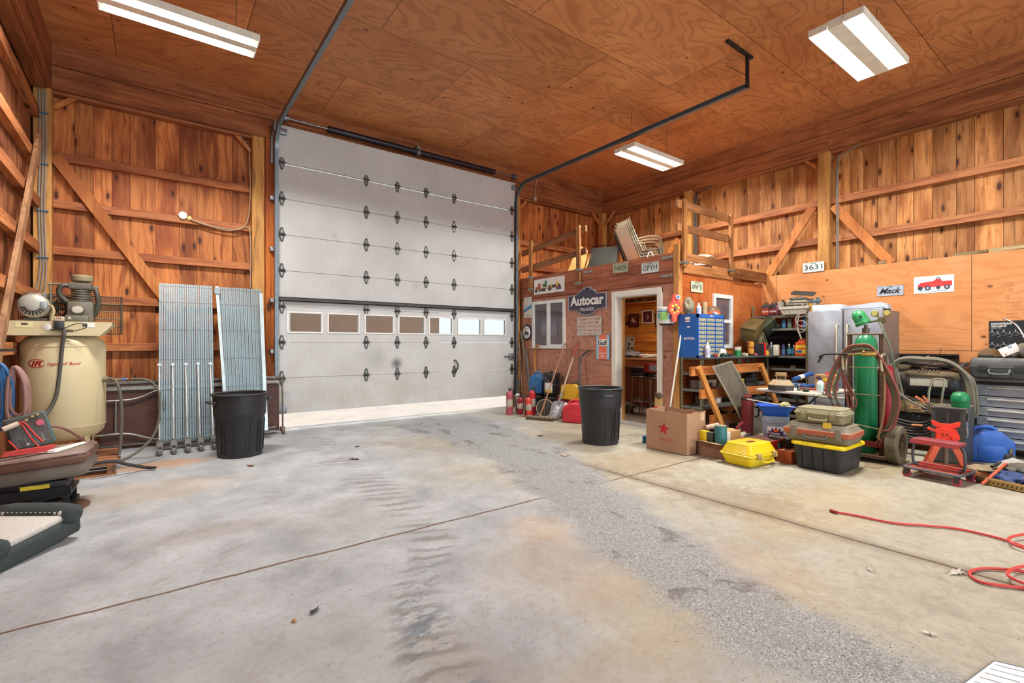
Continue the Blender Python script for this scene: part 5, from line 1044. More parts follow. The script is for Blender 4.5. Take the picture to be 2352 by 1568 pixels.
# push broom
t = T('push_broom', 'push broom leaning on the office wall, dusty brush head on the floor', 'broom', (0, 0, 0)); a_ = Vector((5.22, 6.24, .0)); top = Vector((6.08, 6.50, 1.30))
dirb = Vector((.45, -.9, 0)).normalized()
g = G(); c_ = a_+Vector((.03, 0, .055)); g.beam(c_-dirb*.24, c_+dirb*.24, .06, .03, up=(0, 0, 1), bev=.004); g.out('brush_block', mat('#8a7c66', .7, 0, .2, 20), t)
g = G(); g.beam(a_+Vector((.03, 0, .022))-dirb*.245, a_+Vector((.03, 0, .022))+dirb*.245, .085, .044, up=(0, 0, 1)); g.out('bristles', mat('#4f4636', .9, 0, .35, 90), t, smooth=False)
g = G(); g.cyl(c_+Vector((0, 0, .01)), top, .0125, n=10); g.out('broom_handle', mat('#96684a', .6, 0, .15, 12), t)
# shovels
def shovel(label, foot, topp, m, blade, grip=None):
    t = T('shovel', label, 'shovel', (0, 0, 0)); f, p = Vector(foot), Vector(topp); d = (p-f).normalized(); s_ = Vector((.5, -.86, 0)).normalized(); nrm = d.cross(s_).normalized()
    P = [f+d*.36-s_*.02, f+d*.34-s_*.10, f+d*.26-s_*.115, f+d*.10-s_*.10, f+d*.0, f+d*.10+s_*.10, f+d*.26+s_*.115, f+d*.34+s_*.10, f+d*.36+s_*.02]
    g = G(); c_ = f+d*.2+nrm*.035; F = []; vs_ = P+[c_]+[q+nrm*.004 for q in P]+[c_+nrm*.004]; k_ = len(P)
    F = [(i, (i+1) % k_, k_) for i in range(k_)]+[(k_+1+(i+1) % k_, k_+1+i, 2*k_+1) for i in range(k_)]; g._f(vs_, F); g.out('blade', blade, t)
    g = G(); g.cyl(f+d*.30+nrm*.01, f+d*.52, .02, .017, n=10); g.out('socket', blade, t)
    g = G(); g.cyl(f+d*.48, p, .016, n=10); g.out('shaft', m, t)
    if grip: g = G(); g.cyl(p-d*.28, p+d*.01, .0185, n=10); g.out('grip_end', grip, t)
    return t
shovel('long shovel leaning on the office wall beside the red gas can', (5.42, 6.10, .0), (6.07, 6.17, 1.30), mat('#a3907a', .6, 0, .15, 12), mat('#7d7d80', .4, .6, .2, 9), mat('#8a3a2c', .5))
t = T('snow_shovel', 'dark steel scoop with a bent handle resting in the yellow bin', 'shovel', (0, 0, 0)); g = G(); g.tube([(5.86, 5.92, .60), (5.90, 5.95, .8), (5.98, 6.0, 1.02), (6.02, 5.98, 1.10), (6.04, 5.86, 1.18)], .017, 10); g.out('shaft', mat('#46464a', .4, .4), t)
g = G(); g.tube([(5.84, 6.10, .44), (5.83, 6.12, .56), (5.85, 6.02, .61), (5.86, 5.92, .60), (5.84, 5.84, .56), (5.82, 5.80, .50)], .018, 8); g.sheet([(5.86, 6.0, .6), (5.86, 5.84, .55), (5.80, 5.86, .40), (5.80, 6.0, .42)], (-1, 0, .3), .004); g.out('blade_yoke', mat('#4a4640', .5, .3), t)
# small clutter between the broom and the cans
for i, (x, y, s_, c, lab) in enumerate(((5.66, 6.24, .06, '#c9c4b8', 'pale crumpled rag on the floor behind the shovel blade'), (5.70, 6.40, .05, '#5a4a30', 'brown rag beside the ring drum'), (5.60, 7.02, .06, '#a89a6c', 'tan cloth scrap between the extinguishers'))):
    g = G(); g.blob((0, 0, s_*.7), (s_, s_*1.2, s_), .4, 3, 14, 8, flat=0.0); S('rag', g, mat(c, .85, 0, .3, 20), lab, 'rag', (x, y, 0))
# hanging things at the office corner
t = T('hanging_bucket', 'white wipes bucket with a coloured label fixed beside the doorway', 'bucket', (5.96, 4.25, 1.58))
g = G(); g.lathe([(0, 0), (.10, 0), (.115, .03), (.12, .20), (.125, .205), (.125, .235), (.118, .24), (0, .24)], n=32); g.out('tub', mat('#e0e2de', .4, 0, .05), t)
g = G(); 
for z0_, z1_, a0, a1, mi in ((.045, .185, 130, 300, 0), (.17, .185, 130, 300, 1), (.05, .17, 175, 225, 2), (.06, .12, 230, 280, 1), (.08, .15, 140, 170, 3)):
    g.mi = mi; q = .121+.0008*mi+.0012*(z0_ > .046); n_ = 10; vs_ = []
    for i in range(n_+1): a = R(a0+(a1-a0)*i/n_); vs_ += [(q*math.cos(a), q*math.sin(a), z0_), (q*math.cos(a), q*math.sin(a), z1_)]
    g._f(vs_, [(2*i, 2*i+2, 2*i+3, 2*i+1) for i in range(n_)])
g.out('paper_label', [mat('#dfe8ec', .5), mat('#3a86b8', .5), mat('#8fc86c', .5), mat('#66b8a8', .5)], t)
g = G(); g.lathe([(0, -.02), (.09, -.02), (.105, 0)], n=24); g.out('base_ring', BLK, t); g = G(); g.beam((.1, 0, .1), (.2, 0, .1), .03, .03); g.out('mount_arm', W_x, t)
t = T('tape_reel', 'orange and yellow tape reel hanging at the office corner post', 'reel', (5.93, 4.09, 1.86), rot=(0, R(4), R(-30)))
ORP = mat('#e0442c', .4, 0, .05)
g = G(); g.prism([(-.035, .13), (.05, .13), (.055, .02), (.07, .0), (.09, -.06), (.075, -.13), (.04, -.165), (.03, -.26), (-.02, -.26), (-.04, -.165), (-.085, -.12), (-.09, -.05), (-.06, .0), (-.045, .02)], -.03, .02); g.out('reel_body', ORP, t)
g = G()
for i in range(6):
    a = R(i*60+20); c_ = Vector((.0+.05*math.cos(a), 0, -.075+.055*math.sin(a))); g.cyl((c_.x, -.034, c_.z), (c_.x, -.03, c_.z), .018, n=10)
g.out('reel_spokes', mat('#e8c23c', .4), t)
g = G(); g.cyl((.0, -.045, -.075), (0, -.03, -.075), .018, n=12); g.box(-.008, -.05, -.11, .008, -.04, -.04); g.out('crank', mat('#4a5a3c', .5), t); g = G(); g.cyl((.02, -.055, .09), (.02, -.03, .09), .03, n=16); g.mi = 1; g.cyl((.02, -.06, .09), (.02, -.055, .09), .018, n=16); g.out('lens_ring', [mat('#cfd8e2', .3), mat('#2a5aa8', .4)], t)
g = G(); g.tube([(.01, -.01, .13), (.03, -.02, .3), (.06, -.01, .55)], .004, 6); g.out('hanging_cord', mat('#b0402c', .6), t)
g = G(); g.cyl((5.62, 4.02, .01), (6.02, 4.04, 1.49), .0125, n=10); S('white_pole', g, mat('#dcd8cc', .4), 'long white pole leaning on the office corner post', 'pole')
g = G(); g.box(-.05, -.006, 0, .05, .006, .14); g.mi = 1; g.box(-.06, -.012, -.04, .06, .02, .02, .01); g.mi = 2; g.blob((0, 0, .17), (.05, .04, .05), .4, 3, 10, 6); S('tagged_brush', g, [mat('#b89a5c', .7), REDP, mat('#5a4a3c', .8)], 'brush with a tan paper tag beside the foot of the white pole', 'brush', (5.55, 4.08, .42), -70)
# ================================================================== SHELVING, CABINET, FRIDGE, TABLE
SHM = mat('#7c807a', .45, .5, .12, 10, .3); PST = mat('#8f8f70', .5, .4, .15, 12, .2)
def slot_post(g, x, y, z1, sx_=1, sy_=1):
    g.mi = 0; g.box(x, y, 0, x+sx_*.035, y+sy_*.003, z1); g.box(x, y, 0, x+sx_*.003, y+sy_*.035, z1); g.mi = 1; z = .06
    while z < z1-.04: g.box(x+sx_*.012, y-sy_*.001, z, x+sx_*.022, y-sy_*.0005, z+.022); g.box(x-sx_*.001, y+sy_*.012, z, x-sx_*.0005, y+sy_*.022, z+.022); z += .05
def shelving(name, label, x0, x1, y0, y1, posts_z, shelves, front='y'):
    t = T(name, label, 'shelf', (0, 0, 0))
    for (x, sx_) in ((x0, 1), (x1, -1)):
        for (y, sy_) in ((y0, 1), (y1, -1)): g = G(); slot_post(g, x, y, posts_z, sx_, sy_); g.out('slotted_post', [PST, BLK], t, smooth=False)
    for z in shelves:
        g = G(); g.box(x0+.004, y0+.004, z-.012, x1-.004, y1-.004, z); g.box(x0+.004, y0+.003, z-.035, x1-.004, y0+.008, z); g.box(x0+.003, y0+.004, z-.035, x0+.008, y1-.004, z); g.out('shelf_board', SHM, t, smooth=False)
    return t
shelving('steel_shelving', 'low grey steel shelving under the blue parts cabinet', 6.09, 7.07, 3.76, 4.10, 1.10, (.16, .415, .655, .885, 1.105))
shelving('steel_shelving', 'low grey steel shelving between the cabinet unit and the tall shelf', 7.09, 7.98, 3.76, 4.10, 1.10, (.16, .44, .68, .885, 1.105))
shelving('steel_shelving', 'tall grey steel shelving full of bottles beside the fridge', 8.10, 8.49, 3.22, 4.08, 1.93, (.16, .41, .68, .90, 1.10, 1.54, 1.75))
# blue drawer cabinet
EB = mat('#1f5fb0', .4, .1, .06, 5); DRW = mat('#a8a48c', .4, 0, .12, 20); cab = T('parts_cabinet', 'blue parts cabinet with rows of small clear drawers on the low shelving', 'cabinet', (5.99, 3.76, 1.106))
cw, ch, cd = .66, .60, .31; g = G(); g.box(0, .03, 0, cw, cd, ch); g.box(0, 0, 0, .02, .03, ch); g.box(cw-.02, 0, 0, cw, .03, ch); g.box(0, 0, 0, cw, .03, .02); g.box(0, 0, ch-.05, cw, .03, ch)
g.box(.205, 0, .02, .22, .03, ch-.05); g.box(.425, 0, .02, .44, .03, ch-.05)
for i in range(1, 9): g.box(.02, .0, .02+i*.0590-.006, cw-.02, .03, .02+i*.0590+.006)
g.out('body', EB, cab, smooth=False)
for row in range(9):
    z0 = .02+row*.059+.007; nz = 2 if row < 8 else 2
    for c0, c1, n_ in ((.022, .204, 2), (.222, .424, 2 if row in (0, 1) else 3), (.442, .638, 2)):
        wd_ = (c1-c0)/n_
        for k_ in range(n_):
            g = G(); xa_ = c0+k_*wd_+.003; xb_ = c0+(k_+1)*wd_-.003; g.box(xa_, .004, z0, xb_, .03, z0+.042); g.box((xa_+xb_)/2-.012, -.008, z0+.014, (xa_+xb_)/2+.012, .004, z0+.024); g.out('small_drawer', DRW, cab, smooth=False)
lt = txt('EATON', .16, .035, WHITE, cab, (-.001, .14, .26), 'side_lettering', bold=.03); lt.rotation_euler = (R(90), 0, R(-90)); txt('EATON', .08, .024, WHITE, cab, (.33, -.001, .575), 'front_lettering', bold=.03)
g = G(); g.box(-.002, .13, .49, -.0005, .20, .56); g.mi = 1; g.box(-.003, .13, .51, -.002, .20, .525); g.mi = 0; g.box(-.002, .13, .41, -.0005, .17, .43); g.out('sticker', [PAPER, mat('#b0503c', .6)], cab, smooth=False)
# generic bottle / can builders -----------------------------------------------------------
def bottle(label, loc, h, r, body, cap, kind='bottle', lab=None, grp=None, name='bottle'):
    t = T(name, label, kind, loc, random.uniform(-40, 40), grp)
    if kind == 'can': pf = [(0, 0), (r, 0), (r, h*.82), (r*.8, h*.86), (r*.5, h*.88), (0, h*.88)]; cp = [(r*.55, h*.86), (r*.6, h), (0, h)]
    elif kind == 'tin': pf = [(0, 0), (r, 0), (r, h*.92), (r*.96, h*.93), (0, h*.93)]; cp = [(r*1.02, h*.9), (r*1.02, h), (r*.9, h), (0, h*.97)]
    else: pf = [(0, 0), (r*.95, 0), (r, .01), (r, h*.62), (r*.9, h*.70), (r*.4, h*.82), (r*.35, h*.88), (0, h*.88)]; cp = [(r*.42, h*.86), (r*.42, h), (0, h)]
    g = G(); g.lathe(pf, n=20); g.out('container', mat(body, .4, .1, .12, 14, .15), t)
    g = G(); g.lathe(cp, n=14); g.out('cap', mat(cap, .4), t)
    if lab: g = G(); g.lathe([(r*1.01, h*.15), (r*1.015, h*.16), (r*1.015, h*.55), (r*1.01, h*.56)], n=20, cap=False); g.out('printed_label', mat(lab, .6, 0, .35, 40), t)
    return t
CT = 6.0
# things on top of the cabinet
z_ = 1.708
g = G(); g.blob((0, 0, .11), (.08, .07, .12), .28, 2.2, 30, 18, flat=0.0); S('crumpled_bag', g, mat('#8a8068', .6, 0, .3, 12), 'crumpled tan plastic bag standing on the blue cabinet', 'bag', (6.06, 3.95, z_))
bottle('white bottle on the blue cabinet beside the crumpled bag', (6.16, 3.86, z_), .155, .035, '#d8d8d4', '#dfe4ea', lab='#aebccf')
t = T('rope_spool', 'tall thin spool of pale cord standing on the blue cabinet', 'spool', (6.37, 3.9, z_)); g = G(); g.lathe([(0, 0), (.035, 0)]+[(.035+(.003 if i % 2 else 0), .01+i*.012) for i in range(13)]+[(.035, .175), (0, .175)], n=16); g.out('wound_cord', mat('#b89c74', .8), t); g = G(); g.cyl((0, 0, .17), (0, 0, .182), .037, n=14); g.out('spool_flange', mat('#c9b490', .7), t)
t = T('face_shield_helmet', 'brown and orange dusty hard hat on the blue cabinet by the side window', 'helmet', (6.58, 3.92, z_)); g = G(); g.lathe([(.115, .0), (.118, .03), (.11, .08), (.085, .115), (.05, .135), (0, .14)], n=28, sx=1.1); g.out('shell', mat('#7c5a40', .5, 0, .2, 6, .5, '#8a6a50'), t); g = G(); g.lathe([(.119, .0), (.120, .01), (.119, .05), (.118, .052)], n=28, sx=1.1, cap=False); g.out('orange_band', mat('#d4602c', .5), t); g = G(); g.lathe([(.11, -.002), (.15, .0), (.15, .006), (.11, .008)], n=28, sx=1.05, sy=1.05); g.out('brim', mat('#8a7050', .5), t)
g = G(); g.obox((0, 0, .02), (.05, .04, .04), bev=.008); g.obox((.05, 0, .015), (.04, .04, .03), bev=.008); S('head_lamp', g, mat('#c9c9c4', .4, .2, .5, 60), 'small chrome lamp pair in front of the hard hat', 'lamp', (6.47, 3.80, z_))
# things on the low shelving tops
z_ = 1.106
bottle('white squeeze bottle in front of the blue cabinet', (6.0, 3.70, z_), .01, .01, '#ffffff', '#ffffff') if False else None
bottle('tall white spray bottle standing in front of the drawers', (6.20, 3.72, z_-.0), .20, .034, '#dadad6', '#e6e6e2', lab='#c8ccd8') if False else None
g = G(); g.box(6.05, 3.64, 1.0945, 7.98, 3.757, 1.106); S('shelf_lip', g, SHM, 'narrow steel ledge along the front of the low shelving', 'ledge', smooth=False)
bottle('tall white squirt bottle standing in front of the small drawers', (6.12, 3.70, z_), .21, .033, '#dcdcd8', '#e8e8e4', lab='#b8b4c8')
t = T('respirator', 'white and dark green dust respirator on the low shelving', 'mask', (6.52, 3.71, z_)); g = G(); g.blob((0, 0, .06), (.075, .045, .055), .2, 2, flat=.03); g.out('mask_shell', mat('#cfcbc0', .6), t); g = G(); g.cyl((-.05, -.045, .03), (-.05, -.01, .03), .028, n=16); g.cyl((.05, -.045, .03), (.05, -.01, .03), .028, n=16); g.box(-.06, -.03, 0, .06, .03, .03, .006); g.out('filter', mat('#1e4a38', .5), t)
g = G(); g.cyl((0, 0, 0), (0, 0, .045), .04, n=18); g.box(-.05, -.02, 0, .03, .03, .035, .005); S('black_lens_box', g, BLK, 'small black round box beside the respirator', 'box', (6.72, 3.71, z_))
bottle('green tin standing on the low shelving beside the window', (6.93, 3.71, z_), .09, .048, '#1f7a3c', '#2c8a48', 'tin', name='paint_tin')
g = G(); g.obox((0, 0, .07), (.07, .02, .14), bev=.002); S('white_card_box', g, mat('#d0d0cc', .6, 0, .25, 50), 'small white card box standing in the corner of the side window', 'box', (6.82, 3.98, z_))
t = T('oil_filter_stack', 'two orange oil filters stacked on the low shelving', 'filter', (7.34, 3.72, z_)); 
for k_ in range(2): g = G(); g.lathe([(0, 0), (.042, 0), (.045, .01), (.045, .08), (.03, .09), (0, .09)], (0, 0, .03+k_*.10), 20); g.out('filter_can', mat('#c8862c', .45, 0, .1, 10, .3), t)
g = G(); g.cyl((0, 0, 0), (0, 0, .03), .03, n=12); g.out('base_block', BLK, t)
t = T('tool_battery_box', 'black box with a bright red end on the low shelving', 'box', (7.56, 3.72, z_)); g = G(); g.obox((0, 0, .095), (.22, .10, .19), bev=.012); g.out('case', mat('#26262a', .4), t); g = G(); g.obox((.125, 0, .095), (.06, .11, .20), bev=.012); g.out('red_end', mat('#d81c24', .35), t)
g = G(); g.obox((0, 0, .07), (.09, .06, .14), bev=.004); S('white_carton', g, mat('#c9c4b4', .6, 0, .2, 20), 'small pale carton behind the orange oil filters', 'box', (7.22, 3.86, z_))
for i, (x, s_, c, lab) in enumerate(((6.32, .03, '#8a3a30', 'reddish scrap of cloth beside the white squirt bottle'), (6.38, .025, '#b0a080', 'tan knob beside the white squirt bottle'), (7.08, .03, '#9a9080', 'grey lump between the green tin and the filters'), (7.16, .028, '#c9b8a0', 'pale lump below the small pale carton'), (7.46, .026, '#c8556a', 'pink scrap in front of the black and red box'), (7.78, .045, '#c8a02c', 'yellow rag at the end of the low shelving'))):
    g = G(); g.blob((0, 0, s_*.7), (s_*1.3, s_, s_), .35, 3, 12, 7, flat=0.0); S('scrap_cloth', g, mat(c, .8, 0, .3, 25), lab, 'rag', (x, 3.70, z_))
# ammo boxes tumbled by the side window
def ammo(label, loc, rot, w_, d_, h_, c):
    t = T('ammo_box', label, 'box', loc, rot=rot); m_ = mat(c, .5, .2, .12, 6, .35, '#7a6a4a')
    g = G(); g.obox((0, 0, h_/2), (w_, d_, h_), bev=.012); g.out('box_body', m_, t); g = G(); g.obox((0, 0, h_+.018), (w_+.012, d_+.012, .036), bev=.01); g.out('lid', m_, t)
    g = G(); g.tube([(-w_*.2, 0, h_+.036), (-w_*.2, 0, h_+.05), (w_*.2, 0, h_+.05), (w_*.2, 0, h_+.036)], .005, 6, 1); g.out('handle', m_, t)
    g = G(); g.box(w_/2, -.03, h_*.4, w_/2+.012, .03, h_+.02, .003); g.out('latch', m_, t); return t
ammo('dark green steel ammunition box perched against the tall shelf', (8.02, 3.88, 1.50), (R(35), R(35), R(10)), .26, .15, .20, '#3c4632')
ammo('tan brown tool box tipped over on its side below the green box', (7.62, 3.85, 1.42), (R(12), R(-24), R(6)), .40, .22, .18, '#6f6038')
t = T('drill_case', 'olive plastic power tool case standing on end against the tall shelf', 'case', (7.95, 3.80, 1.11), rot=(R(-8), R(-22), R(0))); g = G(); g.obox((0, 0, .18), (.20, .12, .36), bev=.015); g.out('case_shell', mat('#6f684c', .5, 0, .1, 6, .3), t)
g = G(); g.box(-.05, -.066, .10, .06, -.058, .14); g.box(-.05, -.066, .10, -.02, -.058, .28); g.box(.03, -.066, .2, .06, -.058, .34); g.out('moulded_recess', mat('#2c2a22', .6), t)
g = G(); g.tube([(7.25, 3.80, 1.42), (7.3, 3.74, 1.28), (7.45, 3.72, 1.24), (7.6, 3.78, 1.22)], .008, 6); S('black_strap', g, BLK, 'black strap hanging under the tipped tan box', 'strap')
g = G(); g.obox((0, 0, .085), (.08, .07, .17), bev=.006); S('cream_jug', g, mat('#cfccb8', .5), 'cream carton standing at the corner between the shelves', 'carton', (8.03, 3.66, 1.106), 10)
# boxes inside the low shelving (right-hand faces carry small labels)
def carton(name, label, loc, w_, d_, h_, m, lab=None, rz=0):
    t = T(name, label, 'box', loc, rz); g = G(); g.obox((0, 0, h_/2), (w_, d_, h_), bev=.004); g.out('box_body', m, t)
    g = G(); g.box(-w_/2, -.02, h_, w_/2, .02, h_+.001); g.out('tape_strip', mat('#c8b48c', .5), t, smooth=False)
    if lab: g = G(); g.box(lab[0]*w_, -d_/2-.002, lab[2]*h_, lab[1]*w_, -d_/2-.0005, lab[3]*h_); g.out('paper_label', lab[4], t, smooth=False)
    return t
GCB = mat('#8c7a70', .8, 0, .1, 6); BCB = mat('#a08058', .8, 0, .1, 6)
carton('carton', 'grey brown carton on the second shelf below the blue cabinet', (6.37, 3.93, .656), .26, .28, .125, GCB, (.05, .45, .2, .75, WHITE))
carton('carton', 'grey brown carton on the third shelf below the blue cabinet', (6.52, 3.93, .416), .24, .28, .12, GCB, (-.1, .3, .2, .75, WHITE))
carton('carton', 'tan carton beside the yellow box under the shelving', (6.80, 3.93, .656), .22, .28, .11, BCB)
carton('carton', 'bright yellow carton in the steel shelving', (7.22, 3.9, .681), .16, .2, .075, mat('#d8b420', .6))
carton('carton', 'white and black filter box on the lower shelf', (7.20, 3.9, .441), .15, .2, .10, mat('#c8c4b8', .6), (-.35, .1, .2, .9, INK))
g = G(); g.tube([(0, 0, .02), (.3, .02, .02)], .018, 8, 1); S('blue_tube', g, mat('#2c4a6a', .5), 'dark blue tube lying on the lower shelf', 'tube', (7.40, 3.86, .441))
random.seed(21)
nm = ['pump housing', 'gear casing', 'carburettor', 'iron bracket', 'starter motor', 'bearing block', 'valve body', 'brake part', 'manifold piece', 'alternator']
pos = [(7.62, 3.9, .681), (7.82, 3.95, .681), (7.66, 3.92, .441), (7.86, 3.9, .441), (8.25, 3.45, .411), (8.28, 3.75, .411), (8.26, 3.4, .161), (8.25, 3.8, .161), (7.35, 3.92, .161), (6.9, 3.9, .161)]
for i, (n_, p) in enumerate(zip(nm, pos)):
    g = G(); r_ = random.uniform(.05, .075); g.cyl((-.04, 0, r_), (.07, 0, r_), r_*.9, n=16); g.cyl((.07, 0, r_), (.10, 0, r_), r_*.6, n=12); g.obox((0, 0, r_*.5), (.14, .10, r_), bev=.01); g.cyl((0, -.05, r_*1.6), (0, -.03, r_*1.6), .015, n=10)
    S('machine_part', g, mat(['#3c3a38', '#5a5650', '#4a4238'][i % 3], .5, .5, .3, 14, .4), 'greasy %s on a dark %s shelf' % (n_, 'low' if i < 4 or i > 7 else 'tall'), 'machine part', p, random.uniform(0, 180))
g = G(); g.cyl((0, 0, 0), (0, 0, .045), .05, n=16); S('brass_lump', g, mat('#77705a', .6, .3, .3, 14), 'dull brass disc on the top inner shelf of the tall shelving', 'disc', (8.25, 3.5, .901))
# tall shelf bottles
def sh(y, z, h, r, body, cap, kind, lab, label, x=8.20): return bottle(label, (x, y, z+.0005), h, r, body, cap, kind, lab, None, {'can': 'spray_can', 'tin': 'tin', 'bottle': 'bottle'}[kind])
Z1, Z2, Z3 = 1.751, 1.541, 1.101
sh(3.94, Z2, .16, .03, '#1c3c66', '#18202c', 'can', '#3a5a8a', 'dark blue spray can on the second shelf beside the green box')
sh(3.84, Z2, .17, .036, '#c8c4c0', '#5c1c24', 'can', '#8c8ca8', 'pale spray can with a maroon cap on the second shelf')
g = G(); g.blob((0, 0, .04), (.05, .05, .04), .35, 3, flat=0.0); S('valve_lump', g, mat('#4a443c', .6, .2, .4, 20), 'dark lumpy part between the cans on the second shelf', 'part', (8.2, 3.72, Z2))
sh(3.62, Z2, .16, .033, '#2c5a7a', '#3c4c4c', 'can', '#4a7aa0', 'teal blue spray can on the second shelf')
sh(3.53, Z2, .18, .033, '#5a6a3c', '#4a7a5c', 'can', '#6a7a7c', 'olive spray can on the second shelf')
sh(3.43, Z2, .185, .05, '#7a141c', '#7a141c', 'tin', None, 'large dark red tin on the second shelf')
sh(3.35, Z2, .13, .028, '#8c1a24', '#8c1a24', 'tin', None, 'small red tin beside the large dark red one')
sh(3.285, Z2, .19, .034, '#2c5f9c', '#2a4a7a', 'can', '#4c84c0', 'bright blue spray can on the second shelf', 8.16)
sh(3.26, Z2, .14, .03, '#5a7aa0', '#28303c', 'can', None, 'grey blue can behind the shelf post', 8.30)
for i, (y, h, r, b, c, k, l, s_) in enumerate(((4.02, .17, .03, '#2a2a2a', '#50503c', 'bottle', '#6a5c3a', 'black bottle with a brown label on the third shelf'), (3.94, .21, .03, '#202024', '#3c3c3c', 'bottle', '#2c2c2c', 'tall plain black bottle on the third shelf'), (3.82, .22, .034, '#7a7880', '#c8c4bc', 'bottle', '#54545c', 'grey printed bottle with a pale nozzle on the third shelf'),
    (3.71, .17, .032, '#7a2c2a', '#c84a3a', 'can', '#b03c34', 'red labelled spray can on the third shelf'), (3.63, .18, .03, '#2a4a6c', '#6c5a8a', 'can', '#4c6c8c', 'blue and purple can on the third shelf'), (3.54, .19, .036, '#1e2a34', '#cfd0c0', 'bottle', '#3c7a90', 'dark bottle with a cyan label beside the orange jug'), (3.47, .17, .03, '#1e343c', '#a8b0a8', 'bottle', '#2c6c8c', 'slim dark bottle touching the orange jug'))): sh(y, Z3, h, r, b, c, k, l, s_)
j = jug('cleaner_jug', 'bright orange jug with a yellow label on the tall shelf', (8.19, 3.335, Z3), -90, .19, .13, .24, mat('#d8501c', .4), None, cat='jug')
g = G(); g.box(-.07, -.072, .04, .07, -.068, .17); g.mi = 1; g.box(-.065, -.074, .05, .02, -.072, .09); g.mi = 2; g.box(-.05, -.074, .105, .06, -.072, .13); g.out('printed_label', [mat('#d8c02c', .5), mat('#3c4a8c', .5), mat('#c83c1c', .5)], j, smooth=False)
for i, (y, lab, c1_, c2_) in enumerate(((3.90, 'grey and red oil jug on the top shelf corner', '#4a4844', '#b83a28'), (3.78, 'dark oil jug behind the pink canister on the top shelf', '#38363a', '#7a2c2c'))):
    j = jug('oil_jug', lab, (8.22, y, Z1), -90, .15, .10, .20, mat(c1_, .5, 0, .1, 6, .3), None, cat='jug'); g = G(); g.box(-.055, -.057, .02, .055, -.053, .12); g.mi = 1; g.box(-.05, -.059, .06, .05, -.057, .085); g.out('printed_label', [mat(c2_, .5), mat('#c8b8b4', .5)], j, smooth=False)
sh(3.715, Z1, .20, .035, '#8a5060', '#3a3236', 'can', '#9a6474', 'pinkish spray can on the top shelf')
sh(3.63, Z1, .25, .035, '#2a2624', '#3c3a3c', 'can', '#8a6a5a', 'tall black can with a crumpled top on the top shelf')
t = T('plastic_tray', 'pale ribbed plastic tray heaped with old papers on the top shelf', 'tray', (8.16, 3.40, Z1), -90)
g = G(); g._f([(-.17, -.12, 0), (.17, -.12, 0), (.17, .12, 0), (-.17, .12, 0), (-.22, -.15, .11), (.22, -.15, .11), (.22, .15, .11), (-.22, .15, .11)], [(0,3,2,1),(0,1,5,4),(1,2,6,5),(2,3,7,6),(3,0,4,7)]); g.box(-.225, -.155, .085, .225, -.148, .125); g.box(-.225, .148, .085, .225, .155, .25); g.box(-.225, -.155, .085, -.218, .155, .21)
for i in range(7): g.beam((-.15+i*.05, -.123, .005), (-.19+i*.063, -.150, .085), .006, .006)
g.out('tray_body', mat('#b4b0a0', .5, 0, .06, 5, .2), t, smooth=False)
random.seed(5)
for i, (c, lab) in enumerate((('#a39a88', 'yellowed folded papers lying in the pale tray'), ('#8a8478', 'grey bundle of papers in the middle of the tray'), ('#b4ac9a', 'light papers spilling over the tray edge'), ('#7a756c', 'dull grey papers near the top of the tray heap'))):
    g = G(); g.blob((0, 0, .025), (.16-.012*i, .10, .03), .3, 2.5, flat=0.0); S('paper_bundle', g, mat(c, .85, 0, .25, 14), lab, 'papers', (8.16, 3.42-.012*i, Z1+.09+i*.045), -90+i*9)
g = G(); g.obox((0, 0, 0), (.30, .20, .03))
for i in range(7): g.obox((0, -.085+i*.028, .018), (.30, .008, .008))
S('rubber_mat', g, mat('#4c4944', .7, 0, .2, 12), 'dark ribbed rubber mat balanced on top of the paper heap', 'mat', (8.20, 3.33, Z1+.33), rot=(R(14), R(8), R(-80)))
g = G(); g.torus((0, 0, 0), .10, .008, (1, .3, 0), 26, 6); g.torus((0.01, .03, -.10), .09, .007, (1, -.2, 0), 26, 6); g.torus((.02, -.01, -.05), .11, .006, (1, 0, .1), 26, 6); g.tube([(0, 0, .25), (.0, .05, .1), (0, .08, -.1), (0, .02, -.3)], .012, 6); S('cable_coil', g, mat('#a39c88', .6), 'pale cable coil hanging from the tall shelf post by the fridge', 'cable', (8.04, 3.27, 1.66))
t = T('grease_tool', 'yellow handled tool resting on the tall shelf post', 'tool', (8.14, 3.20, 1.78)); g = G(); g.box(-.02, -.02, 0, .02, .02, .16, .006); g.out('handle', mat('#c8962c', .5), t); g = G(); g.box(-.03, -.14, .14, .03, .04, .18, .008); g.cyl((0, -.10, .12), (0, -.10, .22), .02, n=10); g.out('head', mat('#5a6a70', .5, .3), t)
# dark back panels printed with clamps behind shelf
g = G(); g.box(8.492, 3.24, .92, 8.496, 4.06, 1.08); g.box(8.492, 3.24, 1.12, 8.496, 4.06, 1.50); pn = S('clamp_display_board', g, mat('#141a26', .5), 'dark printed display board standing behind the bottles', 'board', smooth=False)
g = G(); random.seed(9)
for i in range(26): y = 3.30+i*.027; g.torus((8.489, y, 1.40+random.uniform(-.012, .012)), .014, .002, (1, .2, 0), 12, 4)
g.out('clamp_print', mat('#7a9ac0', .5), pn)
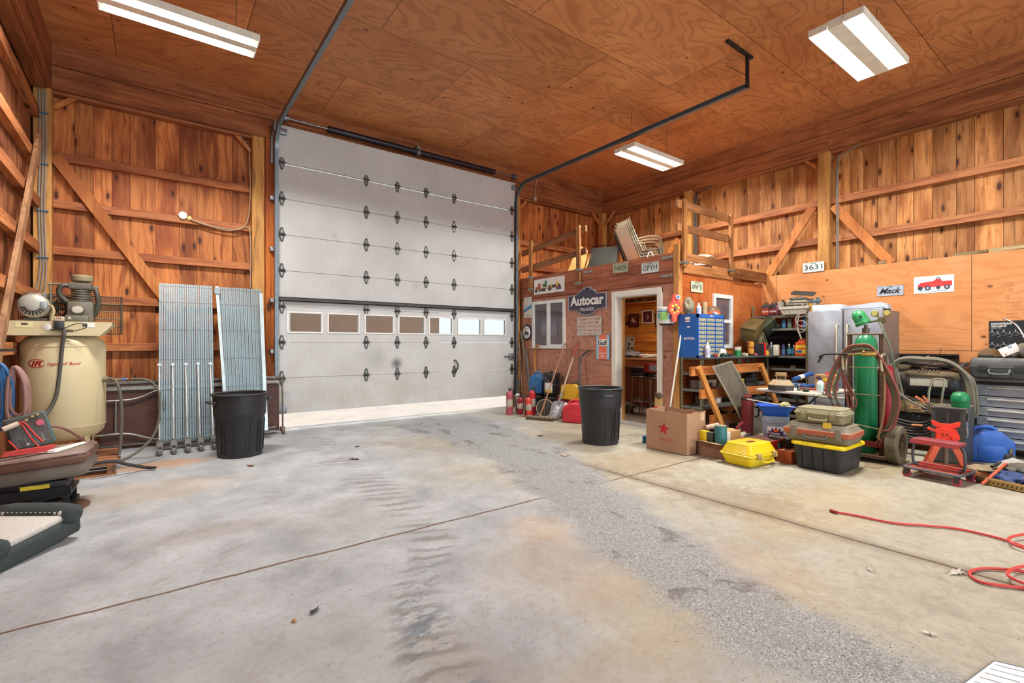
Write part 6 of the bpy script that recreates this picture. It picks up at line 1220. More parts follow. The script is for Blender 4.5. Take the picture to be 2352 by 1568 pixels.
# ---- fridge
def stainless():
    n = N('brushed_stainless'); o = n.obj(); s = n.n('SeparateXYZ', {0: o}).outputs
    f = n.noise(n.xyz(n.ma('MULTIPLY', s[0], 4.0), n.ma('MULTIPLY', s[1], 4.0), n.ma('MULTIPLY', s[2], 160.0)), 1.0, 3.0); b = n.noise(o, 2.5, 5.0, .65)
    n.t.nodes['Principled BSDF'].inputs['Anisotropic'].default_value = .4
    return n.put(n.ramp(b, [(.3, sl('#8f959c')), (.7, sl('#b4bcc6'))]), n.ramp(f, [(.3, (.3,)*3), (.7, (.42,)*3)]), .62)
SS = stainless(); fr = T('refrigerator', 'dusty stainless steel double door refrigerator against the plywood wall', 'refrigerator', (7.80, 2.65, 0), -90)
g = G(); g.box(-.455, .06, .04, .455, .70, 1.75); g.out('cabinet', mat('#85807a', .5, .3, .08, 4, .2), fr, smooth=False)
for x0_, x1_ in ((-.455, -.012), (.004, .455)):
    g = G(); g.box(x0_, 0, .62, x1_, .056, 1.77, .01); dr = g.out('door', SS, fr)
    xh = x1_-.055 if x0_ < 0 else x0_+.055
    g = G(); g.tube([(xh, 0, .86), (xh, -.05, .90), (xh, -.062, 1.2), (xh, -.05, 1.52), (xh, 0, 1.56)], .016, 10); g.out('door_handle', mat('#b8b09a', .35, .7, .1, 8, .2), dr)
g = G(); g.box(-.455, 0, .06, .455, .056, .61, .01); dr = g.out('freezer_drawer', SS, fr); g = G(); g.tube([(-.36, 0, .52), (-.34, -.05, .53), (0, -.06, .53), (.34, -.05, .53), (.36, 0, .52)], .015, 10); g.out('drawer_handle', mat('#b8b09a', .35, .7, .1, 8, .2), dr)
g = G(); g.box(-.455, .04, 0, .455, .1, .055); g.out('kick_grille', BLK, fr, smooth=False)
g = G(); g.box(.12, -.002, 1.66, .23, 0, 1.685); g.mi = 1; g.box(.125, -.003, 1.664, .225, -.002, 1.681); g.out('name_badge', [mat('#2c3442', .4), mat('#9aa0a8', .4, .5)], fr, smooth=False)
# on top of the fridge
g = G(); g.obox((0, 0, .045), (.36, .30, .09), bev=.006); S('white_box', g, mat('#d6dade', .4), 'white flat box on top of the refrigerator nearest the tall shelf', 'box', (8.02, 2.90, 1.771), -90)
t = T('white_appliance', 'long white fluorescent light housing lying on the refrigerator', 'light housing', (8.05, 2.5, 1.771), -86); g = G(); g.prism([(-.32, 0), (.32, 0), (.30, .07), (.22, .095), (-.24, .05)], -.09, .12); g.out('housing', mat('#b4bcc4', .45, .2, .1, 8, .2), t); g = G(); g.box(-.30, -.11, 0, .28, -.09, .02, .003); g.out('lip', mat('#6c7a8a', .4), t)
g = G(); g.prism([(-.05, .01), (-.06, .0), (.06, 0), (.06, .01), (.045, .02), (.035, .075), (.0, .085), (-.03, .07)], -.05, .05); S('folded_hat', g, mat('#4a4838', .7, 0, .2, 12), 'small olive cap at the corner of the refrigerator top', 'cap', (8.06, 2.24, 1.751), -80)
g = G(); g.blob((0, 0, .02), (.04, .04, .02), .4, 3, flat=0.0); S('tissue', g, PAPER, 'crumpled white tissue behind the olive cap', 'tissue', (8.20, 2.24, 1.751))
g = G(); g.obox((0, 0, .05), (.05, .02, .10), bev=.003); S('small_carton', g, mat('#c8c4bc', .6), 'small pale carton between the tall shelf and the white box', 'box', (8.10, 3.135, 1.76), -90) if False else None
# ---- folding plastic table
tb_ = T('plastic_table', 'small dirty white folding table in front of the refrigerator', 'table', (6.14, 2.71, 0), -8)
g = G(); g.box(0, -.37, .69, .92, .37, .725, .012); g.out('table_top', mat('#cfc9b6', .5, 0, .14, 12, .35, '#8a7c58'), tb_)
LB = mat('#2c4054', .4, .4)
for x in (.12, .78):
    g = G(); g.tube([(x, -.30, .0), (x, -.30, .68), (x, .30, .68), (x, .30, 0)], .013, 8, 1); g.cyl((x, -.3, .25), (x, .3, .25), .01, n=8); g.out('leg_frame', LB, tb_)
g = G(); g.beam((.12, 0, .66), (.45, 0, .5), .02, .006); g.beam((.78, 0, .66), (.45, 0, .5), .02, .006); g.out('brace', BLK, tb_)
zt = .726
t = T('battery_charger', 'old tan and black eight-sided charger with a raised handle on the white table', 'charger', (6.22, 2.78, zt), -70)
OC = lambda r, k=.42: [(r, -r*k), (r, r*k), (r*k, r*.8), (-r*k, r*.8), (-r, r*k), (-r, -r*k), (-r*k, -r*.8), (r*k, -r*.8)]
def octa(g, a, z0, b, z1): g.loft([[Vector((x, y, z0)) for x, y in OC(a)], [Vector((x, y, z1)) for x, y in OC(b)]])
g = G(); octa(g, .135, 0, .138, .055); g.out('base', mat('#3a3536', .5, 0, .15, 8, .2), t, smooth=False); g = G(); octa(g, .138, .055, .142, .066); octa(g, .135, .066, .09, .125); g.out('hood', mat('#a18c68', .5, 0, .1, 8, .3), t, smooth=False)
g = G(); g.sheet([(-.07, -.1015, .07), (.03, -.1015, .07), (.025, -.085, .10), (-.06, -.085, .10)], (0, -1, .5), .002); g.out('orange_sticker', mat('#d0704c', .6), t); g = G(); g.box(-.055, -.01, .125, -.045, .01, .17); g.box(.045, -.01, .125, .055, .01, .17); g.box(-.06, -.012, .165, .06, .012, .215, .004); g.cyl((-.07, 0, .17), (.07, 0, .17), .006, n=6); g.out('handle', mat('#a8895c', .5), t)
g = G(); [g.cyl((x, -.03, .125), (x, -.03, .15), .02, n=12) for x in (-.01, .04)]; g.out('dial_knob', mat('#5c5a48', .5), t)
BT = mat('#1f4a86', .6, 0, .2, 12); t = T('blue_straps', 'tangle of bright blue straps and a blue tube behind the charger', 'straps', (6.75, 2.72, zt)); random.seed(8)
g = G()
for i in range(7): g.tube([(random.uniform(-.22, .05), random.uniform(-.15, .15), random.uniform(.01, .06)) for _ in range(2)]+[(random.uniform(.0, .3), random.uniform(-.35, -.05), random.uniform(.01, .07)) for _ in range(2)], .012, 6)
g.out('strap_tangle', BT, t); g = G(); g.cyl((-.05, .12, .10), (.32, .05, .17), .03, n=14); g.out('blue_roll', BT, t); g = G(); g.cyl((.06, .10, .121), (.14, .084, .137), .031, n=14); g.out('white_band', WHITE, t)
t = T('hammer', 'ball peen hammer with a red brown handle lying on the white table', 'hammer', (6.28, 2.60, zt), -60); g = G(); g.cyl((0, 0, .03), (.30, 0, .02), .014, .018, 10); g.out('handle', mat('#94382a', .5), t); g = G(); g.cyl((0, 0, .0), (0, 0, .05), .02, n=12); g.sph((0, 0, .065), .02, 10, 6); g.out('head', STEEL, t)
g = G(); g.blob((0, 0, .02), (.06, .035, .022), .3, 3, flat=0.0); S('green_glove', g, mat('#3c4a34', .8, 0, .3, 14), 'dark green glove lump in front of the hammer', 'glove', (6.22, 2.50, zt), 40)
bottle('white spray bottle with a purple cap at the table front edge', (6.24, 2.35, zt), .17, .038, '#d8dcda', '#3c3474', lab='#b8d4d0')
ct = T('parts_carton', 'brown parts carton with a yellow label on the white table', 'box', (6.62, 2.42, zt), -76); CBB = mat('#b8895c', .8, 0, .08, 6); g = G(); g.box(-.11, -.11, 0, .11, .11, .19, .003); g.mi = 1; g.box(.1105, -.105, .004, .1125, .105, .188); g.out('box_body', [CBB, mat('#8c8088', .8, 0, .08, 6)], ct, smooth=False)
txt('NAPA', .05, .018, INK, ct, (-.075, -.112, .155), 'brand_print', bold=.03); g = G(); g.prism([(-.105+.03*math.cos(i*math.pi/3)+.03, .155+.028*math.sin(i*math.pi/3)) for i in range(6)], -.1115, -.1105); g.out('hexagon_print', mat('#6a5a44', .7), ct)
g = G(); g.box(-.03, -.1125, .12, .06, -.1105, .15); g.out('yellow_label', mat('#e0cc20', .5), ct, smooth=False); g = G(); g.tube([(-.01, -.112, .065), (.035, -.112, .11), (.075, -.112, .065), (.035, -.112, .02)], .0018, 4, 1, closed=True); g.box(.05, -.1125, .15, .08, -.1105, .185); g.out('diamond_print', INK, ct, smooth=False)
g = G(); g.cyl((0, 0, 0), (.0, 0, .012), .02, n=14); g.cyl((0, 0, .012), (.0, 0, .03), .017, n=14); S('red_cap', g, mat('#d84a50', .4), 'small red cap on top of the brown parts carton', 'cap', (6.62, 2.42, zt+.191))  # loose red cap set on the carton
# ---- leaning wooden frame, screen, old extinguisher
LW = wood('rack_upright_timber', 'z', '#dc9c54', '#c88440', '#a06428', .2, var=.1); LX_ = wood('rack_slat_timber', 'x', '#cc8244', '#b66c32', '#8c4c20', .3, var=.2)
wf = T('slatted_rack', 'slanted wooden rack of three wide slats leaning on the steel shelving', 'rack', (0, 0, 0))
def pt(px, py, Y): return oy(px, py, Y)
for (a, b) in (((1604, 843), (1672, 1010)), ((1748, 838), (1812, 1000))):
    p0 = pt(*a, 3.60); p1 = pt(*b, 3.46); g = G(); g.beam(p0, p1, .085, .04, up=(0, -1, .1)); g.out('upright', LW, wf, smooth=False)
for (a, b, Y, h_) in (((1586, 853), (1752, 842), 3.64, .12), ((1608, 905), (1770, 893), 3.58, .12), ((1632, 964), (1790, 950), 3.53, .12)):
    p0 = pt(*a, Y); p1 = pt(*b, Y); g = G(); g.beam(p0, p1, .035, h_, up=(0, 0, 1)); g.out('slat', LX_, wf, smooth=False)
P1, P2, P3, P4 = pt(1637, 843, 3.47), pt(1680, 830, 3.47), pt(1764, 985, 3.25), pt(1726, 1003, 3.25)
sc_ = T('window_screen', 'dusty window screen with a pale metal frame leaning over the wooden rack', 'screen', (0, 0, 0))
g = G()
for a, b in ((P1, P2), (P2, P3), (P3, P4), (P4, P1)): g.beam(a, b, .022, .012, up=(0, -1, 0), ext=.008)
g.out('screen_frame', mat('#a8a490', .4, .5), sc_, smooth=False); g = G(); g.sheet([P1, P2, P3, P4], (0, 1, 0), .002); g.out('screen_mesh', mat('#5f584a', .8, 0, .3, 9, .2), sc_, smooth=False)
oe = T('steel_canister', 'old dull maroon fire extinguisher tank with a side hook behind the small boxes', 'extinguisher', (6.26, 3.22, 0)); MAR = mat('#6e2026', .5, .2, .15, 6, .25)
g = G(); g.lathe([(0, 0), (.072, 0), (.074, .02), (.074, .56), (.07, .575), (.05, .585), (.05, .61), (.03, .62), (.03, .635), (0, .64)], n=28); g.out('tank', MAR, oe); g = G(); g.lathe([(.0755, .56), (.077, .565), (.077, .58), (.0755, .585)], n=28, cap=False); g.out('collar', mat('#3a3030', .5, .4), oe)
g = G(); g.tube([(.05, -.07, .47), (.09, -.10, .45), (.09, -.10, .36), (.06, -.07, .34)], .01, 8); g.out('side_handle', BLK, oe)
g = G(); g.cyl((5.98, 3.08, .60), (6.02, 2.52, .545), .007, n=8); S('thin_rod', g, mat('#c9c4b8', .4, .3), 'thin pale rod lying across the blue basin', 'rod')
# detergent pail and basin
dp = T('detergent_bucket', 'pale blue square detergent bucket with a starburst label under the blue basin', 'bucket', (5.98, 2.74, 0), -62)
g = G(); rg_ = []
for z, s_ in ((0, .115), (.01, .12), (.36, .135), (.365, .142), (.42, .145), (.44, .148)): rg_.append([Vector((x, y, z)) for x, y in rr(2*s_, 2*s_, s_*.35, 4)])
g.loft(rg_); g.out('tub', mat('#8ea4bc', .45, 0, .08, 6, .1), dp)
g = G()
for i in range(8): x = -.12+i*.034; g.beam((x-.012, -.1435, .38), (x+.014, -.1465, .43), .005, .004); g.beam((x+.014, -.1465, .43), (x+.034-.012, -.1435, .38), .005, .004)
g.out('moulded_zigzag', mat('#a4b4c8', .45), dp, smooth=False)
star = []
for i in range(28): a = i*math.pi/14; r_ = .105 if i % 2 else .075; star.append((r_*math.cos(a), .21+r_*1.0*math.sin(a)))
g = G(); g.box(-.09, -.1375, .10, .10, -.134, .32); g.mi = 1; g.prism(star, -.14, -.137); g.mi = 2; g.prism([(.03*math.cos(i*math.pi/8), .275+.014*math.sin(i*math.pi/8)) for i in range(16)], -.1415, -.14); g.mi = 3; g.prism([(-.08, .11), (.08, .11), (.06, .15), (0, .135), (-.06, .15)], -.1415, -.14); g.out('starburst_label', [mat('#cfd2dc', .5), mat('#3a1c4c', .5), mat('#e0602c', .5), mat('#4a90c8', .5)], dp, smooth=False)
txt('POWER', .15, .036, WHITE, dp, (0, -.142, .205), 'label_lettering', bold=.05, shear=.2); txt('Extreme', .10, .026, WHITE, dp, (-.01, -.142, .245), 'label_lettering', shear=.3, bold=.02)
g = G(); B_ = [Vector((x, y, z)) for z, a, b in ((.443, .13, .11), (.452, .135, .115), (.555, .19, .15), (.56, .205, .165), (.556, .19, .15), (.50, .165, .13)) for x, y in rr(2*a, 2*b, .07, 4)]; k_ = len(rr(1, 1, .07, 4)); g.loft([B_[i*k_:(i+1)*k_] for i in range(6)]); S('plastic_basin', g, mat('#1f5cc0', .4, 0, .06, 6, .12), 'bright blue plastic basin resting on the detergent bucket', 'basin', (5.98, 2.74, 0), -62)
g = G(); g.blob((0, 0, .0), (.09, .05, .04), .3, 3); S('tan_cloth', g, mat('#a09a6c', .8), 'tan cloth poking out of the blue basin', 'cloth', (6.05, 2.66, .56))
# ---- floor boxes
def openbox(name, label, loc, rz, w_, d_, h_, m, flaps=True, extra=None):
    t = T(name, label, 'box', loc, rz); th = .006; g = G(); g.box(-w_/2, -d_/2, 0, w_/2, d_/2, th); g.box(-w_/2, -d_/2, 0, -w_/2+th, d_/2, h_); g.box(w_/2-th, -d_/2, 0, w_/2, d_/2, h_); g.box(-w_/2, -d_/2, 0, w_/2, -d_/2+th, h_); g.box(-w_/2, d_/2-th, 0, w_/2, d_/2, h_); g.out('box_body', m, t, smooth=False)
    return t
MC = T('big_carton', 'large open brown carton with a red star beside the white pole', 'box', (5.13, 3.53, 0), 0)
MCm = mat('#a98466', .85, 0, .06, 4); MCs = mat('#a07a58', .85, 0, .06, 4)
# long side faces -x
g = G(); w2, d2, h_ = .19, .285, .485; th = .006
def wall_(g, p0, p1, n_):   # crinkled top edge
    vs_ = []; p0, p1 = Vector(p0), Vector(p1); q = Vector((-(p1-p0).y, (p1-p0).x, 0)).normalized()*th
    N_ = 14
    for i in range(N_+1):
        p = p0.lerp(p1, i/N_); z = h_+.006*math.sin(i*.9+n_)+.002*math.sin(i*4.1); b_ = q*(0 if 0 < i < N_ else 0)
        vs_ += [p, p+Vector((0, 0, z)), p+q, p+q+Vector((0, 0, z))]
    F = []
    for i in range(N_): a = 4*i; b = a+4; F += [(a, b, b+1, a+1), (a+2, a+3, b+3, b+2), (a+1, b+1, b+3, a+3)]
    g._f(vs_, F)
wall_(g, (-w2, d2, 0), (-w2, -d2, 0), 0); wall_(g, (-w2, -d2, 0), (w2, -d2, 0), 2); wall_(g, (w2, -d2, 0), (w2, d2, 0), 4); wall_(g, (w2, d2, 0), (-w2, d2, 0), 5); g.box(-w2, -d2, 0, w2, d2, .005); g.out('box_body', MCm, MC, smooth=False)
g = G(); sp = []
for i in range(10): a = R(90+i*36); r_ = .085 if i % 2 == 0 else .033; sp.append((r_*math.cos(a), r_*math.sin(a)))
g.prism(sp, -.0015, 0); o = g.out('red_star', mat('#b01c28', .6), MC); o.location = (-w2-.001, .03, .27); o.rotation_euler = (0, R(6), R(-90))
o = txt("macy's", .19, .06, mat('#b8404a', .6), MC, (-w2-.001, .0, .145), 'box_lettering'); o.rotation_euler = (R(90), 0, R(-90))
g = G(); g.box(.08, -d2-.002, .38, .16, -d2, .47); g.box(.10, -d2-.002, .0, .18, -d2, .10); g.out('tape_patch', mat('#cdb088', .6), MC, smooth=False)
g = G(); g.sheet([(w2, d2, h_-.01), (w2, -d2*.5, h_-.01), (w2+.09, -d2*.4, h_-.12), (w2+.10, d2*.9, h_-.1)], (1, 0, .5), .005); g.out('flap', MCs, MC, smooth=False)
SB = T('small_carton', 'small open carton of filter boxes between the big carton and the yellow case', 'box', (5.24, 3.045, 0), -2)
g = G(); a_, b_, h_ = .14, .16, .17; g.box(-a_, -b_, 0, a_, b_, .005); g.box(-a_, -b_, 0, -a_+.005, b_, h_); g.box(a_-.005, -b_, 0, a_, b_, h_); g.box(-a_, -b_, 0, a_, -b_+.005, h_); g.box(-a_, b_-.005, 0, a_, b_, h_); g.out('box_body', mat('#8f6a56', .85, 0, .08, 5), SB, smooth=False)
g = G(); g.sheet([(-a_, b_, h_), (-a_, -b_, h_), (-a_-.10, -b_-.0, h_+.01), (-a_-.09, b_, h_+.02)], (0, 0, 1), .004); g.out('flap', mat('#a88866', .85), SB, smooth=False)
def fb(label, x, y, w_, d_, h_, m, z=.01, rz=0, cat='box'): g = G(); g.obox((0, 0, h_/2), (w_, d_, h_), bev=.003); return S('filter_box', g, m, label, cat, (x, y, z), rz)
fb('yellow filter box standing in the small open carton', 5.17, 3.17, .07, .07, .27, mat('#e2c81c', .6, 0, .1, 30))
fb('yellow and black filter box beside the plain yellow one', 5.17, 3.08, .07, .08, .265, mat('#3a3c34', .6, 0, .1, 20))
g = G(); g.obox((0, 0, 0), (.075, .02, .27)); S('filter_box', g, mat('#e8d020', .6), 'narrow bright yellow box edge between the filter boxes', 'box', (5.17, 3.128, .145))
t = T('oil_filter', 'teal cylindrical filter standing in the small carton', 'filter', (5.18, 2.97, .01)); g = G(); g.lathe([(0, 0), (.06, 0), (.065, .01), (.065, .34), (.06, .35), (0, .35)], n=28); g.out('filter_can', mat('#2a6a70', .45, 0, .12, 8, .15), t); g = G(); g.lathe([(.04, .35), (.064, .352), (.064, .358), (0, .358)], n=28); g.out('end_cap', mat('#8a8c78', .5), t)
fb('white and yellow box behind the teal filter', 5.30, 2.98, .07, .08, .27, mat('#c8c8b8', .6, 0, .2, 30))
carton('carton', 'tan closed carton behind the small open carton', (5.52, 3.08, 0), .22, .20, .27, mat('#b08654', .8, 0, .06), rz=-6)
g = G(); g.cyl((0, 0, 0), (.16, 0, .03), .03, n=14); S('paper_roll', g, mat('#c0a490', .8), 'pinkish paper roll lying on the filter boxes', 'roll', (5.25, 3.20, .30), -30)
# yellow case
YP = mat('#e2c410', .4, 0, .05, 5, .5, '#8c7240')
yc = T('yellow_case', 'bright yellow plastic instrument case on the floor', 'case', (5.20, 2.66, 0), -5)
def shell(g, w0, d0, z0, w1, d1, z1, r_=.05): g.loft([[Vector((x, y, z)) for x, y in rr(w_, d_, r_, 4)] for w_, d_, z in ((w0*.9, d0*.9, z0), (w0, d0, z0+.015), (w0+(w1-w0)*.9, d0+(d1-d0)*.9, z1-.02), (w1, d1, z1-.004), (w1*.94, d1*.94, z1))])
g = G(); shell(g, .44, .30, 0, .50, .36, .115); g.out('lower_shell', YP, yc, ang=30); g = G(); shell(g, .50, .36, .12, .42, .28, .235); g.out('upper_shell', YP, yc, ang=30)
g = G(); g.loft([[Vector((x, y, z)) for x, y in rr(w_, d_, .05, 4)] for w_, d_, z in ((.51, .37, .105), (.525, .385, .112), (.525, .385, .124), (.51, .37, .130))]); g.out('rim', YP, yc)
for x in (-.13, .15): g = G(); g.box(x-.03, -.21, .09, x+.03, -.18, .15, .005); g.cyl((x-.012, -.215, .105), (x+.012, -.215, .105), .014, n=10); g.out('latch', mat('#a8925c', .5, .1), yc)
g = G(); g.box(-.06, -.05, .236, .04, .0, .2385); g.out('label', mat('#6a2c1c', .6), yc, smooth=False); g = G(); g.tube([(-.08, -.20, .07), (-.07, -.23, .06), (.09, -.23, .06), (.10, -.20, .07)], .009, 8, 2); g.out('handle', YP, yc)
# red boxes and orange box between the cases
rbx = T('red_carton', 'torn red and blue carton lying between the yellow case and the black tote', 'box', (5.62, 2.72, 0), -8); g = G(); g.box(-.14, -.17, 0, .14, .17, .20); g.mi = 1; g.box(-.142, -.17, .14, -.14, .17, .19); g.out('box_body', [mat('#b4241f', .6, 0, .1, 8), WHITE], rbx, smooth=False)
g = G(); g.sheet([(-.14, -.17, .20), (.10, -.17, .20), (.05, -.25, .25), (-.16, -.24, .23)], (0, 0, 1), .004); g.mi = 1; g.sheet([(.02, -.172, .03), (.14, -.172, .03), (.14, -.172, .19), (.02, -.172, .19)], (0, -1, 0), .002); g.mi = 2; g.sheet([(-.12, -.17, .202), (.12, -.17, .202), (.1, .16, .202), (-.1, .16, .202)], (0, 0, 1), .002); g.out('torn_flap', [mat('#c83430', .6), mat('#7aa0bc', .6), mat('#5a3a2a', .8)], rbx, smooth=False)
carton('carton', 'low orange brown carton beside the black tote', (5.62, 2.42, 0), .22, .18, .13, mat('#b0562c', .8, 0, .08), rz=-10)
g = G(); g.box(-.05, -.11, 0, .10, .11, .05); g.box(-.05, -.11, .055, .10, .11, .10); S('dark_cases', g, mat('#3a3836', .5, 0, .2, 12), 'stack of dark flat cases between the red carton and the tote', 'cases', (5.70, 2.55, .135), -12, smooth=False)
g = G(); g.box(-.04, -.06, 0, .06, .06, .09, .004); S('blue_tub', g, mat('#2a7ab0', .5), 'small bright blue tub behind the big brown carton', 'tub', (5.19, 3.98, 0), 10)
random.seed(31)
for i, (x, y, c, lab) in enumerate(((5.72, 3.10, '#5a4a3a', 'greasy brown tool lump behind the teal filter'), (5.85, 3.0, '#3a3432', 'black iron clamp behind the tan closed carton'), (5.95, 3.12, '#b0a890', 'pale rag behind the tan closed carton'))):
    g = G(); g.blob((0, 0, .08), (.09, .07, .10), .5, 3, 14, 8, flat=0.0); S('junk_lump', g, mat(c, .7, .2, .3, 20), lab, 'scrap', (x, y, 0))
g = G(); g.cyl((5.86, 3.28, 0), (5.87, 3.28, .30), .022, n=12); S('iron_pipe_stub', g, mat('#4c3c34', .6, .3), 'short upright iron pipe beside the maroon tank', 'pipe')
g = G(); g.cyl((5.62, 3.02, .28), (5.66, 2.96, .36), .018, n=10); S('red_screwdriver', g, mat('#8a1c2c', .4), 'red screwdriver handle poking up behind the tan carton', 'screwdriver')
# ---- tote stack
tt = T('storage_tote', 'black storage tote with a yellow lid on the floor', 'tote', (5.68, 2.07, 0)); 
g = G(); shell(g, .50, .42, 0, .55, .47, .25, .04); g.out('tub', mat('#26292e', .5, 0, .12, 6, .15), tt, ang=30)
g = G()
for y in (-.15, -.05, .05, .15): g = G(); g.beam((-.256, y, .02), (-.278, y, .225), .008, .02, up=(1, 0, 0)); g.out('rib', mat('#26292e', .5, 0, .12, 6, .15), tt, smooth=False)
g = G(); g.loft([[Vector((x, y, z)) for x, y in rr(w_, d_, .05, 4)] for w_, d_, z in ((.565, .485, .245), (.585, .505, .25), (.585, .505, .272), (.57, .49, .282))]); g.out('lid', mat('#e8cc0c', .4, 0, .05, 6, .1), tt)
tk = T('tackle_case', 'dusty grey case with an orange band on the yellow tote lid', 'case', (5.64, 2.10, .283), 3)
GT = mat('#77705f', .5, 0, .1, 6, .5, '#9a8e74')
g = G(); shell(g, .40, .58, 0, .44, .62, .10, .05); g.out('lower_shell', GT, tk, ang=30); g = G(); shell(g, .44, .62, .105, .38, .54, .185, .05); g.out('upper_shell', GT, tk, ang=30)
g = G(); g.loft([[Vector((x, y, z)) for x, y in rr(w_, d_, .05, 4)] for w_, d_, z in ((.442, .622, .075), (.452, .632, .08), (.452, .632, .125), (.442, .622, .13))]); g.out('orange_band', mat('#a85c40', .5, 0, .12, 8, .4, '#9a8468'), tk)
for y in (-.2, .2): g = G(); g.box(-.235, y-.03, .05, -.222, y+.03, .165, .004); g.out('latch', GT, tk)
g = G(); g.tube([(-.225, .10, .085), (-.25, .09, .05), (-.25, -.09, .05), (-.225, -.10, .085)], .011, 8, 2); g.out('handle', mat('#4a4844', .5), tk)
gc = T('tan_case', 'tan hard case with latches, topmost of the stack on the tote', 'case', (5.66, 2.10, .469), 4); TC = mat('#8c8462', .45, 0, .06, 6, .35, '#a8a49c')
g = G(); shell(g, .32, .42, 0, .35, .45, .10, .04); g.out('lower_shell', TC, gc, ang=30); g = G(); shell(g, .35, .45, .105, .32, .42, .16, .04); g.out('upper_shell', TC, gc, ang=30)
g = G(); g.loft([[Vector((x, y, z)) for x, y in rr(w_, d_, .04, 4)] for w_, d_, z in ((.355, .455, .092), (.372, .472, .097), (.372, .472, .11), (.355, .455, .115))]); g.out('rim', TC, gc)
for y in (-.13, .13):
    g = G(); g.box(-.192, y-.028, .05, -.18, y-.018, .14, .002); g.box(-.192, y+.018, .05, -.18, y+.028, .14, .002); g.box(-.19, y-.028, .05, -.18, y+.028, .105, .002); g.out('latch', TC, gc)
g = G(); g.tube([(-.185, .075, .06), (-.205, .07, .045), (-.205, -.07, .045), (-.185, -.075, .06)], .010, 8, 2); g.out('handle', TC, gc)
g = G(); g.prism(rr(.075, .055, .012), -.008, 0); o = S('yellow_tag', g, mat('#d8b83c', .5), 'yellow tag hanging from the tan case handle', 'tag', (5.445, 1.99, .47), -90)
# ================================================================== RIGHT SIDE: gas cart, compressor, welder, chest, floor clutter
# ---- gas cylinder cart (faces -x)
CR = mat('#5f4a36', .6, .3, .2, 14, .4, '#8a7a5c'); GRNP = mat('#0f7a4a', .38, .1, .14, 5, .25, '#6a7a5c'); REDC = mat('#8a1420', .4, .1, .12, 5)
crt = T('gas_cart', 'rusty two wheeled gas cylinder cart in front of the refrigerator', 'cart', (0, 0, 0))
xf, y0_, y1_ = 6.36, 2.10, 1.80
for y in (y0_, y1_):
    g = G(); g.box(xf, y-.02, .08, xf+.004, y+.02, 1.40); g.box(xf, y-.02 if y > 2 else y+.016, .08, xf+.04, y-.016 if y > 2 else y+.02, 1.40)
    g.mi = 1; z = .15
    while z < 1.35: g.cyl((xf-.002, y, z), (xf, y, z), .005, n=6); z += .06
    g.out('upright', [CR, BLK], crt, smooth=False)
g = G(); g.cyl((xf-.01, y0_+.02, 1.40), (xf-.01, y1_-.02, 1.40), .010, n=8); g.out('top_rail', CR, crt)
g = G(); g.cyl((xf-.01, y0_, 1.03), (xf-.01, y1_, 1.03), .005, n=8); g.cyl((xf-.01, y0_, .66), (xf-.01, y1_, .66), .005, n=8) if False else g.cyl((xf-.012, y0_, .73), (xf-.012, y1_, .73), .005, n=8); g.out('front_strap', mat('#8c8460', .5, .4), crt)
g = G(); g.cyl((xf-.012, y0_+.02, .40), (xf-.012, y1_, .36), .007, n=8); g.out('lower_strap', mat('#8c8460', .5, .4), crt)
g = G(); g.box(xf-.10, 1.74, .05, xf+.34, 2.16, .07); g.tube([(xf+.3, 2.16, .08), (xf-.12, 2.16, .08), (xf-.12, 1.74, .08), (xf+.3, 1.74, .08)], .014, 8, 1); g.out('base_tray', CR, crt)
g = G(); g.box(xf-.02, 1.78, .16, xf+.0, 2.12, .22); g.out('red_crossbar', mat('#7a2a22', .5, .2), crt, smooth=False)
g = G(); g.cyl((xf+.08, 1.66, .205), (xf+.08, 1.765, .205), .012, n=10); g.out('axle', CR, crt)
TYR = mat('#6c6450', .85, 0, .15, 12, .4, '#a09878')
for yw, sd in ((1.69, -1), (2.26, 1)):
    g = G(); pf = [(.125, -.055), (.165, -.062), (.195, -.055), (.204, -.045)]
    for i in range(5): q = -.04+i*.018; pf += [(.205, q), (.205, q+.012), (.200, q+.0135), (.200, q+.0165)]
    pf += [(.204, .045), (.195, .055), (.165, .062), (.125, .055), (.125, -.055)]
    g.lathe(pf, (xf+.08, yw, .205), 48, (0, 1, 0), cap=False); w_ = g.out('tyre', TYR, crt, ang=25)
    cx2 = xf+.08
    g = G(); g.lathe([(.126, -.03), (.12, -.02), (.07, .01), (.035, .012), (.035, -.045*0+.03), (0, .03)] if sd > 0 else [(.126, .03), (.12, .02), (.07, -.01), (.035, -.012), (.035, -.05), (.02, -.06), (0, -.06)], (cx2, yw, .205), 32, (0, 1, 0)); g.out('rim', mat('#5a523e', .6, .3, .2, 9, .4), w_)
g = G()
for y in (y0_+.03, y1_-.03): g.tube([(xf, y, 1.18), (xf-.10, y, 1.16), (xf-.13, y-.01, 1.06), (xf-.14, y-.02, 1.0)], .012, 8)
g.out('hook_handle', mat('#a8a07c', .4, .5), crt)
def cylr(name, label, loc, r, h, m, cap=True):
    t = T(name, label, 'gas cylinder', loc); g = G(); g.lathe([(r*.9, 0), (r, .02), (r, h*.90), (r*.9, h*.95), (r*.6, h*.985), (r*.38, h), (0, h)], n=40); g.out('tank', m, t, ang=60)
    g = G(); g.cyl((0, 0, h-.01), (0, 0, h+.06), .035, n=16); g.cyl((0, 0, h+.05), (0, 0, h+.10), .018, n=12); g.out('neck', mat('#6a5e50', .5, .4), t); return t
gcy = cylr('gas_cylinder', 'tall green oxygen cylinder standing in the cart', (xf+.145, 1.985, .072), .108, 1.34, GRNP)
cylr('gas_cylinder', 'shorter dark red cylinder beside the green one in the cart', (xf+.27, 1.825, .072), .085, .98, REDC)
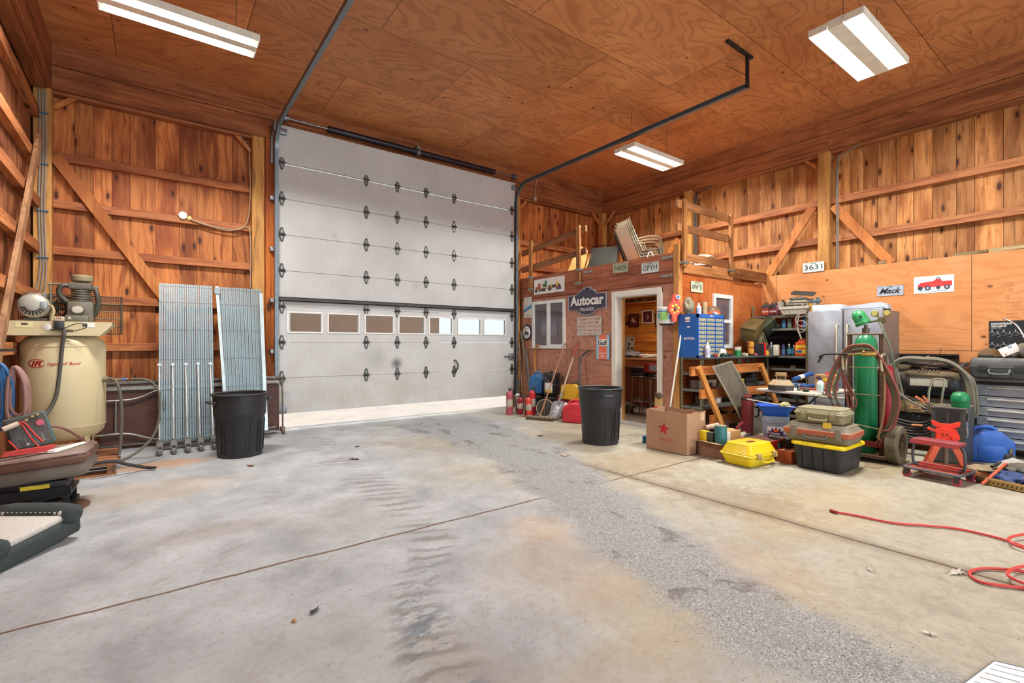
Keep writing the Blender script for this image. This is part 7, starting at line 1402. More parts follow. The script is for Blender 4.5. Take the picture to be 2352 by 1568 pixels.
g = G(); g.lathe([(.075, 0), (.078, .005), (.078, .03), (.07, .035), (.07, .11), (.055, .15), (.03, .17), (0, .175)], n=30); g.mi = 1; g.sph((-.062, -.03, .09), (.014, .014, .014), 10, 6); cp = S('cylinder_cap', g, [mat('#2c8a50', .35, .1, .1, 6, .2), BLK], 'green valve guard cap tilted on top of the oxygen cylinder', 'cap', (xf+.13, 2.0, 1.515), rot=(R(0), R(-8), R(0)))
cp.rotation_euler = Euler((R(-24), R(-6), 0))
t = T('regulator', 'gas regulator with two round yellowed gauges beside the tilted green cap', 'regulator', (xf+.14, 1.90, 1.555)); g = G(); g.cyl((0, .06, -.02), (0, -.05, 0), .009, n=8); g.lathe([(.0, -.02), (.034, -.018), (.038, 0), (.034, .03), (0, .03)], (-.02, -.07, 0), 20, (1, 0, 0)); g.out('body', mat('#6c6a4c', .4, .6), t)
for dy in (-.012, -.125):
    g = G(); c_ = (-.03, dy-.0, .075); g.cyl((-.01, -.07, .01), (-.02, dy, .06), .008, n=6); g.lathe([(0, -.018), (.030, -.018), (.034, -.014), (.034, .012), (0, .012)], c_, 22, (1, 0, 0)); g.mi = 1; g.cyl((-.0495, dy, .075), (-.047, dy, .075), .026, n=20); g.out('gauge', [mat('#8a8450', .4, .6), mat('#b8aa60', .4)], t)
# torch hoses over the cart handle
HG = mat('#4f5a44', .6, 0, .12, 9, .35); HR = mat('#7c4034', .6, 0, .12, 9, .35); HT = mat('#8c6a4c', .6, 0, .12, 9, .3)
hs = T('torch_hose', 'twin red and green torch hose draped over the gas cart in big loops', 'hose', (0, 0, 0)); random.seed(13)
for i, m_ in enumerate((HR, HG, HT, HR, HG, HR)):
    ya, yb = 2.17+.016*i, 1.70-.014*i; top = 1.20+.014*i; lo = .10+.08*(i % 3); x = xf-.07-.01*i
    g = G(); g.tube([(x, ya-.02, lo+.42), (x-.01, ya+.04, .75), (x, ya-.03, 1.02), (x, 2.09, top-.03), (x, 1.96, top+.015), (x, 1.84, top-.02), (x, yb+.07, 1.0), (x, yb-.02, .72), (x, yb+.03, .42), (x+.03, yb+.14, lo+.1)] if i != 2 else [(x, 1.82, top-.02), (x, 1.75, 1.0), (x-.03, 1.735, .72), (x-.02, 1.76, .45), (x, 1.80, .28), (x+.04, 1.74, .24)], .0115, 8, 5); g.out('hose_loop', m_, hs)
g = G()
for k_ in range(3): g.tube([(xf-.06, 2.17+.03*k_, 1.12), (xf-.05, 2.14-.02*k_, .85), (xf-.03, 2.10-.04*k_, .6), (xf-.04, 2.12+.05*k_, .5)], .010, 8)
g.out('hanging_loops', HR, hs)
g = G(); g.tube([(xf+.10, 1.84, 1.53), (xf+.06, 1.80, 1.44), (xf+.02, 1.74, 1.30), (xf, 1.70, 1.15), (xf-.02, 1.66, .9)], .010, 8); g.out('regulator_hose', HG, hs)
t = T('cutting_torch', 'brass cutting torch with a black tip laid across the cart', 'torch', (xf-.13, 1.95, 1.175)); g = G(); g.tube([(0, .42, -.10), (0, .40, -.06), (0, .385, -.03), (0, .34, .0), (0, .0, .01)], .011, 8, 2); g.cyl((0, .40, -.05), (0, .385, -.015), .02, n=10); g.out('black_tip', BLK, t)
g = G(); g.cyl((0, .12, .0), (0, -.02, .01), .013, n=10); g.cyl((0, -.02, .0), (0, -.15, .0), .018, n=10); g.cyl((0, -.05, .025), (0, -.15, .025), .010, n=8); g.sph((0, -.03, .03), .018, 8, 6); g.out('brass_body', mat('#a8884c', .35, .7, .15, 20), t)
# ---- portable welder generator with the black air tank on a cart
pw = T('portable_compressor', 'black horizontal air tank on a tubular cart with a control panel below it', 'air compressor', (0, 0, 0)); xc = 7.62
g = G(); g.lathe([(.04, -.30), (.10, -.285), (.15, -.25), (.162, -.20), (.162, .20), (.15, .25), (.10, .285), (.04, .30)], (xc, 1.66, .80), 34, (0, 1, 0)); g.out('air_tank', mat('#1d1e22', .42, .1, .12, 6, .75, '#8c7e5c'), pw, ang=50)
g = G()
for y0, y1, mi in ((1.82, 1.62, 0), (1.60, 1.47, 0)):
    n_ = 6; vs_ = []; 
    for i in range(n_+1): a = R(155+i*5+(0)); q = .1635; vs_ += [(xc+q*math.cos(a), y0, .80+q*math.sin(a)), (xc+q*math.cos(a), y1, .80+q*math.sin(a))]
    g._f(vs_, [(2*i, 2*i+2, 2*i+3, 2*i+1) for i in range(n_)])
g.out('paper_label', mat('#aaa694', .6, 0, .2, 40), pw)
g = G()
for y in (1.99, 1.33): g.tube([(xc-.20, y, .10), (xc-.20, y, .6), (xc-.20, y, .98), (xc-.17, y-.01 if y > 1.5 else y+.01, 1.045), (xc-.05, y, 1.055)], .019, 8)
g.tube([(xc-.20, 1.99, .95), (xc-.19, 1.95, 1.05), (xc-.19, 1.87, 1.06), (xc-.19, 1.45, 1.03), (xc-.19, 1.37, 1.01), (xc-.20, 1.33, .92)], .022, 8); g.out('tube_frame', mat('#26262a', .45, .3, .1, 8, .3), pw)
g = G(); g.box(xc-.18, 1.36, .34, xc+.22, 1.95, .61, .01); g.out('engine_housing', mat('#26282c', .5, .2, .1, 8, .3), pw)
g = G(); g.box(xc-.20, 1.42, .46, xc-.18, 1.92, .60, .004); g.mi = 1; g.box(xc-.203, 1.70, .50, xc-.20, 1.85, .56); g.mi = 2
for y in (1.82, 1.76): [g.cyl((xc-.206, y+a, .53+b), (xc-.202, y+a, .53+b), .005, n=6) for a, b in ((-.01, .008), (.01, .008), (0, -.01))]
g.cyl((xc-.225, 1.66, .525), (xc-.20, 1.66, .525), .028, n=16); g.mi = 3; [g.cyl((xc-.206, y, z), (xc-.20, y, z), .008, n=8) for y, z in ((1.89, .585), (1.45, .585), (1.84, .43), (1.78, .43), (1.72, .42))]; g.out('control_panel', [mat('#8c7850', .6, .2, .15, 8, .4), mat('#b08a60', .5), BLK, STEEL], pw)
g = G(); g.box(xc-.19, 1.32, .12, xc+.22, 1.99, .15); g.box(xc-.21, 1.30, .62, xc-.19, 2.0, .64); g.out('base_frame', mat('#4c443a', .5, .4), pw, smooth=False)
for y in (1.33, 1.98): g = G(); g.cyl((xc+.1, y-.03, .11), (xc+.1, y+.03, .11), .11, n=24); g.out('wheel', BLK, pw)
g = G()
for i in range(6): g.tube([(xc-.09+.0, 1.74-i*.035, .955), (xc-.08, 1.75-i*.035, .972), (xc-.05, 1.765-i*.035, .975)], .008, 6, 1)
g.out('coil_fitting', BLK, pw)
g = G(); g.sph((xc-.05, 1.90, .33), (.03, .03, .03)); g.tube([(xc-.12, 2.02, .32), (xc-.1, 1.9, .32), (xc-.1, 1.85, .32)], .01, 6); g.box(xc-.16, 1.40, .16, xc+.18, 1.92, .33, .02); g.out('engine_block', mat('#1a1a1c', .6, .2), pw)
CG = mat('#6f6c5e', .55, 0, .12, 9, .35); cc = T('welding_cable', 'thick grey cable hung in loops around the compressor frame', 'cable', (0, 0, 0)); random.seed(17)
for i in range(7):
    d_ = .030*i*(1 if i % 2 else .6); x = xc-.235-.010*i
    g = G(); g.tube([(x, 1.97+d_*.6, .34), (x, 2.01+d_*.6, .65), (x, 1.99+d_*.4, .92), (x+.02, 1.90, 1.075+.012*(i % 4)), (x+.03, 1.66, 1.085+.014*(i % 4)), (x+.02, 1.42, 1.05+.012*(i % 4)), (x, 1.31-d_*.5, .90), (x, 1.27-d_*.5, .65), (x, 1.29-d_*.5, .48), (x-.10, 1.40, .42)], .0115, 7, 5); g.out('cable_loop', CG, cc)
g = G(); g.tube([(xc-.26, 1.98, 1.0), (xc-.28, 2.02, .88), (xc-.29, 1.96, .76), (xc-.31, 1.80, .62), (xc-.34, 1.62, .53)], .0115, 7); g.tube([(xc-.25, 1.93, 1.0), (xc-.25, 1.90, .85), (xc-.25, 1.86, .65), (xc-.25, 1.82, .48), (xc-.22, 1.80, .46)], .010, 7); g.out('hanging_end', CG, cc)
BC = mat('#2c2b2a', .55, 0, .15, 9, .3); cl = T('black_cable_coil', 'black cable coil sagging low between the gas cart wheel and the grey welder', 'cable', (0, 0, 0))
for i in range(8):
    z = .40-.034*i; y0 = 1.93-.01*i; g = G(); g.tube([(7.20, 1.95, .44-.01*i), (7.12, 1.90, z+.02), (7.08, 1.75, z-.015), (7.06, 1.58, z), (7.05, 1.48, z+.10), (7.08, 1.40, .50+.006*i), (7.12, 1.30, .56+.004*i)], .0115, 7, 5); g.out('cable_loop', BC, cl)
g = G(); g.cyl((7.04, 1.70, .355), (7.04, 1.60, .36), .0135, n=8); g.out('orange_tape', mat('#c88a5c', .5), cl)
t = T('jumper_clamp', 'orange handled welding clamp on the cable ends below the black tank', 'clamp', (7.05, 1.55, .60)); g = G(); g.beam((0, .12, .09), (0, .02, .02), .02, .02); g.beam((0, .05, .10), (0, .0, .03), .018, .018); g.out('handle', mat('#c87850', .5), t); g = G(); g.beam((0, .03, .03), (0, -.06, -.01), .025, .02); g.torus((0, -.07, -.02), .03, .006, (1, 0, 0), 16, 6); g.torus((0, .05, -.02), .055, .004, (1, .2, 0), 20, 6); g.out('jaw', mat('#a8a8a4', .3, .8), t)
# ---- grey welder box
wb = T('welder', 'grey metal welder box with louvres behind the red jack stand', 'welder', (6.83, 1.345, 0), -90); WG = mat('#4a4a48', .5, .3, .1, 7, .35)
g = G(); g.box(-.135, 0, .03, .135, .45, .60); g.out('cabinet', WG, wb, smooth=False); g = G(); g.box(-.142, -.01, .60, .145, .46, .612); g.out('top_cover', mat('#5f5d58', .5, .3, .1, 7, .5), wb, smooth=False)
g = G()
for i in range(11): g.box(-.10, -.004, .43+i*.014, -.01, 0, .435+i*.014); g.box(.01, -.004, .43+i*.014, .10, 0, .435+i*.014)
g.out('louvres', mat('#2e2e2c', .5), wb, smooth=False)
g = G(); g.box(.136, .05, .30, .14, .12, .58); g.box(.136, .02, .34, .155, .06, .42, .004); g.mi = 1; g.box(.136, .04, .47, .14, .10, .56); g.out('side_latch', [mat('#9a9a98', .4, .6), mat('#6a5a4a', .6, 0, .3, 40)], wb)
g = G(); g.box(-.13, 0, 0, .13, .04, .03); g.box(-.13, .41, 0, .13, .45, .03); g.out('skid_feet', BLK, wb, smooth=False)
g = G(); g.tube([(0, 0, .50), (.0, 0, .72), (.03, 0, .86), (.06, .0, .885), (.12, .0, .885), (.14, .0, .86), (.12, 0, .72), (.10, .02, .50)], .012, 8); S('chrome_pull_handle', g, mat('#a8a68c', .35, .7, .1, 9, .3), 'tall bent tubular handle rising behind the grey welder', 'handle', (7.28, 1.60, 0), -75)
g = G(); g.lathe([(.072, 0), (.075, .004), (.075, .055), (.078, .06), (.08, .075), (.078, .115), (.06, .15), (.03, .165), (0, .168)], n=30); g.mi = 1; g.sph((-.03, -.068, .085), .013, 10, 6); S('cylinder_cap', g, [GRNP, BLK], 'green valve guard cap standing on the grey welder', 'cap', (6.97, 1.27, .613), 40)
# ---- red jack stand
RJ = mat('#e03418', .4, 0, .08, 6, .2); RO = mat('#c85a38', .5, .1, .15, 8, .35)
js = T('jack_stand', 'orange red jack stand behind the creeper seat', 'jack stand', (6.52, 1.30, 0), -72)
g = G(); 
for y in (-.09, .09):
    for sx_ in (-1, 1): g.beam((sx_*.165, y, .0), (sx_*.05, y*.6, .30), .05, .012, up=(0, 1, 0))
    g.box(-.165, y-.008, .0, .165, y+.008, .05)
g.box(-.17, -.10, 0, -.15, .10, .05); g.box(.15, -.10, 0, .17, .10, .05); g.box(-.06, -.06, .28, .06, .06, .31); g.out('frame', RO, js, smooth=False)
g = G(); g.cyl((0, 0, .06), (0, 0, .40), .022, n=12)
for i in range(7): g.prism([(.02, .09+i*.03), (.035, .10+i*.03), (.02, .115+i*.03)], -.008, .008)
g.out('ratchet_post', mat('#8a7a70', .5, .5), js, smooth=False)
g = G(); g.prism([(-.08, .29), (.075, .29), (.105, .345), (.075, .43), (-.08, .43)], -.055, .04); g.cyl((.06, -.078, .345), (.06, -.055, .345), .024, n=12); g.out('head_casting', RJ, js); g = G(); g.prism([(-.115, .50), (-.105, .46), (-.03, .425), (.03, .425), (.105, .46), (.11, .50), (.08, .49), (.04, .475), (-.04, .475), (-.08, .495)], -.035, .035); g.out('saddle', RJ, js); g = G(); g.beam((-.07, -.05, .40), (-.13, -.06, .42), .02, .02); g.sph((-.135, -.06, .422), .018); g.out('lever', RJ, js)
g = G(); g.box(-.035, -.058, .36, -.028, -.055, .385); g.box(-.035, -.058, .36, -.018, -.055, .366); g.box(-.008, -.058, .36, .01, -.055, .366); g.box(.004, -.058, .36, .010, -.055, .385); g.out('stamped_mark', BLK, js, smooth=False)
# ---- creeper seat
cs = T('creeper_seat', 'low rolling mechanic seat with a worn red pad and four red wheels', 'stool', (6.04, 1.26, 0), -98)
GF = mat('#55565c', .45, .5, .12, 9, .3)
g = G(); g.obox((0, 0, .355), (.37, .17, .035), bev=.012); g.out('seat_pad', mat('#8c3038', .5, 0, .2, 6, .45, '#6a5a5c'), cs, ang=60); g = G(); g.sheet([(-.185, -.087, .366), (.185, -.087, .366), (.187, -.09, .325), (-.187, -.09, .325)], (0, -1, 0), .003); g.out('pad_skirt', mat('#a03a3a', .5, 0, .12, 6, .2), cs, smooth=False)
for sx_ in (-1, 1): g = G(); g.tube([(sx_*.15, .0, .34), (sx_*.175, 0, .325), (sx_*.195, 0, .27), (sx_*.20, 0, .18), (sx_*.19, 0, .125), (sx_*.155, 0, .10)], .013, 8); g.out('side_leg', GF, cs)
g = G(); g.tube([(-.20, -.17, .095), (.20, -.17, .095), (.215, -.155, .095), (.215, .155, .095), (.20, .17, .095), (-.20, .17, .095), (-.215, .155, .095), (-.215, -.155, .095)], .014, 8, 1, closed=True); g.out('tray_frame', GF, cs)
g = G(); g.box(-.20, -.16, .085, .20, .16, .092); g.mi = 1; g.box(-.20, -.16, .092, .20, -.13, .105); g.box(-.20, .13, .092, .20, .16, .105); g.out('tool_tray', [mat('#a8302c', .5, 0, .15, 8, .3), mat('#b83430', .5)], cs, smooth=False)
for x in (-.19, .19):
    for y in (-.15, .15):
        g = G(); g.cyl((x, y-.012, .034), (x, y+.012, .034), .034, n=18); g.out('wheel', mat('#b0344a', .5), cs); g = G(); g.box(x-.02, y-.02, .03, x+.02, y-.014, .085); g.box(x-.02, y+.014, .03, x+.02, y+.02, .085); g.cyl((x, y-.022, .034), (x, y+.022, .034), .012, n=8); g.out('caster_fork', DKST, cs)
g = G(); g.sheet([(-.14, -.02, .0), (.16, -.05, .0), (.22, .08, 0), (.02, .14, 0), (-.16, .10, 0)], (0, 0, 1), .004); S('cardboard_scrap', g, mat('#8c7a5c', .85, 0, .1, 8), 'flat cardboard scrap on the floor beside the gas cart', 'cardboard', (6.17, 1.75, .001), smooth=False)
# ---- stainless tool chest
tc = T('tool_chest', 'stainless steel tool chest with long drawer pulls below the poster', 'tool chest', (7.75, .72, 0), -90)
g = G(); g.box(-.58, .012, .09, .56, .55, .86); g.out('cabinet', mat('#2a2a2c', .5, .3), tc, smooth=False)
g = G(); g.box(-.61, -.03, .86, .6, .58, .895, .006); g.out('work_top', mat('#8a867c', .5, .3, .12, 8, .3), tc)
zs = [.10, .225, .345, .455, .565, .69, .825]
for i in range(6):
    g = G(); g.box(-.55, 0, zs[i]+.006, .53, .02, zs[i+1]-.006, .003); d_ = g.out('drawer', SS, tc, smooth=False); g = G(); g.box(-.46, -.028, zs[i+1]-.045, .5, -.002, zs[i+1]-.028, .003); g.out('pull', mat('#d8d4c8', .3, .5), d_, smooth=False)
for x in (-.5, .5):
    for y in (.06, .48): g = G(); g.cyl((x-.02, y, .045), (x+.02, y, .045), .045, n=16); g.box(x-.03, y-.03, .05, x+.03, y+.03, .095); g.out('caster', BLK, tc)
g = G(); [g.tube([(-.62, .12, z), (-.645, .12, z+.01), (-.645, .16, z+.01)], .012, 6, 1) for z in (.80, .76, .72)]; g.out('side_hooks', mat('#a08a50', .4, .5), tc)
BCs = mat('#3a3d3c', .5, 0, .08, 6, .35); bc = T('black_case', 'large dark grey hard case lying on the tool chest', 'case', (7.80, .83, .897), -90)
g = G(); g.loft([[Vector((x*1.0, y, z)) for x, y in rr(w_, d_, .05, 4)] for w_, d_, z in ((.88, .34, 0), (.94, .38, .02), (.98, .40, .12))]); g.out('lower_shell', BCs, bc, ang=30); g = G(); g.loft([[Vector((x, y, z)) for x, y in rr(w_, d_, .05, 4)] for w_, d_, z in ((.98, .40, .125), (.96, .38, .20), (.92, .34, .235))]); g.out('upper_shell', BCs, bc, ang=30)
for x in (-.37, -.08, .25): g = G(); g.box(x-.035, -.207, .085, x+.035, -.195, .16, .004); g.out('latch', mat('#2a2c2e', .5), bc)
g = G(); g.tube([(-.31, -.20, .11), (-.30, -.225, .06), (-.16, -.225, .06), (-.15, -.20, .11)], .011, 8, 2); g.out('handle', mat('#55585a', .5), bc)
z_ = 1.133
t = T('welding_helmet', 'dark grey helmet shell with an amber visor on the black case', 'helmet', (7.84, 1.17, z_), -70); g = G(); g.torus((0, 0, 0), .125, .022, (0, 1, .1), 26, 8, 0, 180); g.torus((0, .03, 0), .12, .02, (0, 1, .1), 26, 8, 0, 180); g.out('shell', mat('#4a4c50', .5, .1, .1, 8, .3), t); g = G(); g.prism([(.11*math.cos(R(a)), .11*math.sin(R(a))) for a in range(0, 181, 12)], .0, .02); g.out('visor', mat('#7a5a34', .4, 0, .1, 8, .2), t); g = G(); g.box(-.10, -.03, .0, .02, .03, .03, .005); g.box(.02, -.06, 0, .14, .02, .02, .005); g.out('head_strap', BLK, t)
t = T('parts_box', 'white parts box with a round blue logo tilted on the black case', 'box', (7.80, .985, z_+.05), rot=(R(-10), R(-28), R(-90))); g = G(); g.obox((0, 0, .04), (.16, .06, .10), bev=.003); g.out('box_body', mat('#d8d4d0', .5, 0, .05), t); g = G(); g.cyl((.02, -.0315, .07), (.02, -.030, .07), .016, n=18); g.mi = 1; g.cyl((.02, -.0325, .07), (.02, -.031, .07), .009, n=14); g.mi = 2; g.box(-.05, -.0315, .0, -.04, -.030, .015); g.out('round_logo', [mat('#3a5a7c', .5), mat('#b8c8d4', .5), REDINK], t)
g = G(); g.loft([[Vector((x, y, z)) for x, y in rr(w_, d_, .03, 3)] for w_, d_, z in ((.14, .14, 0), (.15, .15, .10), (.10, .12, .16))]); S('olive_bag', g, mat('#7a7a60', .6, 0, .2, 8), 'dull olive pack leaning behind the white parts box', 'pack', (7.95, .93, z_), rot=(R(0), R(20), R(-60)))
t = T('air_filter_housing', 'round grey fan housing lying on the black case', 'housing', (7.72, .83, z_)); g = G(); g.lathe([(0, -.06), (.075, -.05), (.085, 0), (.085, .05), (0, .06)], (0, 0, .085), 26, (1, .3, 0)); g.out('housing', mat('#6a6862', .5, .2, .15, 9, .3), t); g = G(); [g.torus((-.052, -.016, .085), r_, .004, (1, .3, 0), 22, 6) for r_ in (.02, .04, .06)]; g.out('fan_ring', BLK, t)
g = G(); g.obox((0, 0, .04), (.10, .08, .09), bev=.01); S('red_box', g, mat('#c81c28', .4), 'red box at the picture edge on the black case', 'box', (7.84, .76, z_+.06), 20)
g = G(); g.obox((0, 0, .03), (.16, .14, .06), bev=.01); S('grey_tray', g, mat('#6c6c68', .5), 'grey tray under the red box on the black case', 'tray', (7.88, .78, z_), 10)
g = G(); g.tube([(8.2, 1.12, 1.60), (8.2, 1.06, 1.57), (8.15, 1.0, 1.52), (8.1, .95, 1.44), (8.05, .90, 1.30), (8.0, .88, 1.16)], .008, 8); S('metal_wand', g, mat('#c8c8c4', .3, .8), 'curved bare metal wand rising in front of the poster', 'rod')
po = T('hose_clamp_poster', 'black poster with white lettering and clamp drawings on the orange plywood', 'poster', (RX-.016, .95, 1.33), -90)
g = G(); g.box(-.33, -.004, -.25, .33, 0, .25); g.out('sheet', mat('#14181c', .5), po, smooth=False)
txt('SCHLAUCHSCHELLEN-SET', .19, .024, PAPER, po, (-.215, -.005, .215), 'poster_heading', bold=.03); txt('HOSE CLAMPS SET', .14, .02, PAPER, po, (-.24, -.005, .185), 'poster_heading', bold=.03); txt('various sizes', .09, .012, PAPER, po, (-.26, -.005, .163), 'poster_caption')
g = G(); random.seed(3)
for r_ in range(2):
    for i in range(12): x = -.30+i*.052; z = .09-.02*(i % 2)-r_*.16; g.torus((x, -.006, z), .022+.008*r_, .0022, (.2, 1, .1), 16, 4); g.box(x-.003, -.007, z+.025, x+.003, -.005, z+.055)
g.out('clamp_print', mat('#b0b4b4', .5), po)
# signs on the orange plywood
pt_ = plate('name_plate', 'silver number plate with a dark script name on the orange plywood', (RX-.018, 2.30, 2.055), -90, .31, .145, mat('#a8b4c0', .35, .3), 'Mack', INK, ('1963', .2, INK), cat='plate', fs=.55, sh_=.5)
fp = T('fire_engine_picture', 'picture of an old red fire engine on the orange plywood', 'picture', (RX-.016, 1.82, 2.10), -90); g = G(); g.box(-.21, -.004, -.115, .21, 0, .115); g.out('panel', mat('#c8dcdc', .5, 0, .06, 20), fp, smooth=False)
g = G(); g.prism([(-.17, -.035), (-.165, .0), (-.14, .03), (-.04, .04), (.0, .045), (.03, .07), (.07, .07), (.09, .035), (.19, .035), (.19, -.03), (.02, -.035)], -.007, -.004); g.mi = 1
for x, r_ in ((-.14, .026), (-.06, .032), (.05, .022), (.14, .030)): g.cyl((x, -.010, -.045), (x, -.007, -.045), r_, n=18)
g.mi = 2; [g.cyl((x, -.012, -.045), (x, -.010, -.045), r_*.5, n=14) for x, r_ in ((-.06, .032), (.14, .030))]; g.mi = 1; g.torus((.05, -.008, .07), .02, .003, (0, 1, 0), 14, 4); g.box(-.15, -.006, -.095, .14, -.0045, -.092); g.box(-.15, -.006, -.075, .14, -.0045, -.073); g.out('engine_motif', [mat('#cc3030', .5), mat('#2c3440', .5), mat('#a8a8ac', .5)], fp)
txt('OLD FIRE ENGINE', .22, .012, mat('#5a7a7c', .5), fp, (0, -.006, -.084), 'caption') if False else None
g = G()
for (y, z, w_, h_) in ((1.10, 2.03, .06, .035), (1.09, 1.96, .035, .03), (1.12, 1.87, .03, .035)):
    for a, b, c, d in ((y-w_/2, z-h_/2, y+w_/2, z-h_/2+.003), (y-w_/2, z+h_/2-.003, y+w_/2, z+h_/2), (y-w_/2, z-h_/2, y-w_/2+.003, z+h_/2)): g.box(RX-.0165, a, b, RX-.015, c, d)
for i in range(5): g.box(RX-.0165, 1.02, 1.80-i*.045, RX-.015, 1.12, 1.803-i*.045)
ST('trim_95', g, mat('#8a4c28', .7), smooth=False)
# wooden scraps lying on the plywood top edge
for i, (ya, yb, h_) in enumerate(((1.62, 1.30, .035), (1.28, .96, .05), (.94, .5, .06), (2.05, 1.9, .03), (2.45, 2.36, .045))):
    g = G(); g.beam((RX+.04, ya, 2.45+h_/2), (RX+.04, yb, 2.45+h_/2+.01), .08, h_, up=(0, 0, 1)); S('timber_offcut', g, wood('offcut_%s' % 'abcde'[i], 'y', ['#b09c6c', '#a8946a', '#a09068', '#8a5a4c', '#7a4c40'][i], '#8c7a54', '#6a5838', .2), 'weathered timber offcut lying along the plywood top edge, %s' % ('above the fire engine picture', 'above the poster edge', 'longest one at the picture edge', 'reddish, near the silver plate', 'small, near the post brace')[i], 'wood', smooth=False)
# rack against the wall behind the compressor
wr = T('workbench', 'dark steel bench against the plywood behind the black tank', 'bench', (0, 0, 0)); g = G(); g.box(8.05, 1.55, .93, 8.48, 2.18, .96); g.box(8.46, 1.56, .96, 8.49, 2.18, 1.15); g.box(8.42, 1.56, 1.13, 8.49, 2.18, 1.155); g.out('bench_top', mat('#26201c', .6, .2, .15, 8), wr, smooth=False)
for y in (1.58, 2.135): g = G(); g.box(8.08, y, 0, 8.12, y+.04, .93); g.out('leg', mat('#26201c', .6), wr, smooth=False)
g = G(); g.box(8.0, 1.36, 1.0, 8.40, 1.54, 1.03); g.box(8.2, 1.44, 1.03, 8.45, 1.52, 1.055); S('angle_bars', g, mat('#5a3428', .6, .2), 'short rusty steel bars sticking out between the rack and the black case', 'bars', smooth=False)
g = G(); g.lathe([(.0, 0), (.08, 0), (.10, .04), (.105, .10), (.10, .10), (.09, .05), (0, .03)], n=26); S('tan_bowl', g, mat('#8a7a5c', .6, 0, .1, 8, .3), 'open tan bowl on the dark bench next to the refrigerator', 'bowl', (8.13, 2.06, .961))
g = G(); g.blob((0, 0, .07), (.12, .14, .09), .35, 3, flat=0.0); S('dusty_hat', g, mat('#9a8460', .7, 0, .25, 14, .2), 'tan domed hat among the clutter on the dark bench', 'hat', (8.15, 1.78, .961))
g = G(); g.blob((0, 0, .04), (.14, .26, .07), .5, 4, 26, 12, flat=0.0); S('bench_clutter', g, mat('#3a3630', .7, .2, .5, 25), 'dark heap of small parts on the bench behind the black tank', 'clutter', (8.27, 1.84, .961), kind='stuff')
g = G(); g.prism([(-.04, 0), (.04, 0), (0, .07)], -.02, .02); S('blue_wedge', g, mat('#6a8290', .5), 'small grey blue wedge on the dark bench', 'wedge', (8.0, 1.74, 1.06), -90); g = G(); g.cyl((8.14, 1.70, .962), (8.10, 1.66, 1.24), .003, n=6); S('thin_aerial', g, BLK, 'thin black aerial standing up from the bench clutter', 'aerial')
g = G(); g.tube([(7.75, 1.66, 1.05), (7.75, 1.58, 1.04), (7.75, 1.45, .985), (7.78, 1.40, .98)], .012, 8); S('wooden_stick', g, mat('#a8744c', .6), 'brown rod lying over the black tank frame', 'rod')
g = G(); g.box(8.02, 1.95, .55, 8.3, 2.13, .92); S('grey_crate', g, mat('#6c5c4c', .7, 0, .15, 8), 'brown grey crate under the bench beside the refrigerator', 'crate', smooth=False)
# ---- floor clutter in front of the chest
j = jug('water_jug', 'large blue water jug with a dusty top in front of the tool chest', (7.42, 1.14, 0), -62, .40, .28, .34, mat('#1a58b0', .4, 0, .08, 5, .6, '#9a927c'), None, cat='jug')
t = T('oil_bottle', 'black oil bottle with a handle lying on its side beside the blue jug', 'bottle', (6.98, .90, .10), rot=(R(20), R(-68), R(-10))); g = G(); g.loft([[Vector((x, y, z)) for x, y in rr(w_, d_, .02, 3)] for w_, d_, z in ((.13, .085, -.14), (.14, .09, -.12), (.14, .09, .02), (.10, .07, .10), (.05, .05, .14))]); g.out('container', mat('#35342f', .45, 0, .12, 8, .3), t)
g = G(); g.cyl((0, 0, .14), (0, 0, .18), .032, n=16); g.out('cap', BLK, t); g = G(); g.tube([(.06, 0, .06), (.11, 0, .04), (.12, 0, -.06), (.07, 0, -.09)], .016, 8); g.out('handle', mat('#35342f', .45, 0, .12, 8, .3), t)
g = G(); g.prism([(-.10, -.02), (.11, -.03), (.13, .05), (.03, .10), (-.07, .05)], -.004, .004); S('white_card', g, mat('#b8b4ac', .6), 'grey white card propped against the black oil bottle', 'card', (6.72, .86, .09), rot=(R(-30), 0, R(-70)), smooth=False)
g = G(); g.obox((0, 0, .04), (.30, .20, .08), bev=.02); S('timber_block', g, wood('block_end_timber', 'x', '#a86a3c', '#8c5028', '#6a3a1c', .3), 'short rough timber block on the floor beside the creeper seat', 'wood block', (6.42, .98, 0), -62)
g = G(); g.blob((0, 0, .01), (.16, .12, .02), .2, 2, flat=0.0); S('dusty_rag', g, mat('#9a8a6c', .85, 0, .2, 14), 'flat tan rag lying on the timber block', 'rag', (6.46, 1.0, .082))
g = G(); g.blob((0, 0, .05), (.16, .12, .07), .45, 3.2, 26, 12, flat=0.0); S('blue_jeans', g, mat('#3a4c78', .9, 0, .3, 30), 'crumpled blue denim heap on the floor beside the brass bar', 'clothes', (6.30, .80, 0))
g = G(); g.blob((0, 0, .05), (.18, .13, .07), .45, 3.2, 26, 12, flat=0.0); S('blue_jeans', g, mat('#44588a', .9, 0, .3, 30), 'second denim heap reaching the picture edge under the grey cover', 'clothes', (6.32, .60, 0))
g = G(); g.blob((0, 0, .06), (.15, .14, .06), .3, 2.5, flat=0.0); S('grey_cover', g, mat('#4f504c', .6, .1, .2, 8, .4), 'grey domed cover on the denim heaps', 'cover', (6.48, .74, .06))
g = G(); g.tube([(6.08, .96, .015), (6.22, .90, .10), (6.36, .86, .16), (6.46, .85, .16), (6.42, .76, .14), (6.30, .72, .10), (6.20, .74, .04), (6.16, .66, .02), (6.12, .50, .02)], .011, 8); S('orange_cord', g, mat('#d8603c', .5), 'orange extension cord curling over the denim heaps', 'cord')
g = G(); g.tube([(6.38, .94, .13), (6.46, .92, .14), (6.50, .90, .17)], .014, 8); S('black_plug', g, BLK, 'black plug end of the orange cord on the timber block', 'plug')
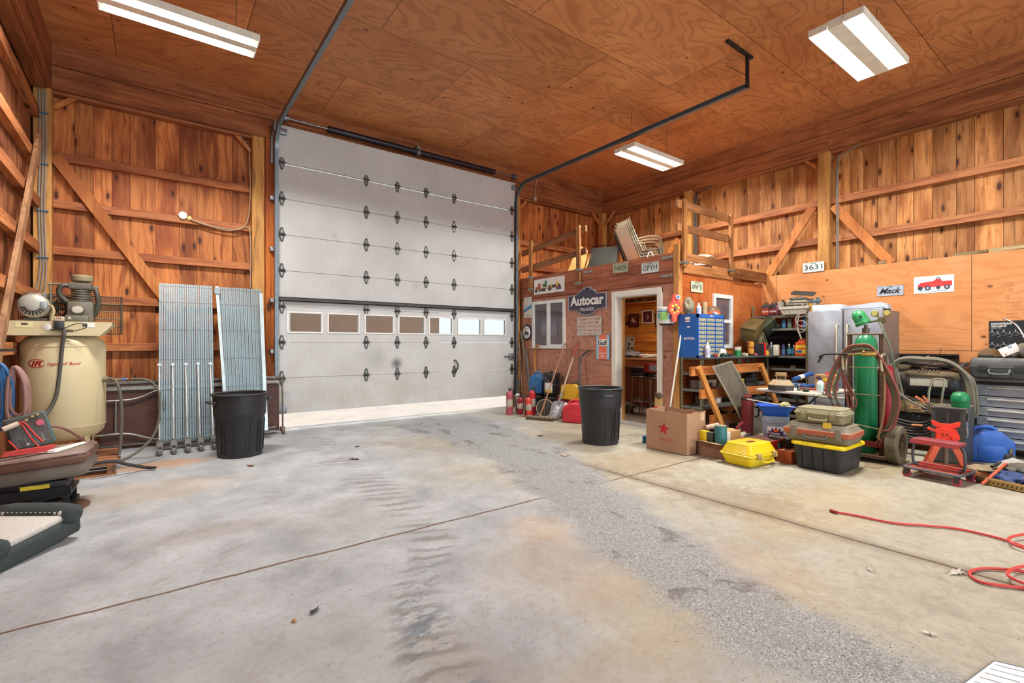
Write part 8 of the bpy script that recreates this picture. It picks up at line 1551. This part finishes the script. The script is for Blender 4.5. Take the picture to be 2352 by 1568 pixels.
bb = T('perforated_bar', 'brass coloured perforated steel bar lying on the floor at the picture edge', 'bar', (0, 0, 0)); BRS = mat('#a08248', .45, .5, .2, 12, .3); a_, b_ = Vector((6.17, .97, .035)), Vector((5.99, .42, .035)); g = G(); g.beam(a_, b_, .06, .06, up=(0, 0, 1), bev=.01); g.out('bar', BRS, bb)
g = G(); d_ = (b_-a_).normalized(); n_ = Vector((d_.y, -d_.x, 0)); n_ = n_ if n_.x < 0 else -n_
for i in range(16): p = a_.lerp(b_, .1+i*.055)+n_*.031; g.beam(p+Vector((0, 0, -.012)), p+Vector((0, 0, .014))+d_*.012, .006, .003, up=n_)
for i in range(14): p = a_.lerp(b_, .08+i*.065)+Vector((0, 0, .031)); g.cyl(p, p+Vector((0, 0, .0012)), .006, n=8)
g.out('slot_holes', BLK, bb); g = G(); g.obox(a_-d_*.005, (.07, .065, .066), m=d_.to_track_quat('X', 'Z').to_matrix().to_4x4(), bev=.006); g.out('end_block', mat('#4a3018', .6, .2), bb)
g = G(); g.blob((0, 0, .08), (.14, .12, .10), .3, 2.5, flat=0.0); S('grey_sack', g, mat('#77766a', .8, 0, .2, 10), 'dull grey sack behind the denim at the picture edge', 'sack', (6.82, .66, 0))
# ---- red hose on the open floor
RH = mat('#c8403a', .45, 0, .06, 8)
g = G(); g.tube([fl(1912, 1174, .012), fl(1960, 1182, .012), fl(2050, 1200, .012), (4.33, .98, .012), fl(2200, 1212, .012), fl(2290, 1232, .012), fl(2340, 1248, .012), fl(2400, 1262, .012), fl(2410, 1235, .03), fl(2352, 1228, .03), fl(2318, 1240, .03), fl(2330, 1262, .03), fl(2420, 1290, .012)][:3]+[fl(2120, 1206, .012), fl(2200, 1214, .012), fl(2290, 1234, .012), fl(2340, 1250, .012), fl(2400, 1266, .012), fl(2440, 1245, .02), fl(2380, 1226, .03), fl(2325, 1232, .03), fl(2322, 1246, .03), fl(2380, 1268, .02), fl(2470, 1300, .012), fl(2420, 1360, .012), fl(2352, 1350, .012), fl(2260, 1338, .012), fl(2226, 1316, .012), fl(2262, 1305, .012), fl(2352, 1312, .014), fl(2430, 1330, .02), fl(2390, 1348, .034), fl(2330, 1330, .034), fl(2315, 1314, .034), fl(2352, 1300, .03), fl(2450, 1296, .02)], .0085, 8, 5)
rh = S('red_hose', g, RH, 'thin red air hose coiled at the picture edge and stretched across the floor', 'hose')
g = G(); p = fl(1908, 1172, .012); q = fl(1922, 1177, .012); g.cyl(p, q, .014, n=8); g.out('hose_coupler', mat('#8a2c2c', .5, .3), rh)
# ---- papers, leaves and crumbs on the floor
pc = T('clipboard_papers', 'white printed sheet in a clear sleeve at the bottom edge of the floor', 'paper', (0, 0, 0)); A = [fl(2185, 1590, .004), fl(2283, 1517, .004), fl(2400, 1545, .004), fl(2330, 1640, .004)]
g = G(); g.sheet(A, (0, 0, 1), .003); g.out('sleeve', mat('#5c646c', .4), pc, smooth=False); c_ = sum(A, Vector())/4; g = G(); g.sheet([c_+(p-c_)*.93+Vector((0, 0, .0035)) for p in A], (0, 0, 1), .001); g.mi = 1
for i in range(5): 
    u0, u1 = A[1].lerp(A[0], .12+i*.13), A[2].lerp(A[3], .12+i*.13); a0, a1 = u0.lerp(u1, .12), u0.lerp(u1, .75); g.beam(a0+Vector((0, 0, .0055)), a1+Vector((0, 0, .0055)), .004, .0006, up=(0, 0, 1))
g.out('printed_page', [mat('#dfe3e6', .5), mat('#9aa0a6', .6)], pc, smooth=False)
def leaf(x, y, s_, c, label, seed, name='dry_leaf', cat='leaf'):
    random.seed(seed); n_ = 18; P = []
    for i in range(n_): a = i*math.tau/n_; r_ = s_*(1 if i % 2 == 0 else .45)*random.uniform(.7, 1.1)*(1.0+.5*abs(math.cos(a))); P.append(Vector((r_*math.cos(a), r_*math.sin(a)*.7, .002+random.uniform(0, .012))))
    g = G(); cc_ = Vector((0, 0, .006)); vs_ = P+[cc_]; g._f(vs_, [(i, (i+1) % n_, n_) for i in range(n_)]); g._f([v+Vector((0, 0, .0012)) for v in vs_], [((i+1) % n_, i, n_) for i in range(n_)])
    return S(name, g, mat(c, .8, 0, .25, 60), label, cat, (x, y, 0), random.uniform(0, 180))
for a in ((.84, 5.75, .05, '#7a4a24', 'brown dry leaf on the floor in front of the black bin by the gates', 1), (1.82, 5.37, .055, '#4a3424', 'dark dry leaf on the floor inside the garage door', 2), (2.07, 6.01, .035, '#3c2c22', 'small dark leaf beyond the first one toward the garage door', 3), (4.36, 5.18, .045, '#4a3626', 'dry leaf on the floor left of the standing black bin', 4),
          (3.82, 4.09, .05, '#b8a088', 'pale leaf lying near the floor crack by the standing bin', 5), (3.64, .68, .055, '#b8b4a4', 'long pale dry leaf beside the red hose coil', 6), (.63, 2.44, .03, '#4a4c52', 'small grey leaf near the front of the bare floor', 8)): leaf(*a)
leaf(3.29, .98, .026, '#dcd8cc', 'small white paper scrap on the floor between the leaf and the grit', 9, 'paper_scrap', 'scrap'); leaf(2.78, .61, .024, '#e6e0d0', 'torn white paper scrap near the printed sheet', 10, 'paper_scrap', 'scrap')
g = G(); g.blob((0, 0, .006), (.012, .009, .008), .3, 3, 10, 6, flat=0.0); S('wood_crumb', g, mat('#a8844c', .7), 'tiny tan crumb on the bare floor in the foreground', 'crumb', fl(676, 1428))
# scattered grit grains lying on the absorbent swath
random.seed(99); g = G(); curve = [(0.6, 2.28), (1.3, 2.32), (2.1, 2.62), (3.15, 3.05), (4.3, 3.5)]
def cxat(y):
    for (a, b), (c, d) in zip(curve, curve[1:]):
        if a <= y <= c: return b+(d-b)*(y-a)/(c-a)
    return curve[-1][1]
for i in range(5200):
    y = .62+3.2*random.random()**1.6; x = cxat(y)+random.gauss(0, .17+.04*y); s_ = random.uniform(.0012, .0028); p = Vector((x, y, 0)); g.mi = 0 if random.random() < .6 else (1 if random.random() < .6 else 2)
    a = random.random()*6; g._f([p+Vector((s_*math.cos(a), s_*math.sin(a), 0)), p+Vector((s_*math.cos(a+2.1), s_*math.sin(a+2.1), 0)), p+Vector((s_*math.cos(a+4.2), s_*math.sin(a+4.2), 0)), p+Vector((0, 0, s_*1.3))], [(0, 1, 3), (1, 2, 3), (2, 0, 3)])
S('absorbent_grit', g, [mat('#8a8684', .9), mat('#b8b4b0', .9), mat('#4a423e', .9)], 'grey absorbent grit swept in a long band across the floor', 'grit', kind='stuff', smooth=False)
